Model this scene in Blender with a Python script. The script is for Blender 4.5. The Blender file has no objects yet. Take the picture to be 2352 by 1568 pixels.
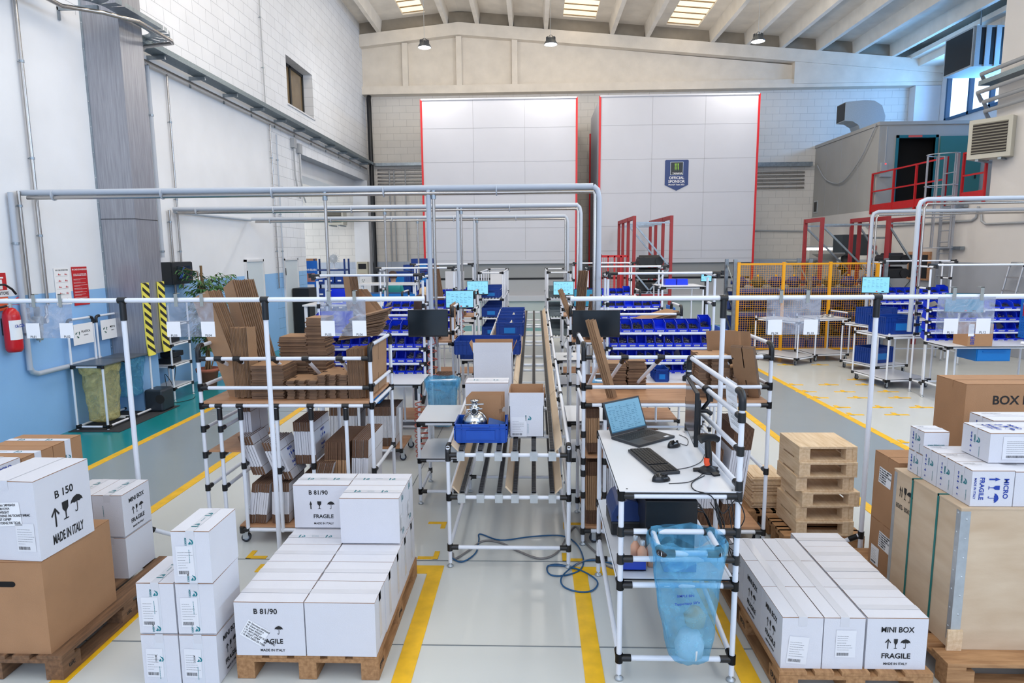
import bpy, math, random
from mathutils import Vector as V, Matrix
random.seed(11)
SC = bpy.context.scene
COL = SC.collection
PI = math.pi

# ------------------------------------------------------------------ camera
FPX, PITCH, YAW, ROLL, CAMH = 1490.0, 0.1386, 0.0349, -0.0083, 2.36
_f = V((-math.sin(YAW)*math.cos(PITCH), math.cos(YAW)*math.cos(PITCH), -math.sin(PITCH)))
_r0 = V((math.cos(YAW), math.sin(YAW), 0)); _u0 = _r0.cross(_f)
_r = _r0*math.cos(ROLL) + _u0*math.sin(ROLL); _u = -_r0*math.sin(ROLL) + _u0*math.cos(ROLL)
cd = bpy.data.cameras.new('camera'); cam = bpy.data.objects.new('camera', cd); COL.objects.link(cam)
cd.sensor_width = 36.0; cd.lens = FPX*36.0/2352.0; cd.clip_end = 200
cam.matrix_world = Matrix(((_r.x, _u.x, -_f.x, 0), (_r.y, _u.y, -_f.y, 0), (_r.z, _u.z, -_f.z, CAMH), (0, 0, 0, 1)))
SC.camera = cam

def at(px, py, z=None, Y=None, X=None):
    """world point seen at photo pixel px,py on a plane of known height, depth or side"""
    d = _r*((px-1176)/FPX) - _u*((py-784)/FPX) + _f
    if z is not None: t = (z-CAMH)/d.z
    elif Y is not None: t = Y/d.y
    else: t = X/d.x
    return V((0, 0, CAMH)) + d*t

# ------------------------------------------------------------------ world, light, exposure
SC.view_settings.view_transform = 'Standard'; SC.view_settings.look = 'None'
SC.view_settings.gamma = 1.0; SC.view_settings.use_curve_mapping = False
SC.view_settings.exposure = 0.10
w = bpy.data.worlds.new('world'); SC.world = w; w.use_nodes = True
bg = w.node_tree.nodes['Background']; bg.inputs[0].default_value = (0.50, 0.68, 1.0, 1); bg.inputs[1].default_value = 1.2

def area(name, loc, rot, sx, sy, power, col):
    l = bpy.data.lights.new(name, 'AREA'); l.shape = 'RECTANGLE'; l.size = sx; l.size_y = sy
    l.energy = power; l.color = col
    o = bpy.data.objects.new(name, l); COL.objects.link(o); o.location = loc; o.rotation_euler = rot
    return o
area('daylight_from_behind', (-1.0, -7.5, 5.6), (math.radians(82), 0, 0), 14, 6.0, 410, (0.95, 0.95, 1.0))
area('fill_light_near_right', (10.2, 3.5, 6.2), (0, math.radians(97), 0), 2.6, 13, 480, (0.56, 0.76, 1.0))  # unseen area light, added to brighten the left wall
area('skylight_near_left', (-3.5, 1.5, 9.3), (0, 0, 0), 1.4, 11, 190, (0.92, 0.95, 1.0))
area('skylight_near_right', (5.0, 1.5, 9.0), (0, 0, 0), 1.4, 11, 220, (0.92, 0.95, 1.0))
area('skylight_mid_left', (-4.2, 12.5, 9.9), (math.radians(38), 0, 0), 1.0, 13, 300, (1.0, 0.87, 0.72))
area('skylight_mid_centre', (1.6, 12.5, 9.8), (math.radians(38), 0, 0), 1.0, 13, 300, (1.0, 0.87, 0.72))
area('skylight_mid_right', (5.2, 12.5, 9.5), (math.radians(34), 0, 0), 1.0, 13, 260, (1.0, 0.93, 0.84))
area('side_bay_fill', (-12.0, 21.5, 3.0), (0, math.radians(-90), 0), 3.0, 5.0, 260, (0.9, 0.95, 1.0))  # area light added to brighten the side bay, without a window
area('window_daylight_right', (14.2, 21.0, 7.6), (0, math.radians(90), 0), 1.5, 5.0, 300, (0.14, 0.46, 1.0))

# ------------------------------------------------------------------ materials
def S(r, g, b):
    f = lambda c: ((c/255)/12.92 if c/255 <= 0.04045 else ((c/255+0.055)/1.055)**2.4)
    return (f(r), f(g), f(b), 1)
MATS = {}
def pm(name, col, rough=0.5, metal=0.0, var=0.0, scale=6.0, bump=0.0, bscale=60.0, emit=0.0, alpha=1.0, coat=0.0, stretch=None, col2=None, detail=3.0):
    """plain procedural material: noise-varied colour, optional bump"""
    if name in MATS: return MATS[name]
    m = bpy.data.materials.new(name); m.use_nodes = True; nt = m.node_tree; N = nt.nodes; L = nt.links
    b = N['Principled BSDF']; c = S(*col)
    b.inputs['Base Color'].default_value = c; b.inputs['Roughness'].default_value = rough
    b.inputs['Metallic'].default_value = metal; b.inputs['Alpha'].default_value = alpha
    if coat: b.inputs['Coat Weight'].default_value = coat
    if emit:
        b.inputs['Emission Color'].default_value = c; b.inputs['Emission Strength'].default_value = emit
    tc = mp = None
    if var or bump or col2:
        tc = N.new('ShaderNodeTexCoord'); mp = N.new('ShaderNodeMapping'); L.new(tc.outputs['Object'], mp.inputs[0])
        if stretch: mp.inputs['Scale'].default_value = stretch
    if var or col2:
        n = N.new('ShaderNodeTexNoise'); n.inputs['Scale'].default_value = scale; n.inputs['Detail'].default_value = detail
        L.new(mp.outputs[0], n.inputs['Vector'])
        r = N.new('ShaderNodeValToRGB'); L.new(n.outputs['Fac'], r.inputs[0])
        r.color_ramp.elements[0].position = 0.3; r.color_ramp.elements[1].position = 0.7
        if col2: a, d = c, S(*col2)
        else: a = tuple(x*(1-var) for x in c[:3])+(1,); d = tuple(min(1, x*(1+var)) for x in c[:3])+(1,)
        r.color_ramp.elements[0].color = a; r.color_ramp.elements[1].color = d
        L.new(r.outputs[0], b.inputs['Base Color'])
    if bump:
        n2 = N.new('ShaderNodeTexNoise'); n2.inputs['Scale'].default_value = bscale; n2.inputs['Detail'].default_value = 2
        L.new(mp.outputs[0], n2.inputs['Vector'])
        bu = N.new('ShaderNodeBump'); bu.inputs['Strength'].default_value = bump; bu.inputs['Distance'].default_value = 0.01
        L.new(n2.outputs['Fac'], bu.inputs['Height']); L.new(bu.outputs[0], b.inputs['Normal'])
    MATS[name] = m; return m

def film(name, col, opac=0.35, rough=0.15):
    """thin clear plastic film: part see-through, part glossy, part tinted"""
    m = bpy.data.materials.new(name); m.use_nodes = True; nt = m.node_tree; N = nt.nodes; L = nt.links
    out = N['Material Output']; b = N['Principled BSDF']
    b.inputs['Base Color'].default_value = S(*col); b.inputs['Roughness'].default_value = rough
    t = N.new('ShaderNodeBsdfTransparent'); t.inputs[0].default_value = tuple(0.6+0.4*x for x in S(*col)[:3])+(1,)
    mx = N.new('ShaderNodeMixShader'); L.new(t.outputs[0], mx.inputs[1]); L.new(b.outputs[0], mx.inputs[2]); L.new(mx.outputs[0], out.inputs[0])
    tc = N.new('ShaderNodeTexCoord'); n = N.new('ShaderNodeTexNoise'); n.inputs['Scale'].default_value = 9; n.inputs['Detail'].default_value = 4
    n.inputs['Distortion'].default_value = 1.5
    L.new(tc.outputs['Object'], n.inputs['Vector'])
    mr = N.new('ShaderNodeMapRange'); mr.inputs[1].default_value = 0.35; mr.inputs[2].default_value = 0.75
    mr.inputs[3].default_value = max(0, opac-0.08); mr.inputs[4].default_value = min(1, opac+0.22)
    L.new(n.outputs['Fac'], mr.inputs[0]); L.new(mr.outputs[0], mx.inputs[0])
    bu = N.new('ShaderNodeBump'); bu.inputs['Strength'].default_value = 0.6; bu.inputs['Distance'].default_value = 0.02
    L.new(n.outputs['Fac'], bu.inputs['Height']); L.new(bu.outputs[0], b.inputs['Normal'])
    MATS[name] = m; return m

def blockmat(name, col, mortar, bw=0.5, bh=0.25, plane='XZ', dado=None, plaster=None, rough=0.75):
    """painted concrete blocks on a vertical wall (object coords = world coords).
    dado: (height, colour) painted band. plaster: (zmax, ymax) smooth rendered area"""
    m = bpy.data.materials.new(name); m.use_nodes = True; nt = m.node_tree; N = nt.nodes; L = nt.links
    b = N['Principled BSDF']; b.inputs['Roughness'].default_value = rough
    tc = N.new('ShaderNodeTexCoord'); sep = N.new('ShaderNodeSeparateXYZ'); L.new(tc.outputs['Object'], sep.inputs[0])
    cb = N.new('ShaderNodeCombineXYZ'); L.new(sep.outputs['X' if plane == 'XZ' else 'Y'], cb.inputs[0]); L.new(sep.outputs['Z'], cb.inputs[1])
    br = N.new('ShaderNodeTexBrick'); L.new(cb.outputs[0], br.inputs['Vector'])
    br.inputs['Scale'].default_value = 1.0; br.inputs['Brick Width'].default_value = bw; br.inputs['Row Height'].default_value = bh
    br.inputs['Mortar Size'].default_value = 0.004; br.inputs['Mortar Smooth'].default_value = 0.3
    c = S(*col); br.inputs['Color1'].default_value = c; br.inputs['Color2'].default_value = tuple(x*0.965 for x in c[:3])+(1,)
    br.inputs['Mortar'].default_value = S(*mortar)
    last = br.outputs['Color']; hmask = br.outputs['Fac']
    def mathn(op, a, bv):
        q = N.new('ShaderNodeMath'); q.operation = op
        for i, x in enumerate((a, bv)):
            if isinstance(x, (int, float)): q.inputs[i].default_value = x
            else: L.new(x, q.inputs[i])
        return q.outputs[0]
    if plaster:
        msk = mathn('MULTIPLY', mathn('LESS_THAN', sep.outputs['Z'], plaster[0]), mathn('LESS_THAN', sep.outputs['Y'], plaster[1]))
        mx = N.new('ShaderNodeMix'); mx.data_type = 'RGBA'; L.new(msk, mx.inputs['Factor']); L.new(last, mx.inputs['A']); mx.inputs['B'].default_value = c
        last = mx.outputs['Result']; hmask = mathn('MULTIPLY', hmask, mathn('SUBTRACT', 1.0, msk))
    if dado:
        mk = mathn('LESS_THAN', sep.outputs['Z'], dado[0])
        mx = N.new('ShaderNodeMix'); mx.data_type = 'RGBA'; mx.blend_type = 'MULTIPLY'; L.new(mk, mx.inputs['Factor']); L.new(last, mx.inputs['A'])
        mx.inputs['B'].default_value = tuple(x for x in S(*dado[1])); last = mx.outputs['Result']
    n = N.new('ShaderNodeTexNoise'); n.inputs['Scale'].default_value = 1.3; n.inputs['Detail'].default_value = 6; L.new(tc.outputs['Object'], n.inputs['Vector'])
    mr = N.new('ShaderNodeMapRange'); mr.inputs[1].default_value = 0.3; mr.inputs[2].default_value = 0.7; mr.inputs[3].default_value = 0.93; mr.inputs[4].default_value = 1.0
    L.new(n.outputs['Fac'], mr.inputs[0])
    mx = N.new('ShaderNodeMix'); mx.data_type = 'RGBA'; mx.blend_type = 'MULTIPLY'; mx.inputs['Factor'].default_value = 1
    L.new(last, mx.inputs['A']); L.new(mr.outputs[0], mx.inputs['B']); L.new(mx.outputs['Result'], b.inputs['Base Color'])
    n3 = N.new('ShaderNodeTexNoise'); n3.inputs['Scale'].default_value = 55; L.new(tc.outputs['Object'], n3.inputs['Vector'])
    hh = mathn('SUBTRACT', mathn('MULTIPLY', n3.outputs['Fac'], 0.25), hmask)
    bu = N.new('ShaderNodeBump'); bu.inputs['Strength'].default_value = 0.5; bu.inputs['Distance'].default_value = 0.006
    L.new(hh, bu.inputs['Height']); L.new(bu.outputs[0], b.inputs['Normal'])
    MATS[name] = m; return m

# ------------------------------------------------------------------ mesh builder
class MB:
    def __init__(s): s.v = []; s.f = []; s.mi = []; s.sm = []
    def add(s, vs, fs, mi=0, smooth=False):
        o = len(s.v); s.v += [tuple(v) for v in vs]
        for f in fs: s.f.append(tuple(i+o for i in f)); s.mi.append(mi); s.sm.append(smooth)
        return s
    def box(s, x0, x1, y0, y1, z0, z1, mi=0, M=None):
        vs = [V((x, y, z)) for z in (z0, z1) for y in (y0, y1) for x in (x0, x1)]
        if M is not None: vs = [M @ v for v in vs]
        return s.add(vs, [(0, 2, 3, 1), (4, 5, 7, 6), (0, 1, 5, 4), (2, 6, 7, 3), (0, 4, 6, 2), (1, 3, 7, 5)], mi)
    def bar(s, p, q, w, h=None, mi=0, up=(0, 0, 1)):
        """rectangular bar from p to q"""
        p = V(p); q = V(q); h = h or w; d = (q-p); L_ = d.length; d.normalize()
        u = V(up)
        if abs(d.dot(u)) > 0.98: u = V((0, 1, 0))
        a = d.cross(u).normalized(); b = a.cross(d)
        M = Matrix((( a.x, d.x, b.x, p.x), (a.y, d.y, b.y, p.y), (a.z, d.z, b.z, p.z), (0, 0, 0, 1)))
        return s.box(-w/2, w/2, 0, L_, -h/2, h/2, mi, M)
    def tube(s, pts, r, n=10, mi=0, caps=True, r2=None):
        pts = [V(p) for p in pts]; m = len(pts); rings = []
        prev = None
        for i, p in enumerate(pts):
            d = (pts[min(i+1, m-1)]-pts[max(i-1, 0)]).normalized()
            if prev is None:
                u = V((0, 0, 1)) if abs(d.z) < 0.9 else V((1, 0, 0)); a = d.cross(u).normalized()
            else:
                a = (prev - d*prev.dot(d)).normalized()
            prev = a; b = d.cross(a)
            rr = r if r2 is None else r+(r2-r)*i/(m-1)
            rings.append([p+(a*math.cos(2*PI*k/n)+b*math.sin(2*PI*k/n))*rr for k in range(n)])
        vs = [v for R in rings for v in R]
        fs = [(i*n+k, i*n+(k+1) % n, (i+1)*n+(k+1) % n, (i+1)*n+k) for i in range(m-1) for k in range(n)]
        s.add(vs, fs, mi, True)
        if caps:
            s.add(rings[0], [tuple(reversed(range(n)))], mi); s.add(rings[-1], [tuple(range(n))], mi)
        return s
    def cyl(s, p, q, r, n=14, mi=0, r2=None): return s.tube([p, q], r, n, mi, True, r2)
    def lathe(s, prof, o=(0, 0, 0), n=20, mi=0, M=None, smooth=True):
        o = V(o); vs = []
        for (r, z) in prof:
            for k in range(n):
                v = V((r*math.cos(2*PI*k/n), r*math.sin(2*PI*k/n), z))
                vs.append((M @ v if M is not None else v)+o)
        m = len(prof)
        fs = [(i*n+k, i*n+(k+1) % n, (i+1)*n+(k+1) % n, (i+1)*n+k) for i in range(m-1) for k in range(n)]
        return s.add(vs, fs, mi, smooth)
    def prism(s, pts, z0, z1, mi=0, M=None):
        """polygon in xy extruded along z (M maps to final space)"""
        n = len(pts); vs = [V((x, y, z0)) for x, y in pts]+[V((x, y, z1)) for x, y in pts]
        if M is not None: vs = [M @ v for v in vs]
        return s.add(vs, [tuple(reversed(range(n))), tuple(range(n, 2*n))]+[(i, (i+1) % n, n+(i+1) % n, n+i) for i in range(n)], mi)
    def quad(s, a, b, c, d, mi=0): return s.add([V(a), V(b), V(c), V(d)], [(0, 1, 2, 3)], mi)
    def mesh(s, name, mats):
        me = bpy.data.meshes.new(name); me.from_pydata(s.v, [], s.f)
        for m in (mats if isinstance(mats, (list, tuple)) else [mats]): me.materials.append(m)
        me.polygons.foreach_set('material_index', s.mi); me.polygons.foreach_set('use_smooth', s.sm); me.update()
        return me

def link(name, me, parent=None, loc=(0, 0, 0), rz=0.0, rot=None):
    o = bpy.data.objects.new(name, me); COL.objects.link(o)
    if parent is not None: o.parent = parent
    o.location = loc; o.rotation_euler = rot if rot is not None else (0, 0, rz)
    return o
def part(name, mb, mat, parent, label=None, loc=(0, 0, 0), rot=None, bev=0.0):
    o = link(name, mb.mesh(name, mat) if isinstance(mb, MB) else mb, parent, loc, 0, rot)
    if label: o['label'] = label
    if bev:
        b = o.modifiers.new('bevel', 'BEVEL'); b.width = bev; b.segments = 2; b.limit_method = 'ANGLE'
    return o
def tag(o, label, cat, group=None, kind=None):
    o['label'] = label; o['category'] = cat
    if group: o['group'] = group
    if kind: o['kind'] = kind
    return o
def thing(name, label, cat, loc=(0, 0, 0), rz=0.0, group=None, rot=None):
    return tag(link(name, None, None, loc, rz, rot), label, cat, group)
def solo(name, mb, mat, label, cat, loc=(0, 0, 0), rz=0.0, group=None, rot=None, bev=0.0, kind=None):
    o = part(name, mb, mat, None, None, loc, rot if rot is not None else (0, 0, rz), bev)
    return tag(o, label, cat, group, kind)
def struct(name, mb, mat, label=None, parent=None):
    o = part(name, mb, mat, parent, label)
    if parent is None: o['kind'] = 'structure'
    return o
KIDS = {}
def kids(o):
    return [c for c in o.children]
def dup(root, loc, rz=0.0, label=None, group=None, rot=None):
    r = root.copy(); COL.objects.link(r); r.location = loc; r.rotation_euler = rot if rot is not None else (0, 0, rz)
    if label: r['label'] = label
    if group: r['group'] = group
    for ch in root.children:
        c = ch.copy(); COL.objects.link(c); c.parent = r
        for g in ch.children:
            d = g.copy(); COL.objects.link(d); d.parent = c
    return r
TXT = {}
def text_mesh(txt, size, mat, bold=0.0, align='CENTER', xs=1.0, key=None):
    """flat lettering as a mesh in the local xy plane, y up"""
    k = (txt, size, mat.name, bold, align, xs)
    if k in TXT: return TXT[k]
    cu = bpy.data.curves.new('lettering', 'FONT'); cu.body = txt; cu.size = size; cu.align_x = align; cu.align_y = 'CENTER'
    cu.offset = min(bold*1.15, 0.018)*size; cu.resolution_u = 3; cu.extrude = 0.0004; cu.space_line = 0.9
    o = bpy.data.objects.new('lettering', cu); COL.objects.link(o)
    bpy.context.view_layer.update()
    me = bpy.data.meshes.new_from_object(o.evaluated_get(bpy.context.evaluated_depsgraph_get()))
    bpy.data.objects.remove(o); me.materials.clear(); me.materials.append(mat)
    if xs != 1.0:
        for v in me.vertices: v.co.x *= xs
    TXT[k] = me; return me
FRONT = (PI/2, 0, 0)                     # text on a face looking to -Y
RIGHT = (PI/2, 0, PI/2)                  # text on a face looking to +X
LEFT = (PI/2, 0, -PI/2)                  # text on a face looking to -X
TOP = (0, 0, 0)
# ------------------------------------------------------------------ shared materials
M_white = pm('white_pipe_plastic', (226, 230, 238), 0.35)
M_black = pm('black_joint_plastic', (22, 23, 26), 0.35)
M_galv = pm('galvanised_steel', (150, 160, 168), 0.35, 0.85, 0.15, 14)
M_zinc = pm('zinc_bracket', (188, 194, 198), 0.4, 0.6, 0.08, 20)
M_steelpipe = pm('stainless_pipe', (176, 172, 168), 0.25, 0.9)
M_grayduct = pm('grey_pvc_conduit', (178, 186, 198), 0.45)
M_conduit = pm('grey_cable_conduit', (165, 168, 172), 0.5)
M_concrete = pm('precast_concrete', (222, 214, 202), 0.85, 0, 0.06, 2.5, 0.4, 40)
M_ceiling = pm('ceiling_concrete', (228, 222, 212), 0.9, 0, 0.08, 2.0, 0.2, 30)
M_darkgap = pm('dark_concrete_gap', (140, 132, 120), 0.9, 0, 0.1, 3)
M_whitewall = pm('white_wall_paint', (214, 216, 220), 0.75, 0, 0.03, 2, 0.15, 50)
M_dark = pm('dark_metal', (30, 32, 36), 0.4, 0.3)
M_red = pm('red_painted_steel', (190, 24, 28), 0.45, 0.0, 0.06, 10)
M_paper = pm('white_paper', (238, 238, 240), 0.7)
M_ink = pm('black_ink', (28, 28, 30), 0.7)
M_blueink = pm('blue_ink', (28, 62, 160), 0.7)
M_teal = pm('teal_ink', (0, 120, 130), 0.6)

# ------------------------------------------------------------------ floor
WX = -6.29
def floormat(name, col, rough=0.22, var=0.025):
    m = pm(name, col, rough, 0, var, 0.9, 0, detail=6); nt = m.node_tree; N = nt.nodes; L = nt.links
    tc = N.new('ShaderNodeTexCoord'); n = N.new('ShaderNodeTexNoise'); n.inputs['Scale'].default_value = 2.2; n.inputs['Detail'].default_value = 5
    L.new(tc.outputs['Object'], n.inputs['Vector'])
    mr = N.new('ShaderNodeMapRange'); mr.inputs[3].default_value = rough-0.02; mr.inputs[4].default_value = rough+0.08
    L.new(n.outputs['Fac'], mr.inputs[0]); L.new(mr.outputs[0], N['Principled BSDF'].inputs['Roughness'])
    return m
M_floor = floormat('floor_light_grey_epoxy', (206, 208, 204))
M_aisle = floormat('floor_mid_grey_epoxy', (146, 156, 162))
M_teal_floor = floormat('floor_teal_epoxy', (18, 132, 138), 0.2)
M_yellow = pm('yellow_floor_paint', (236, 184, 28), 0.45, 0, 0.12, 9)
YN, YF = -9.0, 25.0
f = MB().box(-13, 16, YN, 26, -0.2, -0.003); struct('floor', f, M_floor)
struct('floor_left_walkway', MB().box(-4.98, -3.57, YN, 25, -0.01, -0.0015), M_aisle)
struct('floor_right_walkway', MB().box(3.06, 4.42, YN, 19.4, -0.01, -0.0015), M_aisle)
struct('floor_teal_strip', MB().box(WX, -5.0, YN, 19.2, -0.01, 0.0), M_teal_floor)
struct('floor_teal_cross_strip', MB().box(-3.5, 10.3, 19.2, 20.6, -0.01, 0.0), M_teal_floor)
tn = [0]
def trim(mb, mat, label=None):
    tn[0] += 1; return struct('trim_%d' % tn[0], mb, mat, label)
def line(x0, x1, y0, y1, z=0.0012): trim(MB().box(x0, x1, y0, y1, -0.008, z), M_yellow)
line(-5.03, -4.93, YN, 19.2); line(-3.62, -3.52, YN, 19.2)
line(-2.71, -2.61, YN, 4.5); line(-0.80, -0.69, YN, 4.62); line(0.275, 0.383, YN, 4.62)
line(-2.10, -0.80, 4.50, 4.62); line(0.383, 1.2, 4.50, 4.62)
line(1.13, 1.24, YN, 4.5); line(3.01, 3.11, 4.6, 19.2); line(4.37, 4.47, 4.4, 19.2); line(2.4, 3.06, 4.5, 4.6)
M_seam = pm('floor_joint_line', (120, 126, 128), 0.7)
for yy in (3.62, 4.70, 9.4, 14.2): trim(MB().box(-4.9, 3.0, yy, yy+0.006, -0.008, 0.0006), M_seam)
trim(MB().box(-1.25, -1.244, 4.7, 19, -0.008, 0.0006), M_seam)
# small yellow corner marks for the racks
def corner(px, py, sx, sy):
    p = at(px, py, z=0)
    trim(MB().box(*sorted((p.x, p.x+sx*0.16)), *sorted((p.y, p.y+sy*0.04)), -0.008, 0.0014).box(*sorted((p.x+sx*0.12, p.x+sx*0.16)), *sorted((p.y, p.y+sy*0.13)), -0.007, 0.0018)
         if sx > 0 else MB().box(*sorted((p.x+sx*0.16, p.x)), *sorted((p.y, p.y+sy*0.04)), -0.008, 0.0014).box(*sorted((p.x+sx*0.16, p.x+sx*0.12)), *sorted((p.y, p.y+sy*0.13)), -0.007, 0.0018), M_yellow)
corner(985, 1198, 1, -1); corner(958, 1283, 1, 1); corner(610, 1282, -1, 1); corner(1335, 1200, -1, -1); corner(1340, 1288, -1, 1)
def tmark(px, py, w_=0.34, d=1):
    p = at(px, py, z=0)
    mb = MB().box(p.x-w_/2, p.x+w_/2, p.y, p.y+0.05, -0.008, 0.0014); mb.box(p.x-0.03, p.x+0.03, min(p.y, p.y+d*0.14), max(p.y, p.y+d*0.14), -0.007, 0.0018); trim(mb, M_yellow)
for px, py in ((1806, 838), (1885, 838), (1965, 838), (2040, 838), (1970, 872), (1823, 884), (1905, 884), (1990, 884), (1853, 900), (1942, 900), (2042, 900), (1880, 914), (1973, 914),
               (2068, 914), (1928, 936), (2025, 936), (2118, 936), (1958, 953), (2062, 953), (2080, 1017)):
    tmark(px, py)

# ------------------------------------------------------------------ walls
M_lwall = blockmat('left_wall_paint', (232, 235, 240), (168, 172, 180), 0.5, 0.25, 'YZ', (1.87, (160, 208, 252)), (5.62, 15.7))
M_fwall = blockmat('far_wall_blocks', (218, 214, 208), (165, 163, 160), 0.5, 0.25, 'XZ', (1.98, (205, 220, 245)))
M_rwall = blockmat('right_wall_paint', (220, 216, 212), (188, 186, 184), 0.5, 0.25, 'YZ', (2.0, (196, 206, 222)), (50, 50))
mb = MB()
mb.box(WX-0.35, WX, YN, 17.85, 0, 6.15)                                  # below window level, near side
mb.box(WX-0.35, WX, 17.85, 26, 5.0, 6.15)                               # over the side bay opening
mb.box(WX-0.35, WX, YN, 17.1, 6.15, 7.35); mb.box(WX-0.35, WX, 19.1, 26, 6.15, 7.35)
mb.box(WX-0.35, WX, YN, 26, 7.35, 10.6)
struct('wall_left', mb, M_lwall)
# side bay beyond the opening
struct('wall_side_bay', MB().box(-12.6, -12.3, 17.5, 26, 0, 5.0).box(-12.3, WX-0.35, 17.5, 17.85, 0, 5.0), M_fwall)
struct('ceiling_side_bay', MB().box(-12.3, WX-0.35, 17.6, 25, 5.0, 5.2), M_whitewall)
struct('ceiling_side_bay_beam', MB().box(-7.4, WX-0.35, 17.85, 25, 4.55, 5.0), M_whitewall)
struct('wall_far', MB().box(-12.6, 15, 25.0, 25.3, 0, 10.6), M_fwall)
struct('wall_far_pillar', MB().box(-6.75, -6.2, 24.5, 25.0, 0, 5.0), M_whitewall)
# right side wall: low part runs the whole depth, the full height part ends at a corner
struct('wall_right', MB().box(10.35, 10.7, YN, 15.43, 0, 9.8).box(10.35, 10.7, 15.43, 25, 0, 3.5), M_rwall)
struct('wall_right_upper', MB().box(14.5, 14.8, 12, 25, 3.4, 6.75).box(14.5, 14.8, 12, 19.4, 6.75, 8.5).box(14.5, 14.8, 24.2, 25, 6.75, 8.5).box(14.5, 14.8, 12, 25, 8.3, 10).box(10.7, 14.6, 12, 12.3, 3.4, 10), M_whitewall)
# horizontal ledge beams and gable beam on the far wall
mb = MB(); mb.box(WX, 15, 24.6, 25.0, 8.08, 8.36); struct('wall_far_ledge_beam', mb, M_concrete)
R0 = (-6.3, 10.13); RP = (-2.7, 10.49); RE = (15.0, 8.83)
def roofz(x): return R0[1]+(RP[1]-R0[1])*(x-R0[0])/(RP[0]-R0[0]) if x < RP[0] else RP[1]+(RE[1]-RP[1])*(x-RP[0])/(RE[0]-RP[0])
def strip(mb, xs, y0, y1, lo, hi, mi=0):
    for a, b in zip(xs[:-1], xs[1:]):
        vs = [(a, y0, roofz(a)+lo), (b, y0, roofz(b)+lo), (b, y1, roofz(b)+lo), (a, y1, roofz(a)+lo),
              (a, y0, roofz(a)+hi), (b, y0, roofz(b)+hi), (b, y1, roofz(b)+hi), (a, y1, roofz(a)+hi)]
        mb.add(vs, [(0, 3, 2, 1), (4, 5, 6, 7), (0, 1, 5, 4), (2, 3, 7, 6), (0, 4, 7, 3), (1, 2, 6, 5)], mi)
mb = MB(); strip(mb, (WX, -2.7, 9.4, 15), 24.5, 25, -0.42, 0.0); struct('wall_far_gable_beam', mb, M_concrete)
mb = MB(); mb.prism([(WX, 8.36), (9.3, 8.36), (9.3, 8.9), (-2.7, 10.1), (WX, 9.75)], 24.8, 24.99, 0, Matrix(((1, 0, 0, 0), (0, 0, 1, 0), (0, 1, 0, 0), (0, 0, 0, 1))))
struct('wall_far_gable_panel', mb, M_concrete)
mb = MB(); mb.box(9.3, 15, 24.55, 25, 8.2, 9.0); struct('wall_far_gable_end', mb, M_concrete)
for x_, z_ in ((-4.67, 9.85), (-2.7, 10.05), (-0.68, 9.9)):
    struct('wall_far_gable_rib', MB().box(x_-0.1, x_+0.1, 24.6, 24.9, 8.36, z_), M_concrete)
struct('wall_far_corner_pillar', MB().box(13.6, 14.49, 24.6, 24.99, 3.5, 8.07), M_whitewall)
# window in the left wall
M_tan = blockmat('neighbour_blocks', (150, 128, 96), (110, 92, 68), 0.5, 0.25, 'YZ')
wn = part('window_1', MB().box(WX-0.32, WX-0.26, 17.1, 19.1, 6.15, 6.22).box(WX-0.32, WX-0.26, 17.1, 19.1, 7.28, 7.35).box(WX-0.32, WX-0.26, 17.1, 17.18, 6.15, 7.35)
          .box(WX-0.32, WX-0.26, 19.02, 19.1, 6.15, 7.35).box(WX-0.32, WX-0.26, 18.04, 18.14, 6.15, 7.35), M_dark, None); wn['kind'] = 'structure'
gm = pm('window_glass_brown', (120, 102, 76), 0.1, 0, 0.15, 3); part('pane', MB().box(WX-0.30, WX-0.29, 17.15, 18.06, 6.2, 7.3), gm, wn); part('pane', MB().box(WX-0.30, WX-0.29, 18.1, 19.05, 6.2, 7.3), gm, wn)
part('window_sill', MB().box(WX-0.35, WX+0.03, 17.05, 19.15, 6.11, 6.15), M_whitewall, wn)
# added, unseen glowing window band around the fill light on the right wall
mb = MB()
for k in range(8): mb.box(10.24, 10.34, -3.05+k*1.87, -2.97+k*1.87, 4.85, 7.55)
mb.box(10.24, 10.34, -3.05, 10.1, 4.8, 4.88); mb.box(10.24, 10.34, -3.05, 10.1, 7.52, 7.6)
wn = part('added_window', mb, M_dark, None); wn['kind'] = 'structure'; part('pane', MB().box(10.33, 10.345, -3.0, 10.1, 4.85, 7.55), pm('window_daylight', (205, 228, 255), 0.5, emit=1.6), wn)
# window in the upper right wall
M_wsky = pm('window_daylight', (205, 228, 255), 0.5, emit=1.6)
wb = pm('blue_window_frame', (40, 84, 120), 0.4)
mb = MB()
for y_ in (19.4, 20.6, 21.85, 22.9, 24.1): mb.box(14.42, 14.56, y_, y_+0.09, 6.75, 8.3)
mb.box(14.42, 14.56, 19.4, 24.2, 6.75, 6.84); mb.box(14.42, 14.56, 19.4, 24.2, 8.22, 8.3)
wn = part('window_2', mb, wb, None); wn['kind'] = 'structure'
part('pane', MB().box(14.6, 14.62, 19.4, 24.2, 6.8, 8.3), M_wsky, wn)

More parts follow.
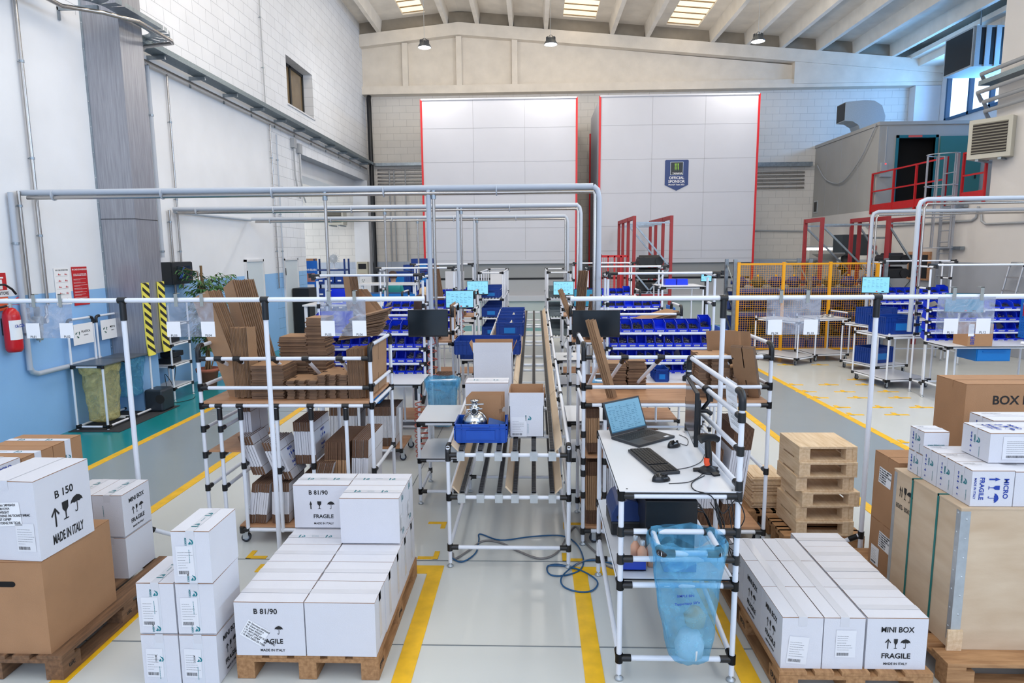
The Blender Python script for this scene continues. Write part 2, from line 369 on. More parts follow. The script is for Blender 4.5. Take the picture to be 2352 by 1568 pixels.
# ------------------------------------------------------------------ roof
xsr = [WX-0.3, -2.7, 15]
ribs = [-5.58, -3.15, -2.02, -0.80, 0.45, 2.81, 4.07, 6.36, 7.60, 8.83, 10.12, 11.40, 12.71]
sky = [(-4.65, -3.85), (1.05, 2.2), (4.68, 5.80)]
def slab(mb, a, b, y0, y1):
    xs = [a]+([-2.7] if a < -2.7 < b else [])+[b]; strip(mb, xs, y0, y1, 0.42, 0.6)
mb = MB(); e = [WX-0.35]+[v for s in sky for v in s]+[15.2]
for a, b in zip(e[0::2], e[1::2]): slab(mb, a, b, YN+2, 25.3)
for a, b in sky: slab(mb, a, b, 24.35, 25.3); 
struct('ceiling', mb, M_ceiling)
for x_ in ribs:
    mb = MB(); z_ = roofz(x_); vs = []
    for y_ in (YN+2, 24.9):
        vs += [(x_-0.07, y_, z_+0.0), (x_+0.07, y_, z_+0.0), (x_+0.12, y_, z_+0.5), (x_-0.12, y_, z_+0.5)]
    mb.add(vs, [(0, 1, 2, 3), (7, 6, 5, 4), (0, 4, 5, 1), (1, 5, 6, 2), (2, 6, 7, 3), (3, 7, 4, 0)])
    struct('ceiling_rib', mb, pm('ceiling_rib_concrete', (228, 222, 212), 0.85, 0, 0.06, 2.5))
for a, b in zip(ribs[:-1], ribs[1:]):
    mb = MB(); z_ = min(roofz(a), roofz(b))
    strip(mb, [a+0.1, b-0.1], 24.62, 24.95, 0.0, 0.42); struct('ceiling_infill', mb, M_darkgap)
mb = MB(); strip(mb, [WX, -5.68], 24.62, 24.95, 0.0, 0.42); struct('ceiling_infill', mb, M_darkgap)
# skylights: ribbed translucent sheets, lit by the day outside
M_sky = pm('skylight_sheet', (255, 232, 196), 0.5, emit=1.05, col2=None)
nt = M_sky.node_tree; b_ = nt.nodes['Principled BSDF']; wv = nt.nodes.new('ShaderNodeTexWave'); wv.bands_direction = 'Y'; wv.inputs['Scale'].default_value = 4.0; wv.inputs['Distortion'].default_value = 0.6
tc_ = nt.nodes.new('ShaderNodeTexCoord'); nt.links.new(tc_.outputs['Object'], wv.inputs['Vector'])
rp = nt.nodes.new('ShaderNodeValToRGB'); rp.color_ramp.elements[0].color = S(226, 206, 172); rp.color_ramp.elements[1].color = S(255, 246, 224)
nt.links.new(wv.outputs['Fac'], rp.inputs[0]); nt.links.new(rp.outputs[0], b_.inputs['Emission Color'])
for a, b in sky:
    mb = MB(); strip(mb, [a, b], YN+2, 24.35, 0.5, 0.53); so = struct('ceiling_skylight', mb, M_sky)
    for y_ in [24.35-0.52*k for k in range(8)]:
        mb = MB(); strip(mb, [a, b], y_-0.02, y_+0.02, 0.47, 0.5); part('glazing_bar', mb, pm('skylight_bar', (150, 128, 96), 0.7), so)
# big edge beam along the right
mb = MB(); mb.box(13.6, 14.5, 12, 25, 8.7, 8.95); mb.box(13.3, 13.9, 12, 25, 8.95, 9.1); struct('ceiling_edge_beam', mb, pm('ceiling_rib_concrete', (150, 146, 140)))
# pendant lamps
M_lamp = pm('lamp_glow', (255, 252, 244), 0.5, emit=14)
def pendant(px, py, Y, label):
    p = at(px, py, Y=Y); t = thing('pendant_lamp', label, 'lamp', (p.x, p.y, p.z), group='round high bay lamps hanging from the roof')
    mb = MB(); mb.lathe([(0.0, 0.17), (0.07, 0.17), (0.13, 0.15), (0.135, 0.10), (0.19, 0.02), (0.2, -0.02), (0.185, -0.02), (0.12, 0.08), (0, 0.09)], n=24)
    for k in range(16):
        a = 2*PI*k/16; mb.box(0.1, 0.14, -0.004, 0.004, 0.09, 0.19, 0, Matrix.Rotation(a, 4, 'Z'))
    part('lamp_housing', mb, pm('lamp_grey_metal', (96, 100, 104), 0.4, 0.6), t)
    part('diffuser', MB().lathe([(0.0, -0.012), (0.12, -0.012), (0.178, 0.0), (0.0, 0.001)], n=24), M_lamp, t)
    part('hanging_ring', MB().tube([(0.05*math.cos(a), 0, 0.2+0.05*math.sin(a)) for a in [k*PI/8 for k in range(9)]], 0.006, 6), M_dark, t)
    part('suspension_cable', MB().cyl((0, 0, 0.19), (0, 0, roofz(p.x)+0.45-p.z), 0.006, 6), M_zinc, t)
    l = bpy.data.lights.new('lamp_light', 'AREA'); l.shape = 'DISK'; l.size = 0.34; l.energy = 30; l.color = (1.0, 0.95, 0.88)
    lo = bpy.data.objects.new('lamp_light', l); COL.objects.link(lo); lo.parent = t; lo.location = (0, 0, -0.04)
    l = bpy.data.lights.new('lamp_spill', 'POINT'); l.shadow_soft_size = 0.15; l.energy = 100; l.color = (1.0, 0.93, 0.84)
    lo = bpy.data.objects.new('lamp_spill', l); COL.objects.link(lo); lo.parent = t; lo.location = (0, 0, -0.2)
    return t
pendant(975, 108, 20, 'round grey high bay lamp hanging left of the other two, before the small gable rib')
pendant(1265, 101, 20, 'round grey high bay lamp hanging in the middle, over the gap between the white towers')
pendant(1741, 94, 20, 'round grey high bay lamp hanging rightmost, above the tower with the shield badge')
# ------------------------------------------------------------------ printed marks
def addmesh(mb, me, M, mi=0):
    mb.add([M @ v.co for v in me.vertices], [tuple(p.vertices) for p in me.polygons], mi); return mb
SYM = {
 'arrow': [(-0.12, 0), (0.12, 0), (0.12, 0.55), (0.3, 0.55), (0, 1), (-0.3, 0.55), (-0.12, 0.55)],
 'chevron': [(-0.06, 0), (0.06, 0), (0.06, 0.82), (0.28, 0.56), (0.36, 0.64), (0.0, 1.02), (-0.36, 0.64), (-0.28, 0.56), (-0.06, 0.82)],
 'glass': [(-0.26, 1), (0.26, 1), (0.24, 0.62), (0.05, 0.42), (0.04, 0.07), (0.2, 0.05), (0.22, 0), (-0.22, 0), (-0.2, 0.05), (-0.04, 0.07), (-0.05, 0.42), (-0.24, 0.62)],
 'umbrella': [(0.03, 1), (0.25, 0.92), (0.42, 0.76), (0.48, 0.58), (0.34, 0.63), (0.22, 0.56), (0.05, 0.6), (0.05, 0.12), (0.0, 0.0), (-0.13, 0.0), (-0.17, 0.12), (-0.12, 0.12), (-0.08, 0.05), (-0.02, 0.08), (0.0, 0.14), (0.0, 0.6), (-0.17, 0.56), (-0.3, 0.63), (-0.46, 0.58), (-0.4, 0.76), (-0.22, 0.92)],
 'logo': [(-0.15, 1.0), (0.35, 0.75), (0.5, 0.4), (0.35, 0.05), (0.0, 0.0), (0.2, 0.2), (0.25, 0.45), (0.05, 0.7)],
 'logo2': [(-0.4, 0.1), (-0.1, 0.0), (0.1, 0.15), (0.05, 0.4), (-0.1, 0.55), (-0.2, 0.3)],
 'tri': [(-0.5, 0), (0.5, 0), (0, 0.87)],
}
def addsym(mb, k, u, v, h, rot=0.0, xs=1.0):
    c, s_ = math.cos(rot), math.sin(rot)
    def P(x, y, z): x *= h*xs; y = (y-0.5)*h; return V((u+c*x-s_*y, v+s_*x+c*y, z))
    # ear-clipped by blender on load: give one ngon, both caps thin
    pts = SYM[k]; mb.add([P(x, y, 0.0005) for x, y in pts], [tuple(reversed(range(len(pts))))] if sum((pts[i][0]*pts[(i+1) % len(pts)][1]-pts[(i+1) % len(pts)][0]*pts[i][1]) for i in range(len(pts))) < 0 else [tuple(range(len(pts)))])
    return mb
def addtext(mb, t, size, u, v, rot=0.0, bold=0.012, xs=1.0, align='CENTER'):
    return addmesh(mb, text_mesh(t, size, M_ink, bold, align, xs), Matrix.Translation((u, v, 0)) @ Matrix.Rotation(rot, 4, 'Z'))
def addbars(mb, u, v, w_, h, rot=0.0, seed=1):
    r = random.Random(seed); x = 0; M = Matrix.Translation((u, v, 0)) @ Matrix.Rotation(rot, 4, 'Z')
    while x < w_:
        b = r.choice((0.0012, 0.0018, 0.003)); mb.add([M @ V(p) for p in ((x-w_/2, -h/2, 0.0006), (x+b-w_/2, -h/2, 0.0006), (x+b-w_/2, h/2, 0.0006), (x-w_/2, h/2, 0.0006))], [(0, 1, 2, 3)]); x += b+r.choice((0.0012, 0.002))
    return mb
def addlines(mb, u, v, w_, n, dy, t=0.0016, rot=0.0, seed=2):
    r = random.Random(seed); M = Matrix.Translation((u, v, 0)) @ Matrix.Rotation(rot, 4, 'Z')
    for i in range(n):
        x = 0; e = w_*r.uniform(0.4, 1)
        while x < e:
            l = r.uniform(0.004, 0.012); mb.add([M @ V(p) for p in ((x, -i*dy, 0.0006), (x+l, -i*dy, 0.0006), (x+l, -i*dy+t, 0.0006), (x, -i*dy+t, 0.0006))], [(0, 1, 2, 3)]); x += l+0.0015
    return mb
FACES = {'front': lambda w, d, h: ((0, -d/2, 0), FRONT), 'right': lambda w, d, h: ((w/2, 0, 0), RIGHT), 'left': lambda w, d, h: ((-w/2, 0, 0), LEFT), 'top': lambda w, d, h: ((0, 0, h), TOP)}
def face_loc(face, dims, off):
    (x, y, z), r = FACES[face](*dims)
    n = {'front': (0, -1, 0), 'right': (1, 0, 0), 'left': (-1, 0, 0), 'top': (0, 0, 1)}[face]
    return (x+n[0]*off, y+n[1]*off, z+n[2]*off), r

# ------------------------------------------------------------------ cartons
M_wcard = pm('white_corrugated_card', (215, 215, 221), 0.7, 0, 0.02, 3, 0.12, 180)
M_bcard = pm('brown_corrugated_card', (170, 128, 92), 0.8, 0, 0.06, 5, 0.15, 180)
M_bedge = pm('card_cut_edge', (150, 106, 70), 0.85, 0, 0.1, 40)
M_tape = pm('clear_packing_tape', (210, 210, 215), 0.25)
M_wtape = pm('white_printed_tape', (222, 226, 236), 0.3)
M_label = pm('shipping_label_paper', (226, 226, 230), 0.35)
M_bars = pm('label_print', (70, 70, 74), 0.7)
def carton_body(w, d, h, seam='x', warp=0.004, seed=0):
    r = random.Random(seed); t = 0.004
    mb = MB(); a = [V((x, y, z)) for z in (0, h-t) for x, y in ((-w/2, -d/2), (w/2, -d/2), (w/2, d/2), (-w/2, d/2))]
    mb.add(a, [(0, 3, 2, 1), (0, 1, 5, 4), (1, 2, 6, 5), (2, 3, 7, 6), (3, 0, 4, 7)], 0); mb.add([a[4], a[5], a[6], a[7]], [(0, 1, 2, 3)], 1)
    return mb
def flap_mb(w, d, h, seam, side, seed=0):
    r = random.Random(seed+side*7); t = 0.0035; g = 0.0015; u = r.uniform(0.0, 0.004)
    mb = MB()
    if seam == 'x': x0, x1, y0, y1 = -w/2, w/2, (-d/2 if side < 0 else g), (-g if side < 0 else d/2)
    else: x0, x1, y0, y1 = (-w/2 if side < 0 else g), (-g if side < 0 else w/2), -d/2, d/2
    vs = []
    for z in (h-t, h):
        for (x, y) in ((x0, y0), (x1, y0), (x1, y1), (x0, y1)):
            inner = (abs(y) < 0.01) if seam == 'x' else (abs(x) < 0.01)
            vs.append(V((x, y, z+(u if inner else 0)*0.5)))
    mb.add(vs, [(0, 3, 2, 1), (4, 5, 6, 7)], 0); mb.add(vs, [(0, 1, 5, 4), (1, 2, 6, 5), (2, 3, 7, 6), (3, 0, 4, 7)], 1)
    return mb
def tape_mb(w, d, h, seam, tw=0.05, drop=0.05, mi=0):
    L_ = (w if seam == 'x' else d)/2+0.0012; o = 0.0042; mb = MB()
    def q(pts):
        if seam == 'y': pts = [(p[1], p[0], p[2]) for p in pts]; pts = pts[::-1]
        mb.add(pts, [(0, 1, 2, 3)], mi)
    q([(-L_, -tw/2, h+o-0.002), (L_, -tw/2, h+o-0.002), (L_, tw/2, h+o-0.002), (-L_, tw/2, h+o-0.002)])
    q([(L_, -tw/2, h-drop), (L_, tw/2, h-drop), (L_, tw/2, h+o-0.002), (L_, -tw/2, h+o-0.002)])
    q([(-L_, tw/2, h-drop), (-L_, -tw/2, h-drop), (-L_, -tw/2, h+o-0.002), (-L_, tw/2, h+o-0.002)])
    return mb
def marks(face, dims, fn, parent, mat=M_ink, name='printed_lettering', off=0.0015):
    mb = MB(); fn(mb); l, r = face_loc(face, dims, off); return part(name, mb, mat, parent, None, l, r)
def ship_label(face, dims, u, v, w_, h_, parent, rot=0.0, seed=1, big=None, mat=None, bars=True):
    l, r = face_loc(face, dims, 0.0022); c, s_ = math.cos(rot), math.sin(rot)
    M = Matrix.Translation((u, v, 0)) @ Matrix.Rotation(rot, 4, 'Z')
    mb = MB(); mb.add([M @ V(p) for p in ((-w_/2, -h_/2, 0), (w_/2, -h_/2, 0), (w_/2, h_/2, 0), (-w_/2, h_/2, 0))], [(0, 1, 2, 3)])
    lb = part('shipping_label', mb, mat or M_label, parent, None, l, r)
    mb = MB()
    if big:
        for i, t in enumerate(big):
            s2 = h_/(len(big)+0.6); me = text_mesh(t, s2*0.92, M_ink, 0.015, 'LEFT', 0.78)
            addmesh(mb, me, M @ Matrix.Translation((-w_/2+0.006, h_/2-s2*(i+0.75), 0.0004)))
        part('label_lettering', mb, M_ink, lb)
    else:
        addlines(mb, *(M @ V((-w_*0.42, h_*0.28, 0))).xy, w_*0.8, 7, h_*0.085, 0.0014, rot, seed)
        if bars: addbars(mb, *(M @ V((-w_*0.12, -h_*0.38, 0))).xy, w_*0.6, h_*0.11, rot, seed)
        part('barcode', mb, M_bars, lb)
    return lb
def logo_marks(mb, u, v, s=0.03, rot=0.0, word=True):
    addsym(mb, 'logo', u, v, s, rot); addsym(mb, 'logo2', u, v, s, rot)
    if word: addtext(mb, 'DEBEM', s*0.42, u-(-math.sin(rot))*0-s*0.75*math.cos(rot), v-s*0.75*math.sin(rot), rot+PI/2, 0.01)
DOC = ['Nr. Documento: 240V06424', 'Nr. Cliente: 40112914', 'Nr. Seriale: WEIGHT', 'I. W. MAVI DENIZ DIS TICARET IHRAC', 'I. W. PALLET 120*80*', 'I. W. MAVI DENIZ DIS TICAR']
def carton(w, d, h, label, loc, seam='x', rz=0.0, mat=M_wcard, name='shipping_carton', cat='box', group=None, tape=M_tape, seed=0, logos=True, tw=0.045):
    """closed carton, base centre at loc"""
    t = thing(name, label, cat, loc, rz, group)
    part('carton_body', carton_body(w, d, h, seam), [mat, M_bedge], t)
    for s_ in (-1, 1): part('top_flap', flap_mb(w, d, h, seam, s_, seed), [mat, M_bedge], t)
    tp = part('packing_tape', tape_mb(w, d, h, seam, tw), tape, t)
    if logos:
        mb = MB()
        for k in (-0.25, 0.22):
            u, v = (k*w, 0.0) if seam == 'x' else (0.0, k*d)
            logo_marks(mb, u, v, 0.03, 0 if seam == 'x' else PI/2)
        addlines(mb, (-w*0.1 if seam == 'x' else 0), (0 if seam == 'x' else -d*0.1), 0.05, 1, 0.01, 0.003, 0 if seam == 'x' else PI/2)
        part('tape_logo', mb, M_teal, tp, None, (0, 0, h+0.003), TOP)
    return t
def front_tape_logo(face, dims, u, vs, parent, rot=0.0):
    mb = MB()
    for v in vs: logo_marks(mb, u, v, 0.034, rot)
    addlines(mb, u-0.012, vs[0]-0.045 if vs[0] > 0.12 else dims[2]*0.75, 0.07, 1, 0.01, 0.003, -PI/2)
    l, r = face_loc(face, dims, 0.0018); part('printed_tape_logo', mb, M_teal, parent, None, l, r)
def b81_print(face, dims, parent):
    def f(mb):
        h = dims[2]; addtext(mb, 'B 81/90', 0.043, -0.02, h*0.82, 0, 0.012)
        addsym(mb, 'arrow', -0.075, h*0.53, 0.058, 0, 0.55); addsym(mb, 'glass', -0.015, h*0.53, 0.055); addsym(mb, 'umbrella', 0.065, h*0.53, 0.055)
        addtext(mb, 'FRAGILE', 0.038, 0.01, h*0.265, 0, 0.014); addtext(mb, 'MADE IN ITALY', 0.020, 0.01, h*0.1, 0, 0.008)
    marks(face, dims, f, parent)
def mini_print(face, dims, parent):
    def f(mb):
        h = dims[2]; addtext(mb, 'MINI BOX', 0.043, 0.0, h*0.77, 0, 0.014, 0.9)
        addsym(mb, 'chevron', -0.045, h*0.5, 0.055, 0, 0.8); addsym(mb, 'glass', -0.005, h*0.5, 0.055, 0, 0.7); addsym(mb, 'umbrella', 0.045, h*0.5, 0.055)
        addtext(mb, 'FRAGILE', 0.041, 0.0, h*0.26, 0, 0.016); addtext(mb, 'MADE IN ITALY', 0.018, 0.0, h*0.11, 0, 0.01)
    marks(face, dims, f, parent)

# ------------------------------------------------------------------ pallets
def woodmat(name, col, col2):
    return pm(name, col, 0.8, 0, 0, 5, 0.25, 60, stretch=(9, 1, 9), col2=col2, detail=6)
M_pwood = woodmat('pallet_wood', (186, 142, 98), (146, 104, 66))
M_pwood_old = woodmat('old_pallet_wood', (140, 104, 74), (98, 72, 52))
M_lwood = woodmat('light_pallet_wood', (234, 208, 174), (210, 178, 138))
M_ply = pm('birch_plywood', (212, 190, 162), 0.6, 0, 0, 3, 0.05, 60, stretch=(1, 1, 4), col2=(196, 170, 140), detail=5)
M_woodshelf = pm('beech_board', (196, 150, 112), 0.5, 0, 0, 4, 0.05, 60, stretch=(1, 6, 6), col2=(172, 124, 88), detail=5)
def pallet(label, loc, rz=0.0, L_=1.2, W_=0.8, mat=M_pwood, brand='EPAL', group='wooden pallets standing on the floor', name='euro_pallet'):
    """long side along local Y; base centre at loc"""
    t = thing(name, label, 'pallet', loc, rz, group)
    w5 = [0.145, 0.1, 0.145, 0.1, 0.145] if W_ > 0.7 else [0.12, 0.09, 0.12, 0.09, 0.12]
    gap = (W_-sum(w5))/4; x = -W_/2
    for w_ in w5:
        part('top_board', MB().box(x, x+w_, -L_/2, L_/2, 0.122, 0.144), mat, t, bev=0.002); x += w_+gap
    for y in (-L_/2+0.05, 0, L_/2-0.05):
        part('stringer_board', MB().box(-W_/2, W_/2, y-0.05, y+0.05, 0.100, 0.122), mat, t)
    for x in (-W_/2+0.05, 0, W_/2-0.05):
        part('bottom_board', MB().box(x-0.05, x+0.05, -L_/2, L_/2, 0, 0.022), mat, t)
        for y in (-L_/2+0.0725, 0, L_/2-0.0725):
            b = part('block', MB().box(x-0.05, x+0.05, y-0.0725, y+0.0725, 0.022, 0.1), mat, t)
            if brand and x != 0 and y < 0.1:
                mb = MB(); addtext(mb, brand, 0.045, 0, 0, 0, 0.01)
                part('burnt_stamp', mb, M_ink, b, None, ((x+0.051) if x > 0 else (x-0.051), y, 0.061), RIGHT if x > 0 else LEFT)
    return t

# ------------------------------------------------------------------ tube frames
PR = 0.0150
def tube_r(a, b): return MB().tube([a, b], PR, 12)
def post(t, x, y, z0, z1, foot=True, name='post', collars=()):
    p = part(name, MB().tube([(x, y, z0+(0.03 if foot else 0)), (x, y, z1)], PR, 12), M_white, t)
    if foot:
        part('levelling_foot', MB().lathe([(0.024, 0), (0.026, 0.006), (0.012, 0.016), (0.006, 0.02), (0.006, 0.05)], (x, y, z0), 12), M_zinc, p)
    for z in collars:
        part('joint', MB().tube([(x, y, z-0.024), (x, y, z+0.024)], 0.0205, 12), M_black, p)
    return p
def rail(t, a, b, ja=True, jb=True, name='rail', sleeve=0.065, collar=True):
    a = V(a); b = V(b); d = (b-a).normalized()
    r_ = part(name, MB().tube([a, b], PR, 12), M_white, t)
    vert = abs(d.z) > 0.5
    for on, p, s_ in ((ja, a, 1), (jb, b, -1)):
        if not on: continue
        mb = MB(); mb.tube([p+d*s_*0.012, p+d*s_*sleeve], 0.0195, 12)
        if collar:
            if vert: mb.tube([p+V((-0.028, 0, 0)), p+V((0.028, 0, 0))], 0.0205, 12)
            else: mb.tube([p+V((0, 0, -0.026)), p+V((0, 0, 0.026))], 0.0210, 12)
        part('joint', mb, M_black, r_)
    return r_
def elbow_rail(t, a, b, drop_a=0.0, drop_b=0.0, name='rail'):
    """rail whose ends bend down in rounded black elbows onto the posts under them"""
    a = V(a); b = V(b); d = (b-a).normalized(); R = 0.045
    r_ = part(name, MB().tube([a+d*R, b-d*R], PR, 12), M_white, t)
    for p, s_ in ((a, 1), (b, -1)):
        dd = d*s_; pts = [p+V((0, 0, -0.09))]+[p+dd*(R-R*math.cos(k*PI/8))+V((0, 0, -R+R*math.sin(k*PI/8))) for k in range(5)]+[p+dd*0.07]
        part('elbow_joint', MB().tube(pts, 0.0205, 12), M_black, r_)
    return r_
def caster(t, x, y, z=0.0, ztop=0.11, rz=0.3):
    M = Matrix.Translation((x, y, z)) @ Matrix.Rotation(rz, 4, 'Z')
    mb = MB(); mb.box(-0.03, 0.03, -0.025, 0.025, ztop-0.006, ztop, 0, M)
    for s_ in (-1, 1): mb.box(-0.012, 0.03, s_*0.018-0.0015, s_*0.018+0.0015, 0.03, ztop-0.006, 0, M)
    c = part('caster', mb, M_zinc, t)
    w_ = MB(); w_.tube([M @ V((0.015, -0.013, 0.038)), M @ V((0.015, 0.013, 0.038))], 0.038, 20)
    part('wheel', w_, pm('caster_rubber', (46, 50, 58), 0.6), c)
    part('wheel_hub', MB().tube([M @ V((0.015, -0.0145, 0.038)), M @ V((0.015, 0.0145, 0.038))], 0.022, 14), pm('caster_hub_blue', (150, 165, 185), 0.5), c)
    return c
def board(t, x0, x1, y0, y1, z, th=0.018, mat=None, name='shelf_board'):
    return part(name, MB().box(x0, x1, y0, y1, z, z+th), mat or M_woodshelf, t)
M_wtop = pm('white_laminate', (222, 224, 228), 0.3)
M_edge = pm('black_edge_band', (30, 30, 32), 0.5)
def wtop(t, x0, x1, y0, y1, z, name='table_top', th=0.012):
    p = part(name, MB().box(x0, x1, y0, y1, z+0.002, z+th), M_wtop, t)
    part('edge_band', MB().box(x0-0.001, x1+0.001, y0-0.001, y1+0.001, z-0.002, z+th-0.005), M_edge, p)
    return p

# ------------------------------------------------------------------ bins and crates
M_bin = pm('blue_bin_plastic', (14, 52, 214), 0.35, 0, 0.05, 5)
M_crate = pm('dark_blue_crate_plastic', (8, 56, 140), 0.4, 0, 0.06, 5)
M_lblue = pm('light_blue_steel', (18, 118, 196), 0.4)
M_parts_dark = pm('black_small_parts', (34, 36, 40), 0.4)
M_parts_metal = pm('small_metal_parts', (158, 156, 152), 0.3, 0.8)
def bin_mesh(w, d, h, t=0.003):
    """open fronted stacking bin, front to -Y, base centre origin"""
    mb = MB(); fh = h*0.45; x0, x1, y0, y1 = -w/2, w/2, -d/2, d/2
    mb.box(x0, x1, y0, y1, 0, t)
    for s_ in (-1, 1):
        xa = s_*(w/2-t/2); pr = [(y0, 0), (y1, 0), (y1, h), (y0+d*0.30, h), (y0+d*0.10, fh*1.15), (y0, fh*1.05)]
        mb.prism(pr, xa-t/2, xa+t/2, 0, Matrix(((0, 0, 1, 0), (1, 0, 0, 0), (0, 1, 0, 0), (0, 0, 0, 1))))
    mb.box(x0, x1, y1-t, y1, 0, h); mb.box(x0, x1, y0-0.004, y0+t, 0, fh)
    mb.box(x0-0.003, x0+t, y0+d*0.3, y1, h-0.008, h); mb.box(x1-t, x1+0.003, y0+d*0.3, y1, h-0.008, h); mb.box(x0, x1, y1-t, y1+0.004, h-0.008, h)
    return mb
BINP = {}
def bin_proto(w, d, h):
    k = (round(w, 3), round(d, 3), round(h, 3))
    if k not in BINP:
        lb = MB().box(-w*0.28, w*0.34, -d/2-0.0065, -d/2-0.005, h*0.10, h*0.26)
        br = MB()
        for i in range(9): br.box(-w*0.22+i*w*0.055, -w*0.22+i*w*0.055+w*0.025, -d/2-0.0072, -d/2-0.0066, h*0.13, h*0.23)
        BINP[k] = (bin_mesh(w, d, h).mesh('bin_shell', M_bin), lb.mesh('label_card', M_paper), br.mesh('barcode', M_bars))
    return BINP[k]
def pile_mesh(w, d, h, kind, seed):
    """loose screws, nuts or rings filling a bin"""
    r = random.Random(seed); mb = MB(); n = 26 if kind != 'rod' else 14
    mb.box(-w/2, w/2, -d/2, d/2, 0, h*0.35)
    for i in range(n):
        x = r.uniform(-w/2+0.012, w/2-0.012); y = r.uniform(-d/2+0.012, d/2-0.012); z = h*0.35+r.uniform(0, h*0.4)
        if kind == 'rod':
            a = r.uniform(-0.3, 0.3); mb.cyl((-w*0.35+i*w*0.05, -d*0.4, h*0.4+i*0.003), (-w*0.3+i*w*0.05, d*0.3, h*0.75+i*0.003), 0.006, 6)
        elif kind == 'screw':
            a = r.uniform(0, PI); b = r.uniform(-0.5, 0.5); L_ = r.uniform(0.012, 0.03); dd = V((math.cos(a), math.sin(a), b))*L_*0.5
            c = V((x, y, z)); mb.cyl(c-dd, c+dd, 0.003, 5); mb.cyl(c+dd, c+dd*1.25, 0.006, 6)
        else:
            a = r.uniform(0, 6); R = r.uniform(0.008, 0.016); c = V((x, y, z)); ax = V((r.uniform(-.6, .6), r.uniform(-.6, .6), 1)).normalized(); u = ax.orthogonal().normalized(); v = ax.cross(u)
            mb.tube([c+(u*math.cos(k*PI/4)+v*math.sin(k*PI/4))*R for k in range(9)], 0.003, 4, caps=False)
    return mb
PILEP = {}
def put_bin(x, y, z, w, d, h, where, what, group, rz=0.0, seed=0, fill=True, rot=None):
    sh, lb, br = bin_proto(w, d, h)
    t = thing('parts_bin', 'bright blue plastic bin %s' % where, 'bin', (x, y, z), rz, group, rot)
    s_ = link('bin_shell', sh, t); l = link('label_card', lb, s_) 
    link('barcode', br, s_)
    if fill:
        kind = {'black rings': 'ring', 'steel screws': 'screw', 'steel rods': 'rod', 'small steel fittings': 'screw2', 'black seals': 'ring'}[what]
        k = (round(w, 3), round(d, 3), round(h, 3), kind, seed % 3)
        if k not in PILEP:
            PILEP[k] = pile_mesh(w-0.012, d-0.02, h*0.62, 'screw' if kind == 'screw2' else kind, seed).mesh('small_parts_pile', M_parts_dark if kind == 'ring' else M_parts_metal)
        o = link('small_parts_pile', PILEP[k], None, (x, y, z+0.0035), rz, rot)
        tag(o, 'loose %s in the bin %s' % (what, where), 'small parts', 'small parts in the ' + group, 'stuff')
    return t
def crate_mesh(w, d, h, t=0.004):
    mb = MB(); mb.box(-w/2+0.01, w/2-0.01, -d/2+0.01, d/2-0.01, 0, 0.006)
    for (x0, x1, y0, y1) in ((-w/2+0.008, w/2-0.008, -d/2+0.008, -d/2+0.008+t), (-w/2+0.008, w/2-0.008, d/2-0.008-t, d/2-0.008), (-w/2+0.008, -w/2+0.008+t, -d/2+0.008, d/2-0.008), (w/2-0.008-t, w/2-0.008, -d/2+0.008, d/2-0.008)):
        mb.box(x0, x1, y0, y1, 0, h)
    # rims and ribs
    for (z0, z1) in ((h-0.012, h), (h*0.72, h*0.72+0.006)):
        mb.box(-w/2, w/2, -d/2, -d/2+0.01, z0, z1); mb.box(-w/2, w/2, d/2-0.01, d/2, z0, z1); mb.box(-w/2, -w/2+0.01, -d/2, d/2, z0, z1); mb.box(w/2-0.01, w/2, -d/2, d/2, z0, z1)
    n = max(4, int(w/0.05))
    for i in range(n+1):
        x = -w/2+0.008+(w-0.016)*i/n
        if w*0.26 < abs(x) or i in (0, n): mb.box(x-0.002, x+0.002, -d/2, -d/2+0.008, 0.01, h); mb.box(x-0.002, x+0.002, d/2-0.008, d/2, 0.01, h)
    m = max(3, int(d/0.05))
    for i in range(m+1):
        y = -d/2+0.008+(d-0.016)*i/m
        mb.box(-w/2, -w/2+0.008, y-0.002, y+0.002, 0.01, h); mb.box(w/2-0.008, w/2, y-0.002, y+0.002, 0.01, h)
    mb.box(-w*0.27, w*0.27, -d/2-0.001, -d/2+0.008, h*0.16, h*0.68)
    return mb
CRP = {}
def crate(w, d, h, label, loc, rz=0.0, group=None, mat=None, grip=True, name='stacking_crate'):
    k = (w, d, h, (mat or M_crate).name)
    if k not in CRP: CRP[k] = (crate_mesh(w, d, h).mesh('crate_shell', mat or M_crate), MB().box(-w*0.2, w*0.2, -d/2-0.003, -d/2-0.001, h*0.22, h*0.62).mesh('label_panel', M_lblue if mat is None else mat), MB().box(-w*0.17, w*0.17, -d/2-0.006, -d/2+0.006, h*0.86, h*0.93).mesh('handle', mat or M_crate))
    t = thing(name, label, 'crate', loc, rz, group)
    a, b, c = CRP[k]; link('crate_shell', a, t); link('label_panel', b, t); link('handle', c, t)
    return t
# ================================================================== foreground, left: pallet with the brown box
pallet('worn brown pallet under the big brown carton, at the left edge', (-3.04, 3.85, 0), 0, mat=M_pwood_old, brand='uic')
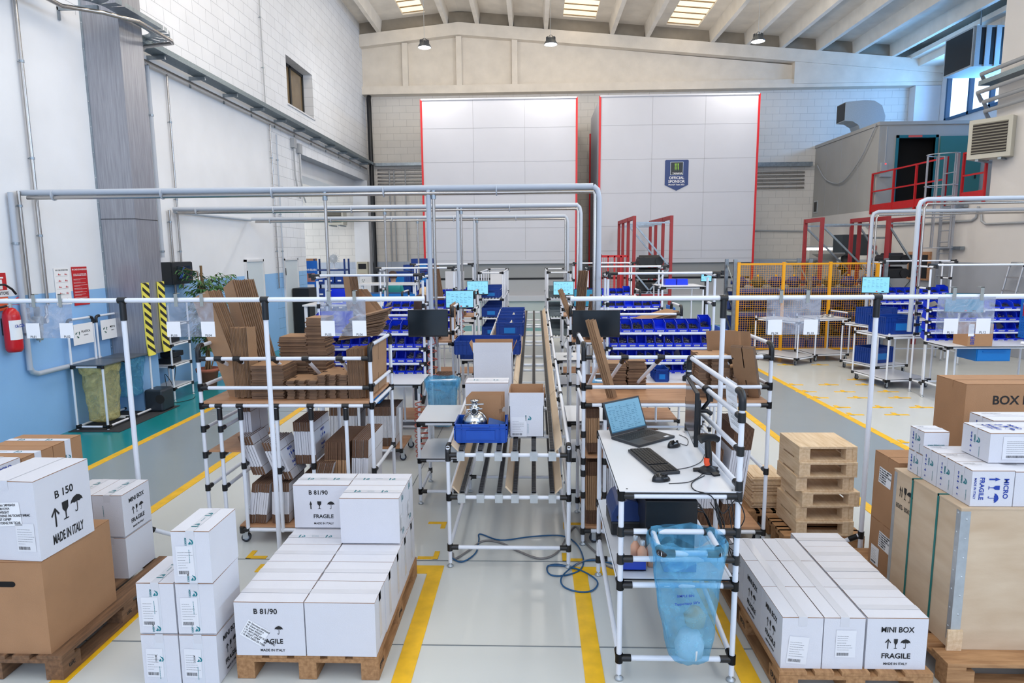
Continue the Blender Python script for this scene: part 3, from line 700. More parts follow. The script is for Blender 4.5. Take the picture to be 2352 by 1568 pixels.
# big brown carton with a hand hole
W_, D_, H_ = 0.60, 0.575, 0.545
t = carton(W_, D_, H_, 'large plain brown carton with an oval hand hole, under the B 150 carton', (-2.712-W_/2, 3.27+D_/2, 0.144), 'y', mat=M_bcard, logos=False, cat='box', name='brown_carton')
mb = MB(); mb.tube([(-0.012, 0, 0), (0.03, 0, 0)], 0.0165, 12); dm = pm('dark_hole', (10, 8, 8), 0.9)
mb = MB(); pts = [(0.03*0+x, y) for x, y in ()]
hp = [(0.035+0.016*math.cos(a), 0.016*math.sin(a)) for a in [-PI/2+k*PI/6 for k in range(7)]]+[(-0.035+0.016*math.cos(a), 0.016*math.sin(a)) for a in [PI/2+k*PI/6 for k in range(7)]]
mb.prism(hp, 0, 0.0015); part('hand_hole', mb, dm, t, None, (-W_/2+0.39, -D_/2-0.0002, H_-0.13), FRONT)
# B 150
W_, D_, H_ = 0.34, 0.40, 0.455
t = carton(W_, D_, H_, 'white carton printed B 150 with a curled address sticker, on the big brown carton', (-2.70-W_/2, 3.285+D_/2, 0.692), 'y', rz=-0.06, logos=False, tape=M_wcard)
dm3 = (W_, D_, H_)
def f(mb):
    addtext(mb, 'B 150', 0.062, 0.0, 0.325, 0, 0.012, 0.95)
    addsym(mb, 'chevron', -0.075, 0.20, 0.11, 0, 0.75); addsym(mb, 'glass', 0.0, 0.215, 0.105, 0, 0.85); addsym(mb, 'umbrella', 0.085, 0.225, 0.10)
    addtext(mb, 'MADE IN ITALY', 0.078, 0.005, 0.075, 0, 0.02, 0.42)
marks('right', dm3, f, t)
ship_label('front', dm3, -0.02, 0.265, 0.20, 0.135, t, 0.06, 3, DOC, M_paper)
ship_label('front', dm3, 0.095, 0.135, 0.11, 0.16, t, 0, 5)
# tall brown cartons and a MICRO carton on the left part of the pallet
for i, (y0, y1, lab) in enumerate(((3.86, 4.125, 'brown carton with white printed tape, between the MICRO carton and its twin'), (4.13, 4.40, 'brown carton with white printed tape, farthest of the pair behind the B 150 carton'))):
    w_, d_, h_ = 0.42, y1-y0, 0.94
    t = carton(w_, d_, h_, lab, (-3.25-w_/2, (y0+y1)/2, 0.144), 'x', mat=M_bcard, tape=M_wtape, name='brown_carton', tw=0.055)
    part('packing_tape', MB().box(w_/2+0.0005, w_/2+0.0015, -0.028, 0.028, h_-0.3, h_), M_wtape, t)
    front_tape_logo('right', (w_+0.002, d_, h_), 0.0, [h_-0.12, h_-0.26], t)
t = carton(0.25, 0.40, 0.72, 'plain white carton hidden behind the B 150 carton, carrying the MICRO carton', (-3.33-0.125, 3.63, 0.144), 'y', logos=False)
W_, D_, H_ = 0.25, 0.26, 0.235
t = carton(W_, D_, H_, 'white carton printed MICRO in blue, at the left edge behind the B 150 carton', (-3.235-W_/2, 3.70, 0.868), 'y')
def micro_up(mb, h, s=1.0):
    addtext(mb, 'MICRO', 0.038*s, 0.0, h*0.84, 0, 0.014); addsym(mb, 'arrow', -0.055*s, h*0.56, 0.062*s, 0, 0.6); addsym(mb, 'glass', -0.005, h*0.56, 0.062*s, 0, 0.8); addsym(mb, 'umbrella', 0.055*s, h*0.56, 0.06*s)
    addtext(mb, 'FRAGILE', 0.036*s, 0.0, h*0.26, 0, 0.016); addtext(mb, 'MADE IN ITALY', 0.018*s, 0.0, h*0.1, 0, 0.01)
marks('right', (W_, D_, H_), lambda mb: micro_up(mb, H_), t, M_blueink)
# MINI BOX cartons at the far end of this pallet: two columns, two tiers
W_, D_, H_ = 0.207, 0.31, 0.295; dm3 = (W_, D_, H_)
for i in (0, 1):
    for k in (0, 1):
        lab = 'white carton behind the big brown carton, %s tier, %s' % (('lower', 'upper')[k], ('column by the gantry post', 'left column')[i])
        t = carton(W_, D_, H_, lab, (-2.80-W_/2-i*(W_+0.003), 4.115+D_/2, 0.144+k*(H_+0.008)), 'y', seed=i+k)
        front_tape_logo('front', dm3, -0.02, [0.06, 0.23] if k == 0 else [0.055], t)
        if k == 1 and i == 0: mini_print('right', dm3, t)
# ================================================================== five cartons on the floor
k3 = carton(W_, D_, H_, 'white carton standing on the floor, left bottom of the five-carton pile', (-2.075, 3.20+D_/2, 0.0), 'y', group=None)
lab5 = {(0, 0): 'white taped carton on the floor, bottom left of the five-carton pile',
        (0, 1): 'white taped carton topping the left column of the five-carton pile',
        (1, 0): 'white MINI BOX carton on the floor, bottom right of the five-carton pile',
        (1, 1): 'white taped carton in the middle of the right column of the five-carton pile',
        (1, 2): 'white taped carton on top of the five-carton pile'}
bpy.data.objects.remove([c for c in k3.children if c.name.startswith('packing')][0].children[0])
for c in list(k3.children): bpy.data.objects.remove(c)
bpy.data.objects.remove(k3)
for (c, k), lab in lab5.items():
    x = (-2.168 if c == 0 else -1.953)+W_/2 + (0.008 if (c, k) == (1, 2) else 0) - (0.0 if k else 0)
    t = carton(W_, D_, H_-0.002, lab, (x, (3.235 if (c, k) != (1, 2) else 3.225)+D_/2, k*(H_+0.006)), 'y', seed=c*3+k, rz=(0.02 if (c, k) == (1, 1) else 0))
    dd = (W_, D_, H_-0.002)
    part('side_tape', MB().box(-0.03, 0.025, -D_/2-0.001, -D_/2-0.0003, 0, H_-0.03), pm('clear_tape_sheen', (214, 216, 222), 0.18), t)
    front_tape_logo('front', dd, 0.0, [0.235, 0.03] if k else [0.15], t)
    ship_label('front', dd, -0.035, 0.125, 0.095, 0.17, t, 0.02*(k-1), 10+c*3+k)
    if (c, k) == (1, 0): mini_print('right', dd, t)
# ================================================================== pallet with the B 81/90 cartons
pallet('light brown pallet under the two rows of B 81/90 cartons', (-1.27, 3.29+0.59, 0), 0, brand='EPAL', L_=1.18)
W_, D_, H_ = 0.388, 0.232, 0.318; dm3 = (W_, D_, H_); rnd = random.Random(4)
ordn = ['front', 'second', 'third', 'fourth', 'rearmost']
for c in (0, 1):
    for k in range(5):
        x = -1.66+W_/2+c*(W_+0.006); y = 3.285+D_/2+k*(D_+0.004)
        t = carton(W_, D_, H_, 'white carton in the bottom tier on the middle pallet, %s of the %s row' % (ordn[k], ('left', 'right')[c]), (x+rnd.uniform(-.003, .003), y, 0.144), 'x', seed=c*5+k, logos=(k > 2))
        if c == 0 and k == 0:
            def f(mb):
                h = H_; addtext(mb, 'B 81/90', 0.043, -0.02, h*0.82, 0, 0.012); addsym(mb, 'umbrella', 0.05, h*0.48, 0.05)
                addtext(mb, 'FRAGILE', 0.038, 0.0, h*0.265, 0, 0.014); addtext(mb, 'MADE IN ITALY', 0.020, 0.01, h*0.1, 0, 0.008)
            marks('front', dm3, f, t)
            ship_label('front', dm3, -0.085, 0.135, 0.135, 0.105, t, -0.55, 8, DOC, M_paper)
            t['label'] = 'white B 81/90 carton with a tilted address sticker, middle pallet'
        if c == 1:
            part('side_tape', MB().box(W_/2+0.0004, W_/2+0.0012, -0.025, 0.025, 0.05, H_), M_tape, t)
for c, k, lab in ((0, 4, 'upper white carton printed B 81/90 FRAGILE, rear of the middle pallet'), (1, 3, 'blank upper white carton in front, at the rear right of the middle pallet'), (1, 4, 'blank upper white carton directly behind the blank one, on the middle pallet')):
    x = -1.66+W_/2+c*(W_+0.006)-0.005; y = 3.285+D_/2+k*(D_+0.004)
    t = carton(W_, D_, H_-0.01, lab, (x, y, 0.144+H_+0.010), 'x', seed=20+c*5+k)
    if c == 0: b81_print('front', (W_, D_, H_-0.01), t)
    else:
        front_tape_logo('right', (W_, D_, H_-0.01), 0.0, [0.27, 0.05], t)
        ship_label('right', (W_, D_, H_-0.01), -0.06, 0.12, 0.06, 0.11, t, 0, 31+k)
# ================================================================== right pallet with the MINI BOX cartons
pallet('light brown pallet under the low white MINI BOX cartons, right of the desk', (1.69, 3.205+0.6, 0), 0.0, brand='EPAL')
W_, D_, H_ = 0.212, 0.314, 0.292; dm3 = (W_, D_, H_)
for c in (0, 1):
    for k in range(3):
        t = carton(W_, D_, H_, 'white carton on the right pallet, %s of the %s row' % (('front', 'middle', 'rear')[k], ('leftmost', 'centre')[c]), (1.305+W_/2+c*(W_+0.006), 3.235+D_/2+k*(D_+0.003), 0.144), 'y', seed=40+c*3+k, logos=False)
        if k == 0: ship_label('front', dm3, -0.02+0.03*c, 0.105 if c == 0 else 0.145, 0.105, 0.155, t, -0.08 if c == 0 else 0, 50+c)
        if c == 0: mini_print('left', dm3, t)
W2, D2 = 0.314, 0.212
for k in range(5):
    t = carton(W2, D2-0.006, H_, 'white carton turned sideways on the right pallet, %s of that row' % ordn[k], (1.748+W2/2, 3.235+D2/2+k*(D2-0.004), 0.144), 'x', seed=60+k, logos=False)
    if k == 0:
        mini_print('front', (W2, D2-0.006, H_), t); t['label'] = 'white carton with MINI BOX on its front, front right corner of the right pallet'
# ================================================================== crate with small MICRO cartons
pallet('pallet with an oval stamp under the plywood crate, at the right edge', (2.815, 3.69, 0), PI/2, brand='EPAL')
t = thing('plywood_crate', 'big birch plywood crate with green straps and metal corner edges, right foreground', 'crate', (2.30, 3.42, 0.144))
cw, cdp, ch = 1.1, 0.65, 0.825
part('crate_box', MB().box(0, cw, 0, cdp, 0.0, ch-0.008), M_ply, t, bev=0.002)
part('lid', MB().box(-0.004, cw+0.004, -0.004, cdp+0.004, ch-0.008, ch), M_ply, t)
part('base_batten', MB().box(-0.02, 0.06, -0.012, 0.0, -0.0, 0.12), M_lwood, t)
mb = MB()
for (x0, x1, y0, y1) in ((-0.002, 0.05, -0.0025, -0.0005), (-0.0025, -0.0005, -0.002, 0.035)): mb.box(x0, x1, y0, y1, 0.05, ch-0.02)
for z in [0.1+0.11*k for k in range(7)]: mb.lathe([(0.006, 0), (0.004, 0.003), (0, 0.004)], (0.03, -0.0025, z), 8, 0, Matrix.Rotation(PI/2, 4, 'X')); mb.lathe([(0.006, 0), (0.004, 0.003), (0, 0.004)], (-0.0025, 0.022, z+0.03), 8, 0, Matrix.Rotation(-PI/2, 4, 'Y'))
part('metal_corner_edge', mb, M_zinc, t)
part('metal_corner_edge', MB().box(-0.0025, -0.0005, cdp-0.03, cdp, 0.02, ch-0.02), M_zinc, t)
M_strap = pm('green_strap', (14, 112, 108), 0.4)
for y_ in (0.19, 0.44):
    part('strap', MB().box(-0.004, -0.0026, y_, y_+0.016, 0.0, ch+0.003).box(-0.004, cw, y_, y_+0.016, ch+0.001, ch+0.003), M_strap, t)
def f(mb):
    for u in (-0.045, -0.025): addsym(mb, 'arrow', u, 0.06, 0.07, 0, 0.35)
    addsym(mb, 'glass', 0.01, 0.06, 0.075, 0, 0.7); addsym(mb, 'umbrella', 0.06, 0.055, 0.07); addtext(mb, 'B502- B503', 0.042, 0.0, -0.04, 0, 0.0, 0.8)
mb = MB(); f(mb); part('printed_lettering', mb, M_ink, t, None, (-0.0015, 0.53, 0.64), LEFT)
# white MICRO cartons
def micro(x0, x1, y0, y1, z, h, lab, side=True, front=False, seam='x'):
    w_, d_ = x1-x0, y1-y0; t = carton(w_, d_, h, lab, ((x0+x1)/2, (y0+y1)/2, z), seam, seed=int(x0*100)+int(y0*70), logos=False, tape=M_wcard, tw=0.02)
    dd = (w_, d_, h)
    if front:
        def f(mb):
            M = None; q = MB(); micro_up(q, 0.22, 0.95)
            R_ = Matrix.Translation((0, h/2, 0)) @ Matrix.Rotation(-PI/2, 4, 'Z') @ Matrix.Translation((0, -0.115, 0)); mb.add([R_ @ V(v) for v in q.v], q.f)
        marks('front', dd, f, t, M_blueink)
    if side:
        def f(mb):
            logo_marks(mb, 0.02, h*0.62, 0.035, 0); addlines(mb, 0.035, h*0.4, 0.06, 1, 0.01, 0.003, -PI/2)
        l, r = face_loc('left', dd, 0.0015); mb = MB(); f(mb); part('printed_logo', mb, M_teal, t, None, l, r)
        mb = MB(); addsym(mb, 'glass', -0.035, h*0.62, 0.02); addsym(mb, 'umbrella', -0.035, h*0.48, 0.02); addsym(mb, 'tri', -0.035, h*0.34, 0.018); addtext(mb, 'H', 0.014, -0.035, h*0.14); addsym(mb, 'arrow', -0.035, h*0.76, 0.02)
        l, r = face_loc('left', dd, 0.0015); part('printed_lettering', mb, M_blueink, t, None, l, r)
    mb = MB(); addlines(mb, -w_*0.3, 0.02, w_*0.5, 3, 0.008, 0.0012, 0, 3); addbars(mb, -w_*0.28, d_*0.24, w_*0.28, 0.01, 0, 4)
    part('top_print', mb, M_bars, t, None, (0, 0, h+0.0048), TOP)
    return t
z0 = 0.144+0.825+0.003
micro(2.350, 2.572, 3.435, 3.582, z0, 0.2, 'small white carton with MICRO FRAGILE turned sideways in blue, front left on the crate', front=True)
micro(2.352, 2.57, 3.587, 3.732, z0, 0.2, 'small white carton on the crate, second behind the sideways MICRO carton')
micro(2.350, 2.57, 3.737, 3.88, z0, 0.2, 'small white carton on the crate, third behind the sideways MICRO carton')
micro(2.352, 2.50, 3.886, 4.03, z0, 0.14, 'small white carton at the crate corner, lower of the two stacked there')
t = micro(2.352, 2.50, 3.884, 4.03, z0+0.144, 0.142, 'small white carton at the crate corner, upper of the two stacked there')
mb = MB(); addtext(mb, 'www.debem.com', 0.014, 0, 0.06, 0, 0.0); part('printed_lettering', mb, M_teal, t, None, (0, -0.0745, 0), FRONT)
for j, (y0, y1) in enumerate(((3.435, 3.582), (3.587, 3.732), (3.737, 3.88))):
    micro(2.577, 2.79, y0, y1, z0, 0.195, 'small white carton right of the sideways MICRO row on the crate, %s' % ('front one', 'middle one', 'rear one')[j])
W_, D_, H_ = 0.40, 0.23, 0.168
t = micro(2.507, 2.907, 3.55, 3.78, z0+0.206, H_, 'white carton lying on the small cartons on the crate, MICRO on its top', side=True)
mb = MB(); q = MB(); micro_up(q, 0.2, 0.8); R_ = Matrix.Rotation(PI/2+PI, 4, 'Z') @ Matrix.Translation((0, -0.11, 0)); mb.add([R_ @ V(v) for v in q.v], q.f)
part('printed_lettering', mb, M_blueink, t, None, (-0.05, 0, H_+0.0055), TOP)
ship_label('front', (W_, D_, H_), 0.0, H_*0.5, 0.26, 0.13, t, -PI/2*0, 77)
micro(2.81, 3.02, 3.80, 4.0, z0, 0.2, 'small white carton at the rear right of the crate top')
micro(2.70, 3.10, 3.81, 4.02, z0+0.206, 0.17, 'white carton lying at the rear, behind the carton on its side, at the right edge')
# brown cartons behind the crate
pallet('low pallet behind the plywood crate', (2.94, 4.39, 0), PI/2, W_=0.56, brand=None)
W_, D_ = 0.36, 0.29
for z, h, lab in ((0.144, 0.365, 'brown carton with address stickers, lower of the two behind the crate'), (0.511, 0.47, 'brown carton with an address sticker, upper of the two behind the crate')):
    t = carton(W_, D_, h, lab, (2.352+W_/2, 4.125+D_/2, z), 'x', mat=M_bcard, logos=False, tape=M_bcard, name='brown_carton')
    ship_label('left', (W_, D_, h), 0.0 if z > 0.3 else 0.05, h*0.68, 0.15, 0.11, t, -0.05, 5, ['Nr. Documento: 240V05210', 'Nr. Cliente: 40108852', 'Nr. Seriale: WEIGHT 8,5 KG', 'I. W. AMEBI LLC', 'I. W. ECONOMY', 'I. W. AMEBI LLC'], M_paper)
    if z < 0.3: ship_label('left', (W_, D_, h), -0.06, h*0.3, 0.1, 0.13, t, 0, 9, mat=M_paper)
W_, D_, H_ = 0.8, 0.33, 1.29
t = carton(W_, D_, H_, 'tall brown carton printed BOX FILTRO, at the right edge behind the crate', (2.95+W_/2, 4.45+D_/2, 0.144), 'x', mat=M_bcard, logos=False, tape=M_bcard, name='brown_carton')
def f(mb):
    addtext(mb, 'BOX FILTRO C', 0.085, 0.06, H_-0.115, 0, 0.02, 1.0, 'CENTER'); addsym(mb, 'umbrella', -0.19, H_-0.24, 0.085, 0, 1.0); addsym(mb, 'arrow', -0.115, H_-0.24, 0.085, 0, 0.4); addsym(mb, 'glass', -0.05, H_-0.24, 0.085, 0, 0.75)
marks('front', (W_, D_, H_), f, t)
t = carton(0.16, 0.13, 0.25, 'small white carton between the frame post and the tall brown cartons', (2.585, 4.60, 0.144), 'y')
# ================================================================== stack of small pallets
def small_pallet(x0, x1, y0, y1, z, lab, h=0.118, mat=M_lwood):
    w_, d_ = x1-x0, y1-y0; t = thing('small_pallet', lab, 'pallet', ((x0+x1)/2, (y0+y1)/2, z), random.uniform(-.02, .02), 'small light wooden pallets stacked right of the racks')
    part('deck_board', MB().box(-w_/2, w_/2, -d_/2, d_/2, h-0.018, h-0.001), M_lwood, t, bev=0.0015)
    part('bottom_board', MB().box(-w_/2, w_/2, -d_/2, -d_/2+0.09, 0, 0.012), mat, t); part('bottom_board', MB().box(-w_/2, w_/2, d_/2-0.09, d_/2, 0, 0.012), mat, t)
    for sx in (-1, 1):
        part('runner', MB().box(sx*w_/2-(0.035 if sx > 0 else 0), sx*w_/2+(0.035 if sx < 0 else 0), -d_/2, d_/2-0.0, 0.012, h-0.018), mat, t, bev=0.002)
        part('block', MB().box(sx*(w_/2-0.06)-0.0245, sx*(w_/2-0.06)+0.0245, -d_/2+0.004, -d_/2+0.085, 0.012, h-0.018), mat, t)
    return t
pallet('rough pallet at the bottom of the small pallet stack right of the racks', (2.25, 5.09, 0), PI/2, 0.62, 0.44, M_pwood, None, group='wooden pallets standing on the floor')
sp = ['lowest', 'second', 'third', 'fourth', 'fifth', 'topmost']
for k in range(6):
    dx = (0.0, 0.0, 0.03, -0.01, 0.0, 0.0)[k]*1.0
    small_pallet(2.03+dx, 2.47+dx, 4.87+0.02*(k % 2), 5.29, 0.1445+k*0.1185, 'small light wooden pallet, %s of the six stacked right of the racks' % sp[k])
# stacks of thin wooden lids left of it
def sheet_stack(n, x0, x1, y0, y1, z, th, lab, mat, group, name='wooden_board', cat='wooden board', jit=0.012):
    proto = None
    for k in range(n):
        p = ((x0+x1)/2+random.uniform(-jit, jit), (y0+y1)/2+random.uniform(-jit, jit), z+k*(th+0.0005))
        if proto is None: proto = solo(name, MB().box(-(x1-x0)/2, (x1-x0)/2, -(y1-y0)/2, (y1-y0)/2, 0, th), mat, lab, cat, p, 0, group)
        else:
            c = proto.copy(); COL.objects.link(c); c.location = p; c.rotation_euler = (0, 0, random.uniform(-0.04, 0.04))
pallet('low pallet under the thin wooden lids, left of the small pallet stack', (1.86+0.14, 5.60, 0), 0.0, 0.5, 0.4, M_pwood, None)
sheet_stack(26, 1.87, 2.13, 5.42, 5.75, 0.146, 0.010, 'thin wooden board in the stack left of the small pallets', M_lwood, 'thin wooden lids stacked left of the small pallets')
# ================================================================== front frames that carry the clear label pockets
def qr_free_card(parent, x, z, txt, y=-0.004):
    """white card; the code printed on it is left out"""
    c = part('label_card', MB().box(x-0.05, x+0.05, y-0.001, y, z-0.055, z+0.055), M_paper, parent)
    mb = MB(); addtext(mb, txt, 0.024, 0, 0, 0, 0.0); part('label_lettering', mb, M_ink, c, None, (x, y-0.0015, z-0.045), FRONT)
M_film = film('clear_plastic_pocket', (206, 212, 224), 0.22, 0.12)
M_clip = pm('grey_clip', (150, 154, 150), 0.5)
def gantry(label, Y, xs_posts, x0, x1, z, braces):
    t = thing('pocket_gantry', label, 'tube frame', (0, Y, 0))
    r_ = part('crossbar', MB().tube([(x0, 0, z), (x1, 0, z)], 0.0175, 14), M_white, t)
    for x in xs_posts:
        p = part('post', MB().tube([(x, 0, 0.02), (x, 0, z-0.02)], 0.0175, 14), M_white, t)
        part('joint', MB().tube([(x-0.028, 0, z), (x+0.028, 0, z)], 0.0235, 12).tube([(x, 0, z-0.01), (x, 0, z-0.145)], 0.0225, 12), M_black, p)
        part('foot_plate', MB().lathe([(0.03, 0), (0.03, 0.012), (0.018, 0.03)], (x, 0, 0), 14), M_black, p)
    for (x, zt, dx, dy) in braces:
        b = part('brace', MB().tube([(x, 0, zt), (x+dx, dy, 0.05)], 0.0165, 12), M_white, t)
        d = V((dx, dy, 0.05-zt)).normalized(); a = V((x, 0, zt))
        part('joint', MB().tube([(x, 0, zt-0.028), (x, 0, zt+0.028)], 0.0225, 12).tube([a+d*0.025, a+d*0.09], 0.021, 12), M_black, b)
        e = V((x+dx, dy, 0.05)); part('joint', MB().tube([e-d*0.05, e, e+V((0, 0, -0.05))], 0.021, 12), M_black, b)
    return t
GL = gantry('long white tube frame on posts across the left foreground, carrying label pockets', 4.57, (-2.967, -1.926), -4.4, -0.777, 2.03, ((-2.967, 0.316, 0.30, 0.30),))
GR = gantry('long white tube frame on posts across the right foreground, carrying label pockets', 4.72, (1.364, 2.45), 0.262, 4.4, 2.012, ((2.45, 0.224, -0.22, 0.12),))
def pocket(label, Y, x0, x1, ztop, zb, cards, clips):
    t = thing('label_pocket', label, 'label holder', (0, Y-0.0215, 0))
    mb = MB(); n = 10
    for i in range(n):
        a, b = x0+(x1-x0)*i/n, x0+(x1-x0)*(i+1)/n; f = lambda x: 0.004*math.sin(x*31)
        mb.add([(a, f(a), zb), (b, f(b), zb), (b, f(b), ztop), (a, f(a), ztop)], [(0, 1, 2, 3)])
        mb.add([(a, f(a)+.0008, zb), (b, f(b)+.0008, zb), (b, f(b)+.0008, ztop), (a, f(a)+.0008, ztop)], [(3, 2, 1, 0)])
    part('plastic_sheet', mb, M_film, t)
    for x in clips:
        part('clip', MB().box(x-0.012, x+0.012, -0.003, 0.0, ztop-0.025, ztop+0.07).box(x-0.012, x+0.012, -0.003, 0.04, ztop+0.066, ztop+0.07), M_clip, t)
    for x, s_ in cards: qr_free_card(t, x, zb+0.055, s_, -0.006)
    return t
def pk(label, Y, px0, px1, pyt, pyb, cards, clips):
    a = at(px0, pyt, Y=Y-0.02); b = at(px1, pyb, Y=Y-0.02)
    pocket(label, Y, a.x, b.x, a.z, b.z, [(at(p, 750, Y=Y-0.02).x, s_) for p, s_ in cards], [at(p, 690, Y=Y-0.02).x for p in clips])
pk('clear label pocket with cards PL01 and PL02 on the left frame, before the air filter', 4.57, 57, 172, 698, 776, ((77, 'PL01'), (154, 'PL02')), (77, 138))
pk('clear label pocket with cards PL03 and PL04 on the left frame', 4.57, 384, 495, 696, 773, ((400, 'PL03'), (479, 'PL04')), (404, 463))
pk('clear label pocket with cards PL05 and PL06 hanging near the end of the left frame', 4.57, 735, 842, 690, 771, ((754, 'PL05'), (826, 'PL06')), (755, 814))
pk('clear label pocket with cards PL09 and PL10 on the right frame, before the yellow fence', 4.72, 1762, 1882, 688, 768, ((1779, 'PL09'), (1861, 'PL10')), (1794, 1855))
pk('clear label pocket with cards PL11 and PL12 on the right frame, at the picture edge', 4.72, 2155, 2280, 682, 766, ((2182, 'PL11'), (2256, 'PL12')), (2191, 2254))

# ================================================================== folded cartons
def folded_mesh(d, h, th, white=True, slit=False):
    """flat folded carton standing on its lower edge: thin in x, d along y, h along z"""
    mb = MB(); g = th*0.18; m0 = 0
    mb.box(-th/2, th/2, -d/2, d/2, h*0.22, h*0.78, 0)
    for z0, z1 in ((0, h*0.215), (h*0.785, h)):
        mb.box(-th/2, -th*0.08, -d/2+0.002, d/2-0.002, z0, z1, 1); mb.box(th*0.08, th/2, -d/2, d/2, z0, z1, 1)
    if white:
        for z0, z1 in ((0.0, h*0.215), (h*0.785, h)):
            mb.box(th/2, th/2+0.0006, -d/2+0.003, d/2-0.003, z0+0.003, z1-0.001, 0)
        mb.box(th/2, th/2+0.0008, -0.0015, 0.0015, 0.004, h*0.98, 1)
    return mb
M_sheet = pm('brown_cardboard_sheet', (176, 136, 100), 0.8, 0, 0.08, 6, 0.15, 150)
_nt = M_sheet.node_tree; _oi = _nt.nodes.new('ShaderNodeObjectInfo'); _mr = _nt.nodes.new('ShaderNodeMapRange'); _mr.inputs[3].default_value = 0.70; _mr.inputs[4].default_value = 1.0
_mx = _nt.nodes.new('ShaderNodeMix'); _mx.data_type = 'RGBA'; _mx.blend_type = 'MULTIPLY'; _mx.inputs['Factor'].default_value = 1
_src = _nt.nodes['Principled BSDF'].inputs['Base Color'].links[0].from_socket
_nt.links.new(_oi.outputs['Random'], _mr.inputs[0]); _nt.links.new(_src, _mx.inputs['A']); _nt.links.new(_mr.outputs[0], _mx.inputs['B']); _nt.links.new(_mx.outputs['Result'], _nt.nodes['Principled BSDF'].inputs['Base Color'])
M_sedge = M_sheet.copy(); M_sedge.name = 'corrugated_cut_edge'
for _e in [n for n in M_sedge.node_tree.nodes if n.type == 'VALTORGB']: _e.color_ramp.elements[0].color = S(104, 80, 62); _e.color_ramp.elements[1].color = S(138, 106, 80)
def edged(mb, flats):
    mb.mi = [0 if i in flats else 1 for i in range(len(mb.f))]; return mb
M_wedge = pm('grey_white_card_edge', (196, 192, 194), 0.85)
M_bdark = pm('dark_card_edge', (112, 82, 62), 0.85, 0, 0.12, 60)
def stand_row(n, x, y, z, d, h, th, tilt, white, lab, group, name='folded_carton', gap=0.003, jit=0.006, dy=0.0, print_=False, tx=0.0):
    """row of folded cartons side by side along x; tilt leans them about y"""
    me = folded_mesh(d, h, th, white).mesh('folded_carton', [M_wcard if white else M_sheet, M_bdark])
    ex = h*math.sin(abs(tilt)); last = None
    for k in range(n):
        o = link(name, me, None, (x+k*(th+gap)/max(0.3, math.cos(tilt)), y+k*dy+random.uniform(-jit, jit), z), 0, (tx, tilt, random.uniform(-0.003, 0.003)))
        tag(o, lab, 'folded carton', group); last = o
    if print_:
        mb = MB(); q = MB(); micro_up(q, h*0.6, 0.8); R_ = Matrix.Translation((0, h*0.2, 0)); mb.add([R_ @ V(v) for v in q.v], q.f)
        part('printed_lettering', mb, M_blueink, last, None, (th/2+0.0015, 0, 0), RIGHT)
    return x+n*(th+gap)
def flat_stack(n, x, y, z, w, d, th, lab, group, jit=0.008, mat=None, notch=False, name=None, rz=0.0, tilt=(0, 0), cat='cardboard', rj=0.03):
    mb = MB(); name = name or ('notched_cardboard' if notch else 'cardboard_sheet')
    if notch:
        a, b = w/2, d/2; n_ = 0.28
        pts = [(-a, -b), (-a*0.5, -b), (-a*0.5, -b*0.7), (-a*0.2, -b*0.7), (-a*0.2, -b), (a*0.2, -b), (a*0.2, -b*0.7), (a*0.5, -b*0.7), (a*0.5, -b), (a, -b), (a, -b*0.2), (a*0.8, -b*0.2), (a*0.8, b*0.2), (a, b*0.2), (a, b),
               (a*0.4, b), (a*0.4, b*0.65), (a*0.1, b*0.65), (a*0.1, b), (-a, b), (-a, b*0.3), (-a*0.75, b*0.3), (-a*0.75, -b*0.1), (-a, -b*0.1)]
        mb.prism(pts, 0, th)
    else: mb.box(-w/2, w/2, -d/2, d/2, 0, th)
    me = edged(mb, (0, 1)).mesh(name, [mat or M_sheet, M_sedge])
    for k in range(n):
        o = link(name, me, None, (x+random.uniform(-jit, jit), y+random.uniform(-jit, jit), z+k*(th+0.0006)), 0, (tilt[0], tilt[1], rz+random.uniform(-rj, rj)))
        tag(o, lab, cat, group)
def lean(n, foot, top, w, th, lab, group, mat=None, step=(0.0, 0.006, 0.0), name='cardboard_strip', wdir=None, jit=0.01, slit=False):
    """sheets standing on one short edge at foot and leaning so that the middle of the other edge is at top"""
    foot = V(foot); top = V(top); d = (top-foot); L_ = d.length; d.normalize()
    wd = V(wdir or (1, 0, 0)); nrm = wd.cross(d).normalized(); wd = d.cross(nrm).normalized()
    M = Matrix((wd, nrm, d)).transposed()
    e = M.to_euler(); mb = MB().box(-w/2, w/2, -th/2, th/2, 0, L_)
    if slit:
        mb = MB().box(-w/2, -0.004, -th/2, th/2, 0, L_).box(0.004, w/2, -th/2, th/2, 0, L_).box(-0.004, 0.004, -th/2, th/2, L_*0.35, L_*0.6)
    me = edged(mb, (2, 3, 8, 9, 14, 15)).mesh(name, [mat or M_sheet, M_sedge])
    for k in range(n):
        o = link(name, me, None, foot+V(step)*k+V((0, 0, random.uniform(0, jit))), 0, e); tag(o, lab, 'cardboard', group)

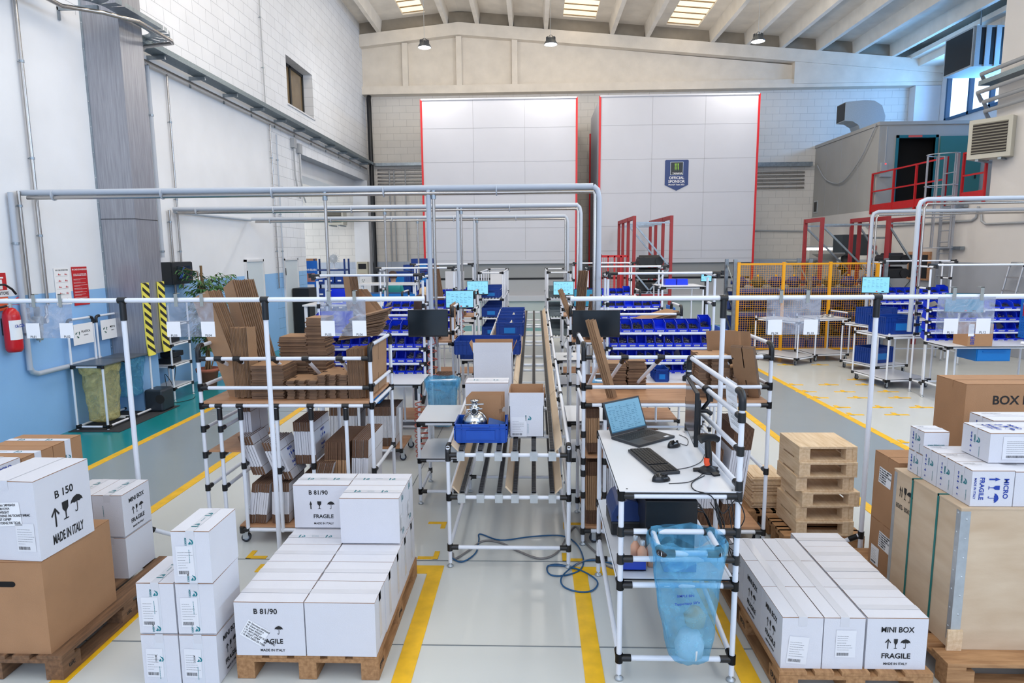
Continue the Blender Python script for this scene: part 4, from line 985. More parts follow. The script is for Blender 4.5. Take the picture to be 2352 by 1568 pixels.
# ================================================================== carton rack, left
def rack(label, X0, X1, Y0, Y1, posts_x, extra_rails, left=True):
    t = thing('carton_rack', label, 'rack')
    zt, zm, zs, ze = 1.535, 1.30, 1.155, 1.655
    for y, nm in ((Y0, 0), (Y1, 1)):
        for x in (X0, X1): post(t, x, y, 0.0, 1.56, True)
        rail(t, (X0, y, zs), (X1, y, zs)); 
        if y == Y0: rail(t, (X0, y, zt), (X1, y, zt)); rail(t, (X0, y, zm), (X1, y, zm))
    for x in (X0, X1):
        elbow_rail(t, (x, Y0, ze-0.02), (x, Y1, ze-0.02)); rail(t, (x, Y0, zm+0.01), (x, Y1, zm+0.01)); rail(t, (x, Y0, zs), (x, Y1, zs))
    board(t, X0+0.02, X1-0.02, Y0-0.005, Y1+0.01, zs+0.018, 0.022)
    for x in posts_x:
        p = part('divider_post', MB().tube([(x, Y0, 0.10), (x, Y0, zs)], PR, 12), M_white, t)
        part('joint', MB().tube([(x, Y0, zs-0.02), (x, Y0, zs-0.115)], 0.0205, 12).tube([(x-0.028, Y0, zs), (x+0.028, Y0, zs)], 0.0205, 12), M_black, p)
        p = part('divider_post', MB().tube([(x, Y1, 0.10), (x, Y1, zs)], PR, 12), M_white, t)
    for x, z in extra_rails:
        rail(t, (x, Y0, z), (x, Y1, z))
    return t
LX0, LX1, LY0, LY1 = -2.66, -1.29, 4.98, 5.70
RL = rack('white tube rack left of the conveyor, brown cardboard above and folded cartons below', LX0, LX1, LY0, LY1, (-2.52, -2.35, -2.06, -1.78, -1.50),
          [(-2.66, 0.965), (-2.66, 0.75), (-2.66, 0.475), (-2.52, 0.965), (-2.52, 0.75), (-2.52, 0.475), (-2.35, 0.66), (-2.06, 0.62), (-1.29, 0.62), (-1.78, 0.66)])
for y in (LY0, LY1): rail(RL, (-2.40, y, 0.115), (LX1, y, 0.115))
board(RL, -2.42, LX1-0.02, LY0+0.005, LY1-0.005, 0.133, 0.018); board(RL, -2.64, -2.36, LY0+0.02, LY1-0.02, 0.765, 0.016)
for x, y in ((-2.40, LY0+0.03), (-1.34, LY0+0.03), (-2.40, LY1-0.03), (-1.34, LY1-0.03)): caster(RL, x, y, 0.0, 0.10)
for x, zz in ((-2.50, 1.29), (-2.35, 1.29), (-2.06, 1.25), (-1.80, 1.22), (-1.53, 1.2)):
    b = part('diagonal_divider', MB().tube([(x, LY0+0.02, 1.525), (x+0.005, LY1-0.1, zz-0.05)], 0.0145, 12), M_white, RL)
    part('joint', MB().tube([(x-0.028, LY0, 1.535), (x+0.028, LY0, 1.535)], 0.0205, 12).tube([(x, LY0+0.01, 1.53), (x, LY0+0.07, 1.50)], 0.0195, 12), M_black, b)
ZS = 1.197
gA = 'tall cardboard strips leaning in the left rack'
lean(8, (-2.41, 5.10, ZS), (-2.70, 5.26, 2.02), 0.20, 0.007, 'long brown cardboard strip leaning far left above the left rack', gA, wdir=(1, -0.45, 0), step=(0.010, 0.012, 0))
lean(11, (-2.30, 5.22, ZS), (-2.64, 5.46, 2.10), 0.17, 0.007, 'long brown cardboard strip in the second leaning bundle, left rack', gA, wdir=(0.8, -0.6, 0), step=(0.014, 0.010, 0))
lean(12, (-2.40, 5.10, ZS), (-2.36, 5.12, 1.76), 0.11, 0.007, 'upright brown cardboard strip right of the leaning bundles', 'upright cardboard strips in the left rack', wdir=(0.25, 1, 0), step=(0.0115, 0.001, 0))
flat_stack(30, -2.14, 5.18, ZS, 0.26, 0.30, 0.0085, 'brown cardboard sheet in the front stack on the left rack', 'cardboard sheets stacked front left in the left rack')
flat_stack(42, -2.06, 5.53, ZS, 0.24, 0.25, 0.0102, 'brown cardboard sheet in the shorter tall stack on the left rack', 'cardboard sheets in the shorter tall stack of the left rack', 0.012)
flat_stack(54, -1.86, 5.52, ZS, 0.17, 0.22, 0.0108, 'brown cardboard sheet in the tallest stack on the left rack', 'cardboard sheets in the tallest stack of the left rack', 0.012)
flat_stack(17, -1.86, 5.16, ZS, 0.24, 0.28, 0.0085, 'notched cardboard piece in the left stack, middle of the left rack', 'notched cardboard pieces in the left rack, left stack', 0.006, notch=True)
flat_stack(21, -1.62, 5.20, ZS, 0.24, 0.30, 0.0085, 'notched cardboard piece in the right stack, middle of the left rack', 'notched cardboard pieces in the left rack, right stack', 0.006, notch=True)
flat_stack(18, -1.72, 5.48, ZS, 0.30, 0.24, 0.0085, 'notched cardboard piece in the rear stack, middle of the left rack', 'notched cardboard pieces in the left rack, rear stack', 0.006, notch=True)
lean(16, (-1.475, 5.12, ZS), (-1.485, 5.10, 1.60), 0.14, 0.006, 'upright brown cardboard strip at the right end of the left rack shelf', 'upright cardboard strips at the right end of the left rack', wdir=(0.2, 1, 0), step=(0.0085, 0.001, 0))
lean(2, (-1.325, 5.35, ZS), (-1.338, 5.35, 1.63), 0.60, 0.006, 'large slit cardboard panel at the right side of the left rack', 'large cardboard panels at the right side of the left rack', wdir=(0, 1, 0), step=(-0.009, 0, 0), slit=True)
def fan(n, x, y, z, w, d, lab, group, a0, a1, rz=0.0, dx=0.004, th=0.006):
    me = edged(MB().box(-w/2, w/2, -d/2, d/2, 0, th), (0, 1)).mesh('cardboard_sheet', [M_sheet, M_sedge])
    for k in range(n):
        f = k/(n-1); o = link('cardboard_sheet', me, None, (x+dx*k+random.uniform(-.012, .012), y+random.uniform(-.02, .02), z+k*(th+0.0022)), 0, (0, -(a0+(a1-a0)*f), rz+random.uniform(-.05, .05)))
        tag(o, lab, 'cardboard', group)
fan(24, -1.44, 5.30, 1.672, 0.32, 0.26, 'thin cardboard sheet fanned on the top rails of the left rack', 'fanned cardboard sheets on top of the left rack', 0.10, 0.24, 0.1)
# below the shelf
gF = 'folded white cartons in the left rack, '
stand_row(6, -2.44, 5.35, 0.79, 0.34, 0.34, 0.013, -0.02, True, 'folded white carton high in the far left bay under the left shelf', gF+'high left bay')
stand_row(5, -2.30, 5.19, 0.56, 0.30, 0.34, 0.017, -0.33, True, 'folded white carton leaning left, upper left bay of the left rack', gF+'upper left bay', gap=0.004)
stand_row(6, -2.10, 5.20, 0.52, 0.32, 0.33, 0.017, -0.35, True, 'folded white carton leaning left, second upper bay of the left rack', gF+'second upper bay', print_=True, gap=0.004)
stand_row(9, -2.00, 5.40, 0.60, 0.40, 0.36, 0.017, -0.03, True, 'folded white carton standing in the middle bay of the left rack', gF+'middle bay', print_=True)
stand_row(8, -2.36, 5.20, 0.155, 0.36, 0.34, 0.016, 0.16, True, 'folded white carton leaning on the bottom left of the left rack', gF+'bottom left')
stand_row(8, -2.16, 5.20, 0.155, 0.36, 0.34, 0.015, 0.05, True, 'folded white carton upright at the bottom of the left rack', gF+'bottom middle', print_=True)
stand_row(9, -2.00, 5.30, 0.155, 0.42, 0.36, 0.015, 0.16, True, 'folded white carton low behind the gantry post, left rack', gF+'bottom right of the post')
stand_row(9, -1.92, 5.20, 0.155, 0.42, 0.55, 0.013, 0.30, True, 'folded white carton leaning before the brown ones, left rack', gF+'leaning bay')
stand_row(13, -1.74, 5.30, 0.155, 0.50, 0.68, 0.0125, 0.06, False, 'folded brown carton standing in the right part of the left rack', 'folded brown cartons standing in the left rack')
stand_row(9, -1.51, 5.30, 0.155, 0.50, 0.70, 0.0125, 0.05, True, 'folded white carton at the right end of the left rack bottom', gF+'right end', print_=False)

# ================================================================== carton rack, right
RX0, RX1, RY0, RY1 = 0.385, 1.825, 5.0, 5.66
RR = rack('white tube rack right of the conveyor behind the desk, with a mostly clear wooden shelf', RX0, RX1, RY0, RY1, (0.555, 0.74), [(RX0, 0.6), (0.74, 0.62), (RX1, 0.62)])
for y in (RY0, RY1): rail(RR, (RX0, y, 0.115), (RX1, y, 0.115))
board(RR, RX0+0.02, 0.56, RY0+0.02, RY1-0.02, 0.715, 0.018); board(RR, RX0+0.02, RX1-0.02, RY0+0.005, RY1-0.005, 0.133, 0.018)
for z in (0.92, 0.70, 0.42):
    for x in (RX0, 0.555): part('joint', MB().tube([(x, RY0, z-0.026), (x, RY0, z+0.026)], 0.0205, 12), M_black, RR)
for x, y in ((RX0+0.08, RY0+0.04), (RX1-0.05, RY0+0.03), (RX0+0.05, RY1-0.03), (RX1-0.05, RY1-0.03)): caster(RR, x, y, 0.0, 0.10)
for x, dx in ((0.52, -0.06), (0.70, -0.09), (0.98, -0.12), (1.55, -0.10)):
    b = part('diagonal_divider', MB().tube([(x, RY0+0.02, 1.525), (x+dx, RY1-0.2, 1.22)], 0.0145, 12), M_white, RR)
    part('joint', MB().tube([(x-0.028, RY0, 1.535), (x+0.028, RY0, 1.535)], 0.0205, 12).tube([(x, RY0+0.01, 1.53), (x+dx*0.15, RY0+0.07, 1.485)], 0.0195, 12), M_black, b)
lean(4, (0.64, 5.06, ZS), (0.36, 5.14, 1.84), 0.032, 0.006, 'long thin white-faced cardboard strip leaning left across the right rack', 'thin strips leaning in the right rack', M_sheet, wdir=(1, 0.2, 0), step=(-0.016, 0.0065, 0.0))
flat_stack(24, 0.69, 5.50, ZS, 0.16, 0.20, 0.0085, 'cardboard sheet, left of two stacks on the right rack', 'cardboard sheets, left stack of the right rack', 0.008)
flat_stack(27, 0.86, 5.50, ZS, 0.15, 0.20, 0.0085, 'cardboard sheet, second of two stacks on the right rack', 'cardboard sheets, second stack of the right rack', 0.010, rj=0.06)
flat_stack(34, 1.42, 5.24, ZS, 0.24, 0.30, 0.0092, 'notched cardboard piece in the left pile on the right rack', 'notched cardboard pieces in the right rack, left pile', 0.006, notch=True)
flat_stack(24, 1.58, 5.20, ZS, 0.20, 0.26, 0.0092, 'notched cardboard piece in the right pile on the right rack', 'notched cardboard pieces in the right rack, right pile', 0.006, notch=True)
lean(9, (1.60, 5.50, ZS), (1.60, 5.60, 1.68), 0.20, 0.010, 'brown cardboard sheet standing upright at the rear right of the right rack', 'upright cardboard sheets rear right of the right rack', wdir=(1, -0.4, 0), step=(0.018, -0.006, 0))
lean(12, (1.70, 5.12, ZS), (1.84, 5.34, 1.62), 0.17, 0.009, 'slotted cardboard leaning at the right end of the right rack', 'slotted cardboard leaning at the right end of the right rack', wdir=(0.8, -0.5, 0), step=(0.006, 0.014, -0.001), slit=True)
stand_row(7, 0.425, 5.30, 0.755, 0.5, 0.36, 0.012, -0.02, False, 'brown folded carton in the upper narrow bay, right rack', 'folded brown cartons in the upper narrow bay of the right rack')
stand_row(7, 0.425, 5.30, 0.155, 0.5, 0.52, 0.012, -0.02, False, 'brown folded carton in the lower narrow bay, right rack', 'folded brown cartons in the lower narrow bay of the right rack')
stand_row(9, 0.60, 5.30, 0.155, 0.5, 0.60, 0.011, -0.03, True, 'folded white carton behind the desk leg, right rack', 'folded white cartons in the second bay of the right rack')
stand_row(12, 0.84, 5.30, 0.155, 0.5, 0.66, 0.016, 0.02, True, 'folded white carton behind the desk in the middle of the right rack', 'folded white cartons in the middle of the right rack')
stand_row(16, 1.16, 5.30, 0.155, 0.5, 0.62, 0.017, 0.06, True, 'large folded white carton behind the desk cables in the right rack', 'folded white cartons right of the middle of the right rack')
stand_row(8, 1.50, 5.30, 0.155, 0.5, 0.80, 0.016, 0.12, True, 'tall folded white carton at the right end of the right rack', 'tall folded white cartons at the right end of the right rack')
# ================================================================== packing desk
DX0, DX1, DY0, DY1 = 0.462, 1.08, 3.335, 4.50
D = thing('packing_desk', 'white-topped tube packing desk with a side rail panel, right foreground', 'desk')
ZT = 1.062
for x, y, z1 in ((DX0, DY0, ZT), (DX0, DY1, ZT), (DX1, DY0, 1.56), (DX1, DY1, 1.56)): post(D, x, y, 0, z1)
wtop(D, DX0-0.012, DX1+0.005, DY0-0.012, DY1+0.012, ZT+0.016)
for z in (ZT, 0.862, 0.705, 0.555, 0.125): rail(D, (DX0, DY0, z), (DX1, DY0, z))
for z in (ZT, 0.555, 0.125): rail(D, (DX0, DY1, z), (DX1, DY1, z))
for z in (ZT, 0.555): rail(D, (DX0, DY0, z), (DX0, DY1, z))
for z in (1.49, 1.31, 1.12): rail(D, (DX1, DY0, z), (DX1, DY1, z))
rail(D, (DX1, DY0, 0.555), (DX1, DY1, 0.555)); rail(D, (DX0, DY0+0.0, 0.125), (DX0, DY1, 0.30)); rail(D, (DX1, DY0, 0.125), (DX1, DY1, 0.30))
elbow_rail(D, (DX1, DY0, 1.62), (DX1, DY1, 1.62))
wtop(D, DX0-0.01, DX1-0.02, DY0+0.02, DY1-0.02, 0.573, 'lower_shelf')
ZD = ZT+0.0285
for px, py in ((1690, 1125), (1440, 1122), (1585, 992)):
    q = at(px, py, z=ZD); part('screw_head', MB().lathe([(0.006, 0), (0, 0.001)], (min(max(q.x, DX0+.03), DX1-.03), q.y, ZD), 8), M_dark, D)
# paper clipped to the top rail
t = thing('paper_sheet', 'printed white sheet taped to the top rail of the desk side panel', 'paper', (DX1+0.0, 3.62, 1.62))
mb = MB(); n = 8
for i in range(n):
    a, b = -0.30*i/n, -0.30*(i+1)/n; fx = lambda z: 0.021+0.03*(z/0.3)**2*1.3
    mb.add([(fx(a), -0.12, a+0.015), (fx(b), -0.12, b+0.015), (fx(b), 0.09, b+0.015), (fx(a), 0.09, a+0.015)], [(0, 1, 2, 3), (3, 2, 1, 0)])
part('paper', mb, M_paper, t)
mb = MB(); addlines(mb, -0.08, 0.10, 0.15, 20, 0.011, 0.002, 0, 5); 
for i in range(len(mb.v)):
    v = mb.v[i]; mb.v[i] = (0.0235+0.03*((0.12-v[1])/0.3)**2*1.3, v[0]-0.015, v[1]-0.13)
part('printed_text', mb, M_bars, t)
# monitor on an arm, seen almost edge on
def flat_monitor(label, loc, rz, w=0.53, h=0.31, screen=None, tilt=0.0, group=None, arm=False, stand=False, zrot=None):
    """screen looks to local -Y; origin at the centre of the back"""
    t = thing('monitor', label, 'monitor', loc, rz, group, rot=(tilt, 0, rz))
    part('back_shell', MB().box(-w/2, w/2, -0.012, 0.012, -h/2, h/2).box(-w*0.3, w*0.3, 0.012, 0.035, -h*0.35, h*0.3), M_dark, t, bev=0.004)
    sc_ = part('screen', MB().box(-w/2+0.008, w/2-0.008, -0.0145, -0.0125, -h/2+0.018, h/2-0.008), screen or M_scroff, t)
    if screen is not None and screen.name.startswith('lit'):
        mb = MB(); r = random.Random(5)
        for i in range(7):
            for j in range(6):
                if r.random() < 0.75: mb.box(-w*0.44+j*w*0.15, -w*0.44+j*w*0.15+w*r.uniform(0.03, 0.11), -0.0152, -0.0147, h*(0.34-0.085*i), h*(0.34-0.085*i)+0.004)
        part('screen_text_lines', mb, M_scrtext, sc_)
        part('red_button', MB().box(w*0.02, w*0.08, -0.0152, -0.0147, -h*0.41, -h*0.34), M_scrred, sc_); part('dark_button', MB().box(w*0.22, w*0.31, -0.0152, -0.0147, -h*0.41, -h*0.34), M_dark, sc_)
    if arm: part('arm', MB().tube([(0, 0.035, 0), (0, 0.09, 0), (0, 0.12, -0.02)], 0.014, 8).box(-0.04, 0.04, 0.03, 0.04, -0.04, 0.04), M_dark, t)
    if stand: part('stand', MB().box(-0.015, 0.015, 0.01, 0.03, -h/2-0.09, 0).lathe([(0.09, 0), (0.09, 0.008), (0, 0.01)], (0, 0.02, -h/2-0.1), 20), M_dark, t)
    return t
M_scroff = pm('dark_screen', (28, 36, 42), 0.12)
M_scrblue = pm('lit_screen', (130, 198, 222), 0.3, emit=0.5)
M_scrdim = pm('lit_screen_dim', (40, 120, 150), 0.3, emit=0.4)
M_scrdesk = pm('lit_screen_laptop', (104, 150, 174), 0.3, emit=0.3)
M_scrtext = pm('screen_text', (54, 110, 140), 0.5); M_scrred = pm('screen_red', (220, 40, 60), 0.5)
flat_monitor('slim black monitor seen edge-on, on a clamp arm at the desk side rails', (0.985, 4.0, 1.362), -PI/2-0.12, 0.49, 0.33, arm=True)
part_t = thing('monitor_clamp', 'black jointed clamp arm holding the edge-on monitor to the desk rails', 'clamp arm', (DX1, 4.02, 1.49))
part('clamp', MB().tube([(0, -0.03, 0), (0, 0.03, 0)], 0.026, 10), M_dark, part_t); part('arm_link', MB().tube([(0, 0, 0), (0.0, -0.05, -0.06), (-0.03, -0.02, -0.12)], 0.013, 8), M_dark, part_t); part('knob', MB().tube([(0.02, -0.02, -0.03), (0.02, -0.02, -0.07)], 0.014, 10), M_dark, part_t)
# laptop
M_lap = pm('laptop_charcoal', (44, 46, 50), 0.45); M_key = pm('black_keys', (24, 25, 27), 0.5)
A_ = V((0.526, 4.449, ZD)); B_ = V((0.705, 4.097, ZD)); C_ = V((0.917, 4.243, ZD))
t = thing('laptop', 'open charcoal laptop showing a spreadsheet, at the far end of the desk', 'laptop', ((A_.x+C_.x)/2+0.0, (A_.y+C_.y)/2-0.02, ZD), math.radians(-62))
part('base', MB().box(-0.18, 0.18, -0.125, 0.125, 0.001, 0.018), M_lap, t, bev=0.004)
kb = MB()
for r_ in range(5):
    for c in range(15): kb.box(-0.155+c*0.0207, -0.155+c*0.0207+0.017, -0.01+r_*0.0205, -0.01+r_*0.0205+0.017, 0.018, 0.0195)
part('keys', kb, M_key, t); part('touchpad', MB().box(-0.055, 0.05, -0.105, -0.035, 0.018, 0.0186), M_key, t)
part('wrist_sticker', MB().box(0.10, 0.14, -0.11, -0.09, 0.018, 0.0186), M_paper, t)
lid = part('lid', MB().box(-0.18, 0.18, -0.006, 0.002, 0, 0.235), M_lap, t, None, (0, 0.125, 0.018), (math.radians(-22), 0, 0), 0.003)
part('screen', MB().box(-0.167, 0.167, -0.0075, -0.0062, 0.018, 0.222), M_scrdesk, lid)
mb = MB(); r = random.Random(8); mb.box(-0.167, 0.167, -0.0085, -0.0078, 0.018, 0.026)
for i in range(14):
    for j in range(8):
        if r.random() < 0.8: mb.box(-0.15+j*0.036, -0.15+j*0.036+r.uniform(0.01, 0.03), -0.0085, -0.0078, 0.036+i*0.012, 0.0385+i*0.012)
part('screen_text_lines', mb, M_scrtext, lid)
t.rotation_euler = (0, 0, math.radians(39))
t.location = (0.735, 4.30, ZD)
# keyboard, mice
k1 = thing('keyboard', 'black keyboard lying slanted in the middle of the desk', 'keyboard', (0.71, 3.80, ZD), math.radians(-78))
part('case', MB().box(-0.225, 0.225, -0.075, 0.075, 0.001, 0.018), M_lap, k1, bev=0.004)
kb = MB()
for r_ in range(6):
    for c in range(21):
        if c in (15, ): continue
        kb.box(-0.215+c*0.0205, -0.215+c*0.0205+0.017, -0.062+r_*0.0205, -0.062+r_*0.0205+0.017, 0.018, 0.024)
part('keys', kb, M_key, k1)
def mouse(label, x, y, rz):
    t = thing('computer_mouse', label, 'mouse', (x, y, ZD), rz)
    mb = MB(); pr = []
    n, m = 14, 7
    for j in range(m):
        a = j/(m-1)*PI/2
        for i in range(n):
            b = 2*PI*i/n; pr.append((0.03*math.cos(b)*math.cos(a)**0.6, 0.055*math.sin(b)*math.cos(a)**0.6, 0.036*math.sin(a)*(1-0.25*math.sin(b))+0.001))
    mb.add(pr, [(j*n+i, j*n+(i+1) % n, (j+1)*n+(i+1) % n, (j+1)*n+i) for j in range(m-1) for i in range(n)], 0, True)
    part('mouse_shell', mb, pm('glossy_black', (22, 22, 24), 0.2), t); part('scroll_wheel', MB().cyl((-0.004, 0.03, 0.03), (0.004, 0.03, 0.03), 0.008, 10), M_dark, t)
    return t
mouse('black mouse lying right of the laptop', 0.905, 4.12, -0.9); mouse('black mouse lying in front of the slanted keyboard', 0.70, 3.485, -1.3)
def cable(label, pts, r=0.0022, mat=None, cat='cable', name='cable', group=None, kind=None):
    P = [V(p) for p in pts]; out = []
    for i in range(len(P)-1):
        p0 = P[max(i-1, 0)]; p1 = P[i]; p2 = P[i+1]; p3 = P[min(i+2, len(P)-1)]
        for k in range(6):
            s_ = k/6; out.append(0.5*((2*p1)+(p2-p0)*s_+(2*p0-5*p1+4*p2-p3)*s_*s_+(3*p1-p0-3*p2+p3)*s_**3))
    out.append(P[-1]); return solo(name, MB().tube(out, r, 6), mat or M_dark, label, cat, group=group)
def dk(px, py, dz=0.003): q = at(px, py, z=ZD+dz); return (q.x, q.y, q.z)
cable('thin black cable from the keyboard curving to the desk rails', [dk(1553, 1078), dk(1585, 1072), dk(1610, 1060), (1.06, 3.95, ZD+0.004)])
cable('thin black cable from the front mouse to the scanner stand', [dk(1536, 1110), dk(1580, 1107), dk(1605, 1095), dk(1618, 1083)])
cable('thin black cable looping behind the mouse beside the laptop', [dk(1562, 1018), dk(1578, 1022), dk(1579, 1008), dk(1560, 998)])
cable('black cable hanging from the scanner over the front edge of the desk', [dk(1618, 1092), dk(1590, 1108), dk(1595, 1125), (0.93, 3.31, ZD-0.02), (0.99, 3.30, 0.98), (1.06, 3.31, 1.05), (1.115, 3.33, 0.95), (1.10, 3.38, 0.85)], 0.003)
# scanner on its stand
t = thing('barcode_scanner', 'black handheld barcode scanner with an orange trigger, upright in its stand on the desk', 'scanner', (1.0, 3.64, ZD), 0.25)
mb = MB(); mb.lathe([(0.06, 0), (0.062, 0.006), (0.045, 0.02), (0.022, 0.035), (0.016, 0.05)], n=20)
for a in range(3): mb.bar((0.03*math.cos(a*2.1+0.6), 0.03*math.sin(a*2.1+0.6), 0.012), (0.085*math.cos(a*2.1+0.6), 0.085*math.sin(a*2.1+0.6), 0.005), 0.04, 0.01)
part('stand', mb, M_dark, t)
part('handle', MB().tube([(0, 0, 0.04), (-0.002, 0, 0.10), (-0.008, 0, 0.16), (-0.012, 0, 0.19)], 0.021, 12, r2=0.017), pm('glossy_black', (22, 22, 24), 0.2), t)
part('scan_head', MB().tube([(-0.06, 0, 0.195), (-0.03, 0, 0.205), (0.03, 0, 0.20), (0.055, 0, 0.185)], 0.026, 14, r2=0.018), M_dark, t)
part('orange_trigger', MB().tube([(-0.014, -0.012, 0.045), (-0.02, -0.012, 0.065), (-0.018, -0.01, 0.085)], 0.016, 10), pm('orange_trigger_plastic', (240, 84, 40), 0.4), t)
# printer and boxes on the lower shelf
ZL = 0.592
t = thing('label_printer', 'dark blue and black label printer on the lower shelf of the desk, left side', 'printer', (0.575, 4.02, ZL), PI/2)
part('base', MB().box(-0.15, 0.15, -0.10, 0.10, 0.001, 0.09), M_dark, t, bev=0.01)
pr = [(-0.10, 0.09), (0.10, 0.09), (0.10, 0.14), (0.07, 0.20), (0.0, 0.235), (-0.06, 0.22), (-0.10, 0.16)]
part('cover', MB().prism(pr, -0.15, 0.15, 0, Matrix(((0, 0, 1, 0), (1, 0, 0, 0), (0, 1, 0, 0), (0, 0, 0, 1)))), pm('navy_plastic', (26, 52, 104), 0.4), t, bev=0.006)
part('latch', MB().cyl((-0.152, 0.05, 0.12), (-0.158, 0.05, 0.12), 0.016, 12), M_dark, t)
t = thing('computer_tower', 'flat black desktop computer lying under the desk top, cables at its right', 'computer', (0.80, 3.78, ZL))
part('case', MB().box(-0.16, 0.14, -0.17, 0.17, 0.14, 0.33).box(-0.15, 0.13, -0.16, 0.16, 0.001, 0.14), pm('computer_black', (18, 22, 28), 0.35), t, bev=0.004)
mb = MB()
for i in range(5): mb.box(0.14, 0.155, -0.12+0.05*i, -0.095+0.05*i, 0.24, 0.255)
part('plug', mb, M_dark, t)
for j, (dy, e, zz) in enumerate(((-0.12, (1.07, 3.36, 0.70), 0.62), (-0.07, (1.10, 3.5, 0.62), 0.60), (-0.02, (1.12, 3.6, 0.75), 0.66), (0.03, (1.09, 3.9, 0.8), 0.64), (0.08, (1.10, 4.1, 0.9), 0.68))):
    cable('black cable tangled between the computer and the right desk legs', [(0.955, 3.78+dy, ZL+0.25), (1.0, 3.76+dy, 0.82), (1.03, 3.7+dy*2, 0.70+0.02*j), (1.06, 3.62+dy, zz+0.03), (1.09, 3.6, 0.72+0.02*j), e], 0.0032, group='black cables under the right side of the desk')
for j in range(3):
    cable('black cable looping down behind the right desk leg', [(1.10, 3.5+0.1*j, 1.05), (1.12, 3.45+0.1*j, 0.9), (1.13, 3.5, 0.74-0.05*j), (1.12, 3.65, 0.66), (1.10, 3.8, 0.78+0.03*j), (1.11, 3.95, 1.0)], 0.003, group='black cables hanging along the right desk side')
t = thing('spray_bottle', 'cluster of small clear bottles with peach liquid on the lower desk shelf', 'bottles', (0.60, 3.46, ZL))
for i, (dx, dy) in enumerate(((0, 0), (0.055, 0.03), (-0.03, 0.06))):
    b = part('bottle', MB().lathe([(0.0, 0.001), (0.026, 0.001), (0.027, 0.10), (0.012, 0.125), (0.012, 0.14)], (dx, dy, 0), 14), pm('peach_plastic', (222, 170, 140), 0.4), t)
    part('cap', MB().lathe([(0.014, 0.135), (0.014, 0.16), (0, 0.165)], (dx, dy, 0), 12), M_zinc, b)
t = thing('tape_dispenser', 'dark blue tape dispenser at the front of the lower desk shelf', 'dispenser', (0.72, 3.46, ZL))
t.location = (0.80, 3.455, ZL)
part('dispenser_body', MB().prism([(-0.09, 0), (0.09, 0), (0.09, 0.05), (0.03, 0.07), (-0.05, 0.06), (-0.09, 0.02)], -0.05, 0.05, 0, Matrix(((1, 0, 0, 0), (0, 0, 1, 0), (0, 1, 0, 0.001), (0, 0, 0, 1)))), pm('royal_blue_plastic', (20, 60, 170), 0.35), t, bev=0.004)
part('paper', MB().box(-0.06, 0.04, -0.045, 0.045, 0.072, 0.076), M_paper, t)
t = thing('letter_tray', 'royal blue tray with a folded white sheet, hung low at the left desk leg', 'tray', (0.56, 3.47, 0.64))
t.location = (0.545, 3.52, ZL+0.001)
t2 = bpy.data.objects['letter_tray']; part('tray', MB().box(-0.07, 0.07, -0.1, 0.0, 0.0, 0.006).box(-0.07, 0.07, -0.1, -0.094, 0, 0.05).box(-0.07, -0.064, -0.1, 0, 0, 0.05), pm('royal_blue_plastic', (20, 60, 170), 0.35), t2)
# blue bag hooked over two rails
M_bluefilm = film('blue_plastic_bag_film', (126, 204, 238), 0.24, 0.12)
def bag(label, loc, W_, Dp, H_, mat, seed=1, bottom=0.35, name='plastic_bag', rim=True, slump=0.0, cat='bag'):
    """sack hanging from its rim: origin at rim centre"""
    r = random.Random(seed); n, m = 40, 26; vs = []
    ph = [r.uniform(0, 6.28) for _ in range(8)]
    for j in range(m):
        f = j/(m-1); z = -H_*f
        s_ = 1.0-0.10*math.sin(PI*f) - (1-bottom)*max(0, (f-0.3)/0.7)**1.6
        if f > 0.97: s_ *= 0.6
        for i in range(n):
            a = 2*PI*i/n
            wr = 1+0.05*math.sin(5*a+ph[0]+3*f)+0.04*math.sin(9*a+ph[1]-5*f)+0.025*math.sin(17*a+ph[2]+9*f)+0.02*math.sin(12*f*2+ph[3]+3*a)
            c, s2 = math.cos(a), math.sin(a)
            px_ = (abs(c)**0.7)*(1 if c > 0 else -1); py_ = (abs(s2)**0.7)*(1 if s2 > 0 else -1)
            vs.append((W_/2*px_*s_*wr+slump*f*f, Dp/2*py_*s_*wr, z+0.012*math.sin(7*a+ph[4])*(1 if f < 0.05 else 0.3)))
    mb = MB(); mb.add(vs, [(j*n+i, j*n+(i+1) % n, (j+1)*n+(i+1) % n, (j+1)*n+i) for j in range(m-1) for i in range(n)]+[tuple((m-1)*n+i for i in range(n))], 0, True)
    t = thing(name, label, cat, loc); part('bag_film', mb, mat, t)
    if rim:
        mb = MB(); vs = []
        for j in range(5):
            f = j/4
            for i in range(n):
                a = 2*PI*i/n; c, s2 = math.cos(a), math.sin(a)
                px_ = (abs(c)**0.7)*(1 if c > 0 else -1); py_ = (abs(s2)**0.7)*(1 if s2 > 0 else -1)
                k = 1.0+0.06*math.sin(f*PI*0.9)+0.015*math.sin(11*a)
                vs.append((W_/2*px_*k+0.012*px_, Dp/2*py_*k+0.012*py_, 0.02*math.sin(f*PI)-0.10*f*(1+0.3*math.sin(6*a+ph[5]))))
        mb.add(vs, [(j*n+i, j*n+(i+1) % n, (j+1)*n+(i+1) % n, (j+1)*n+i) for j in range(4) for i in range(n)], 0, True)
        part('folded_rim', mb, mat, t)
    return t
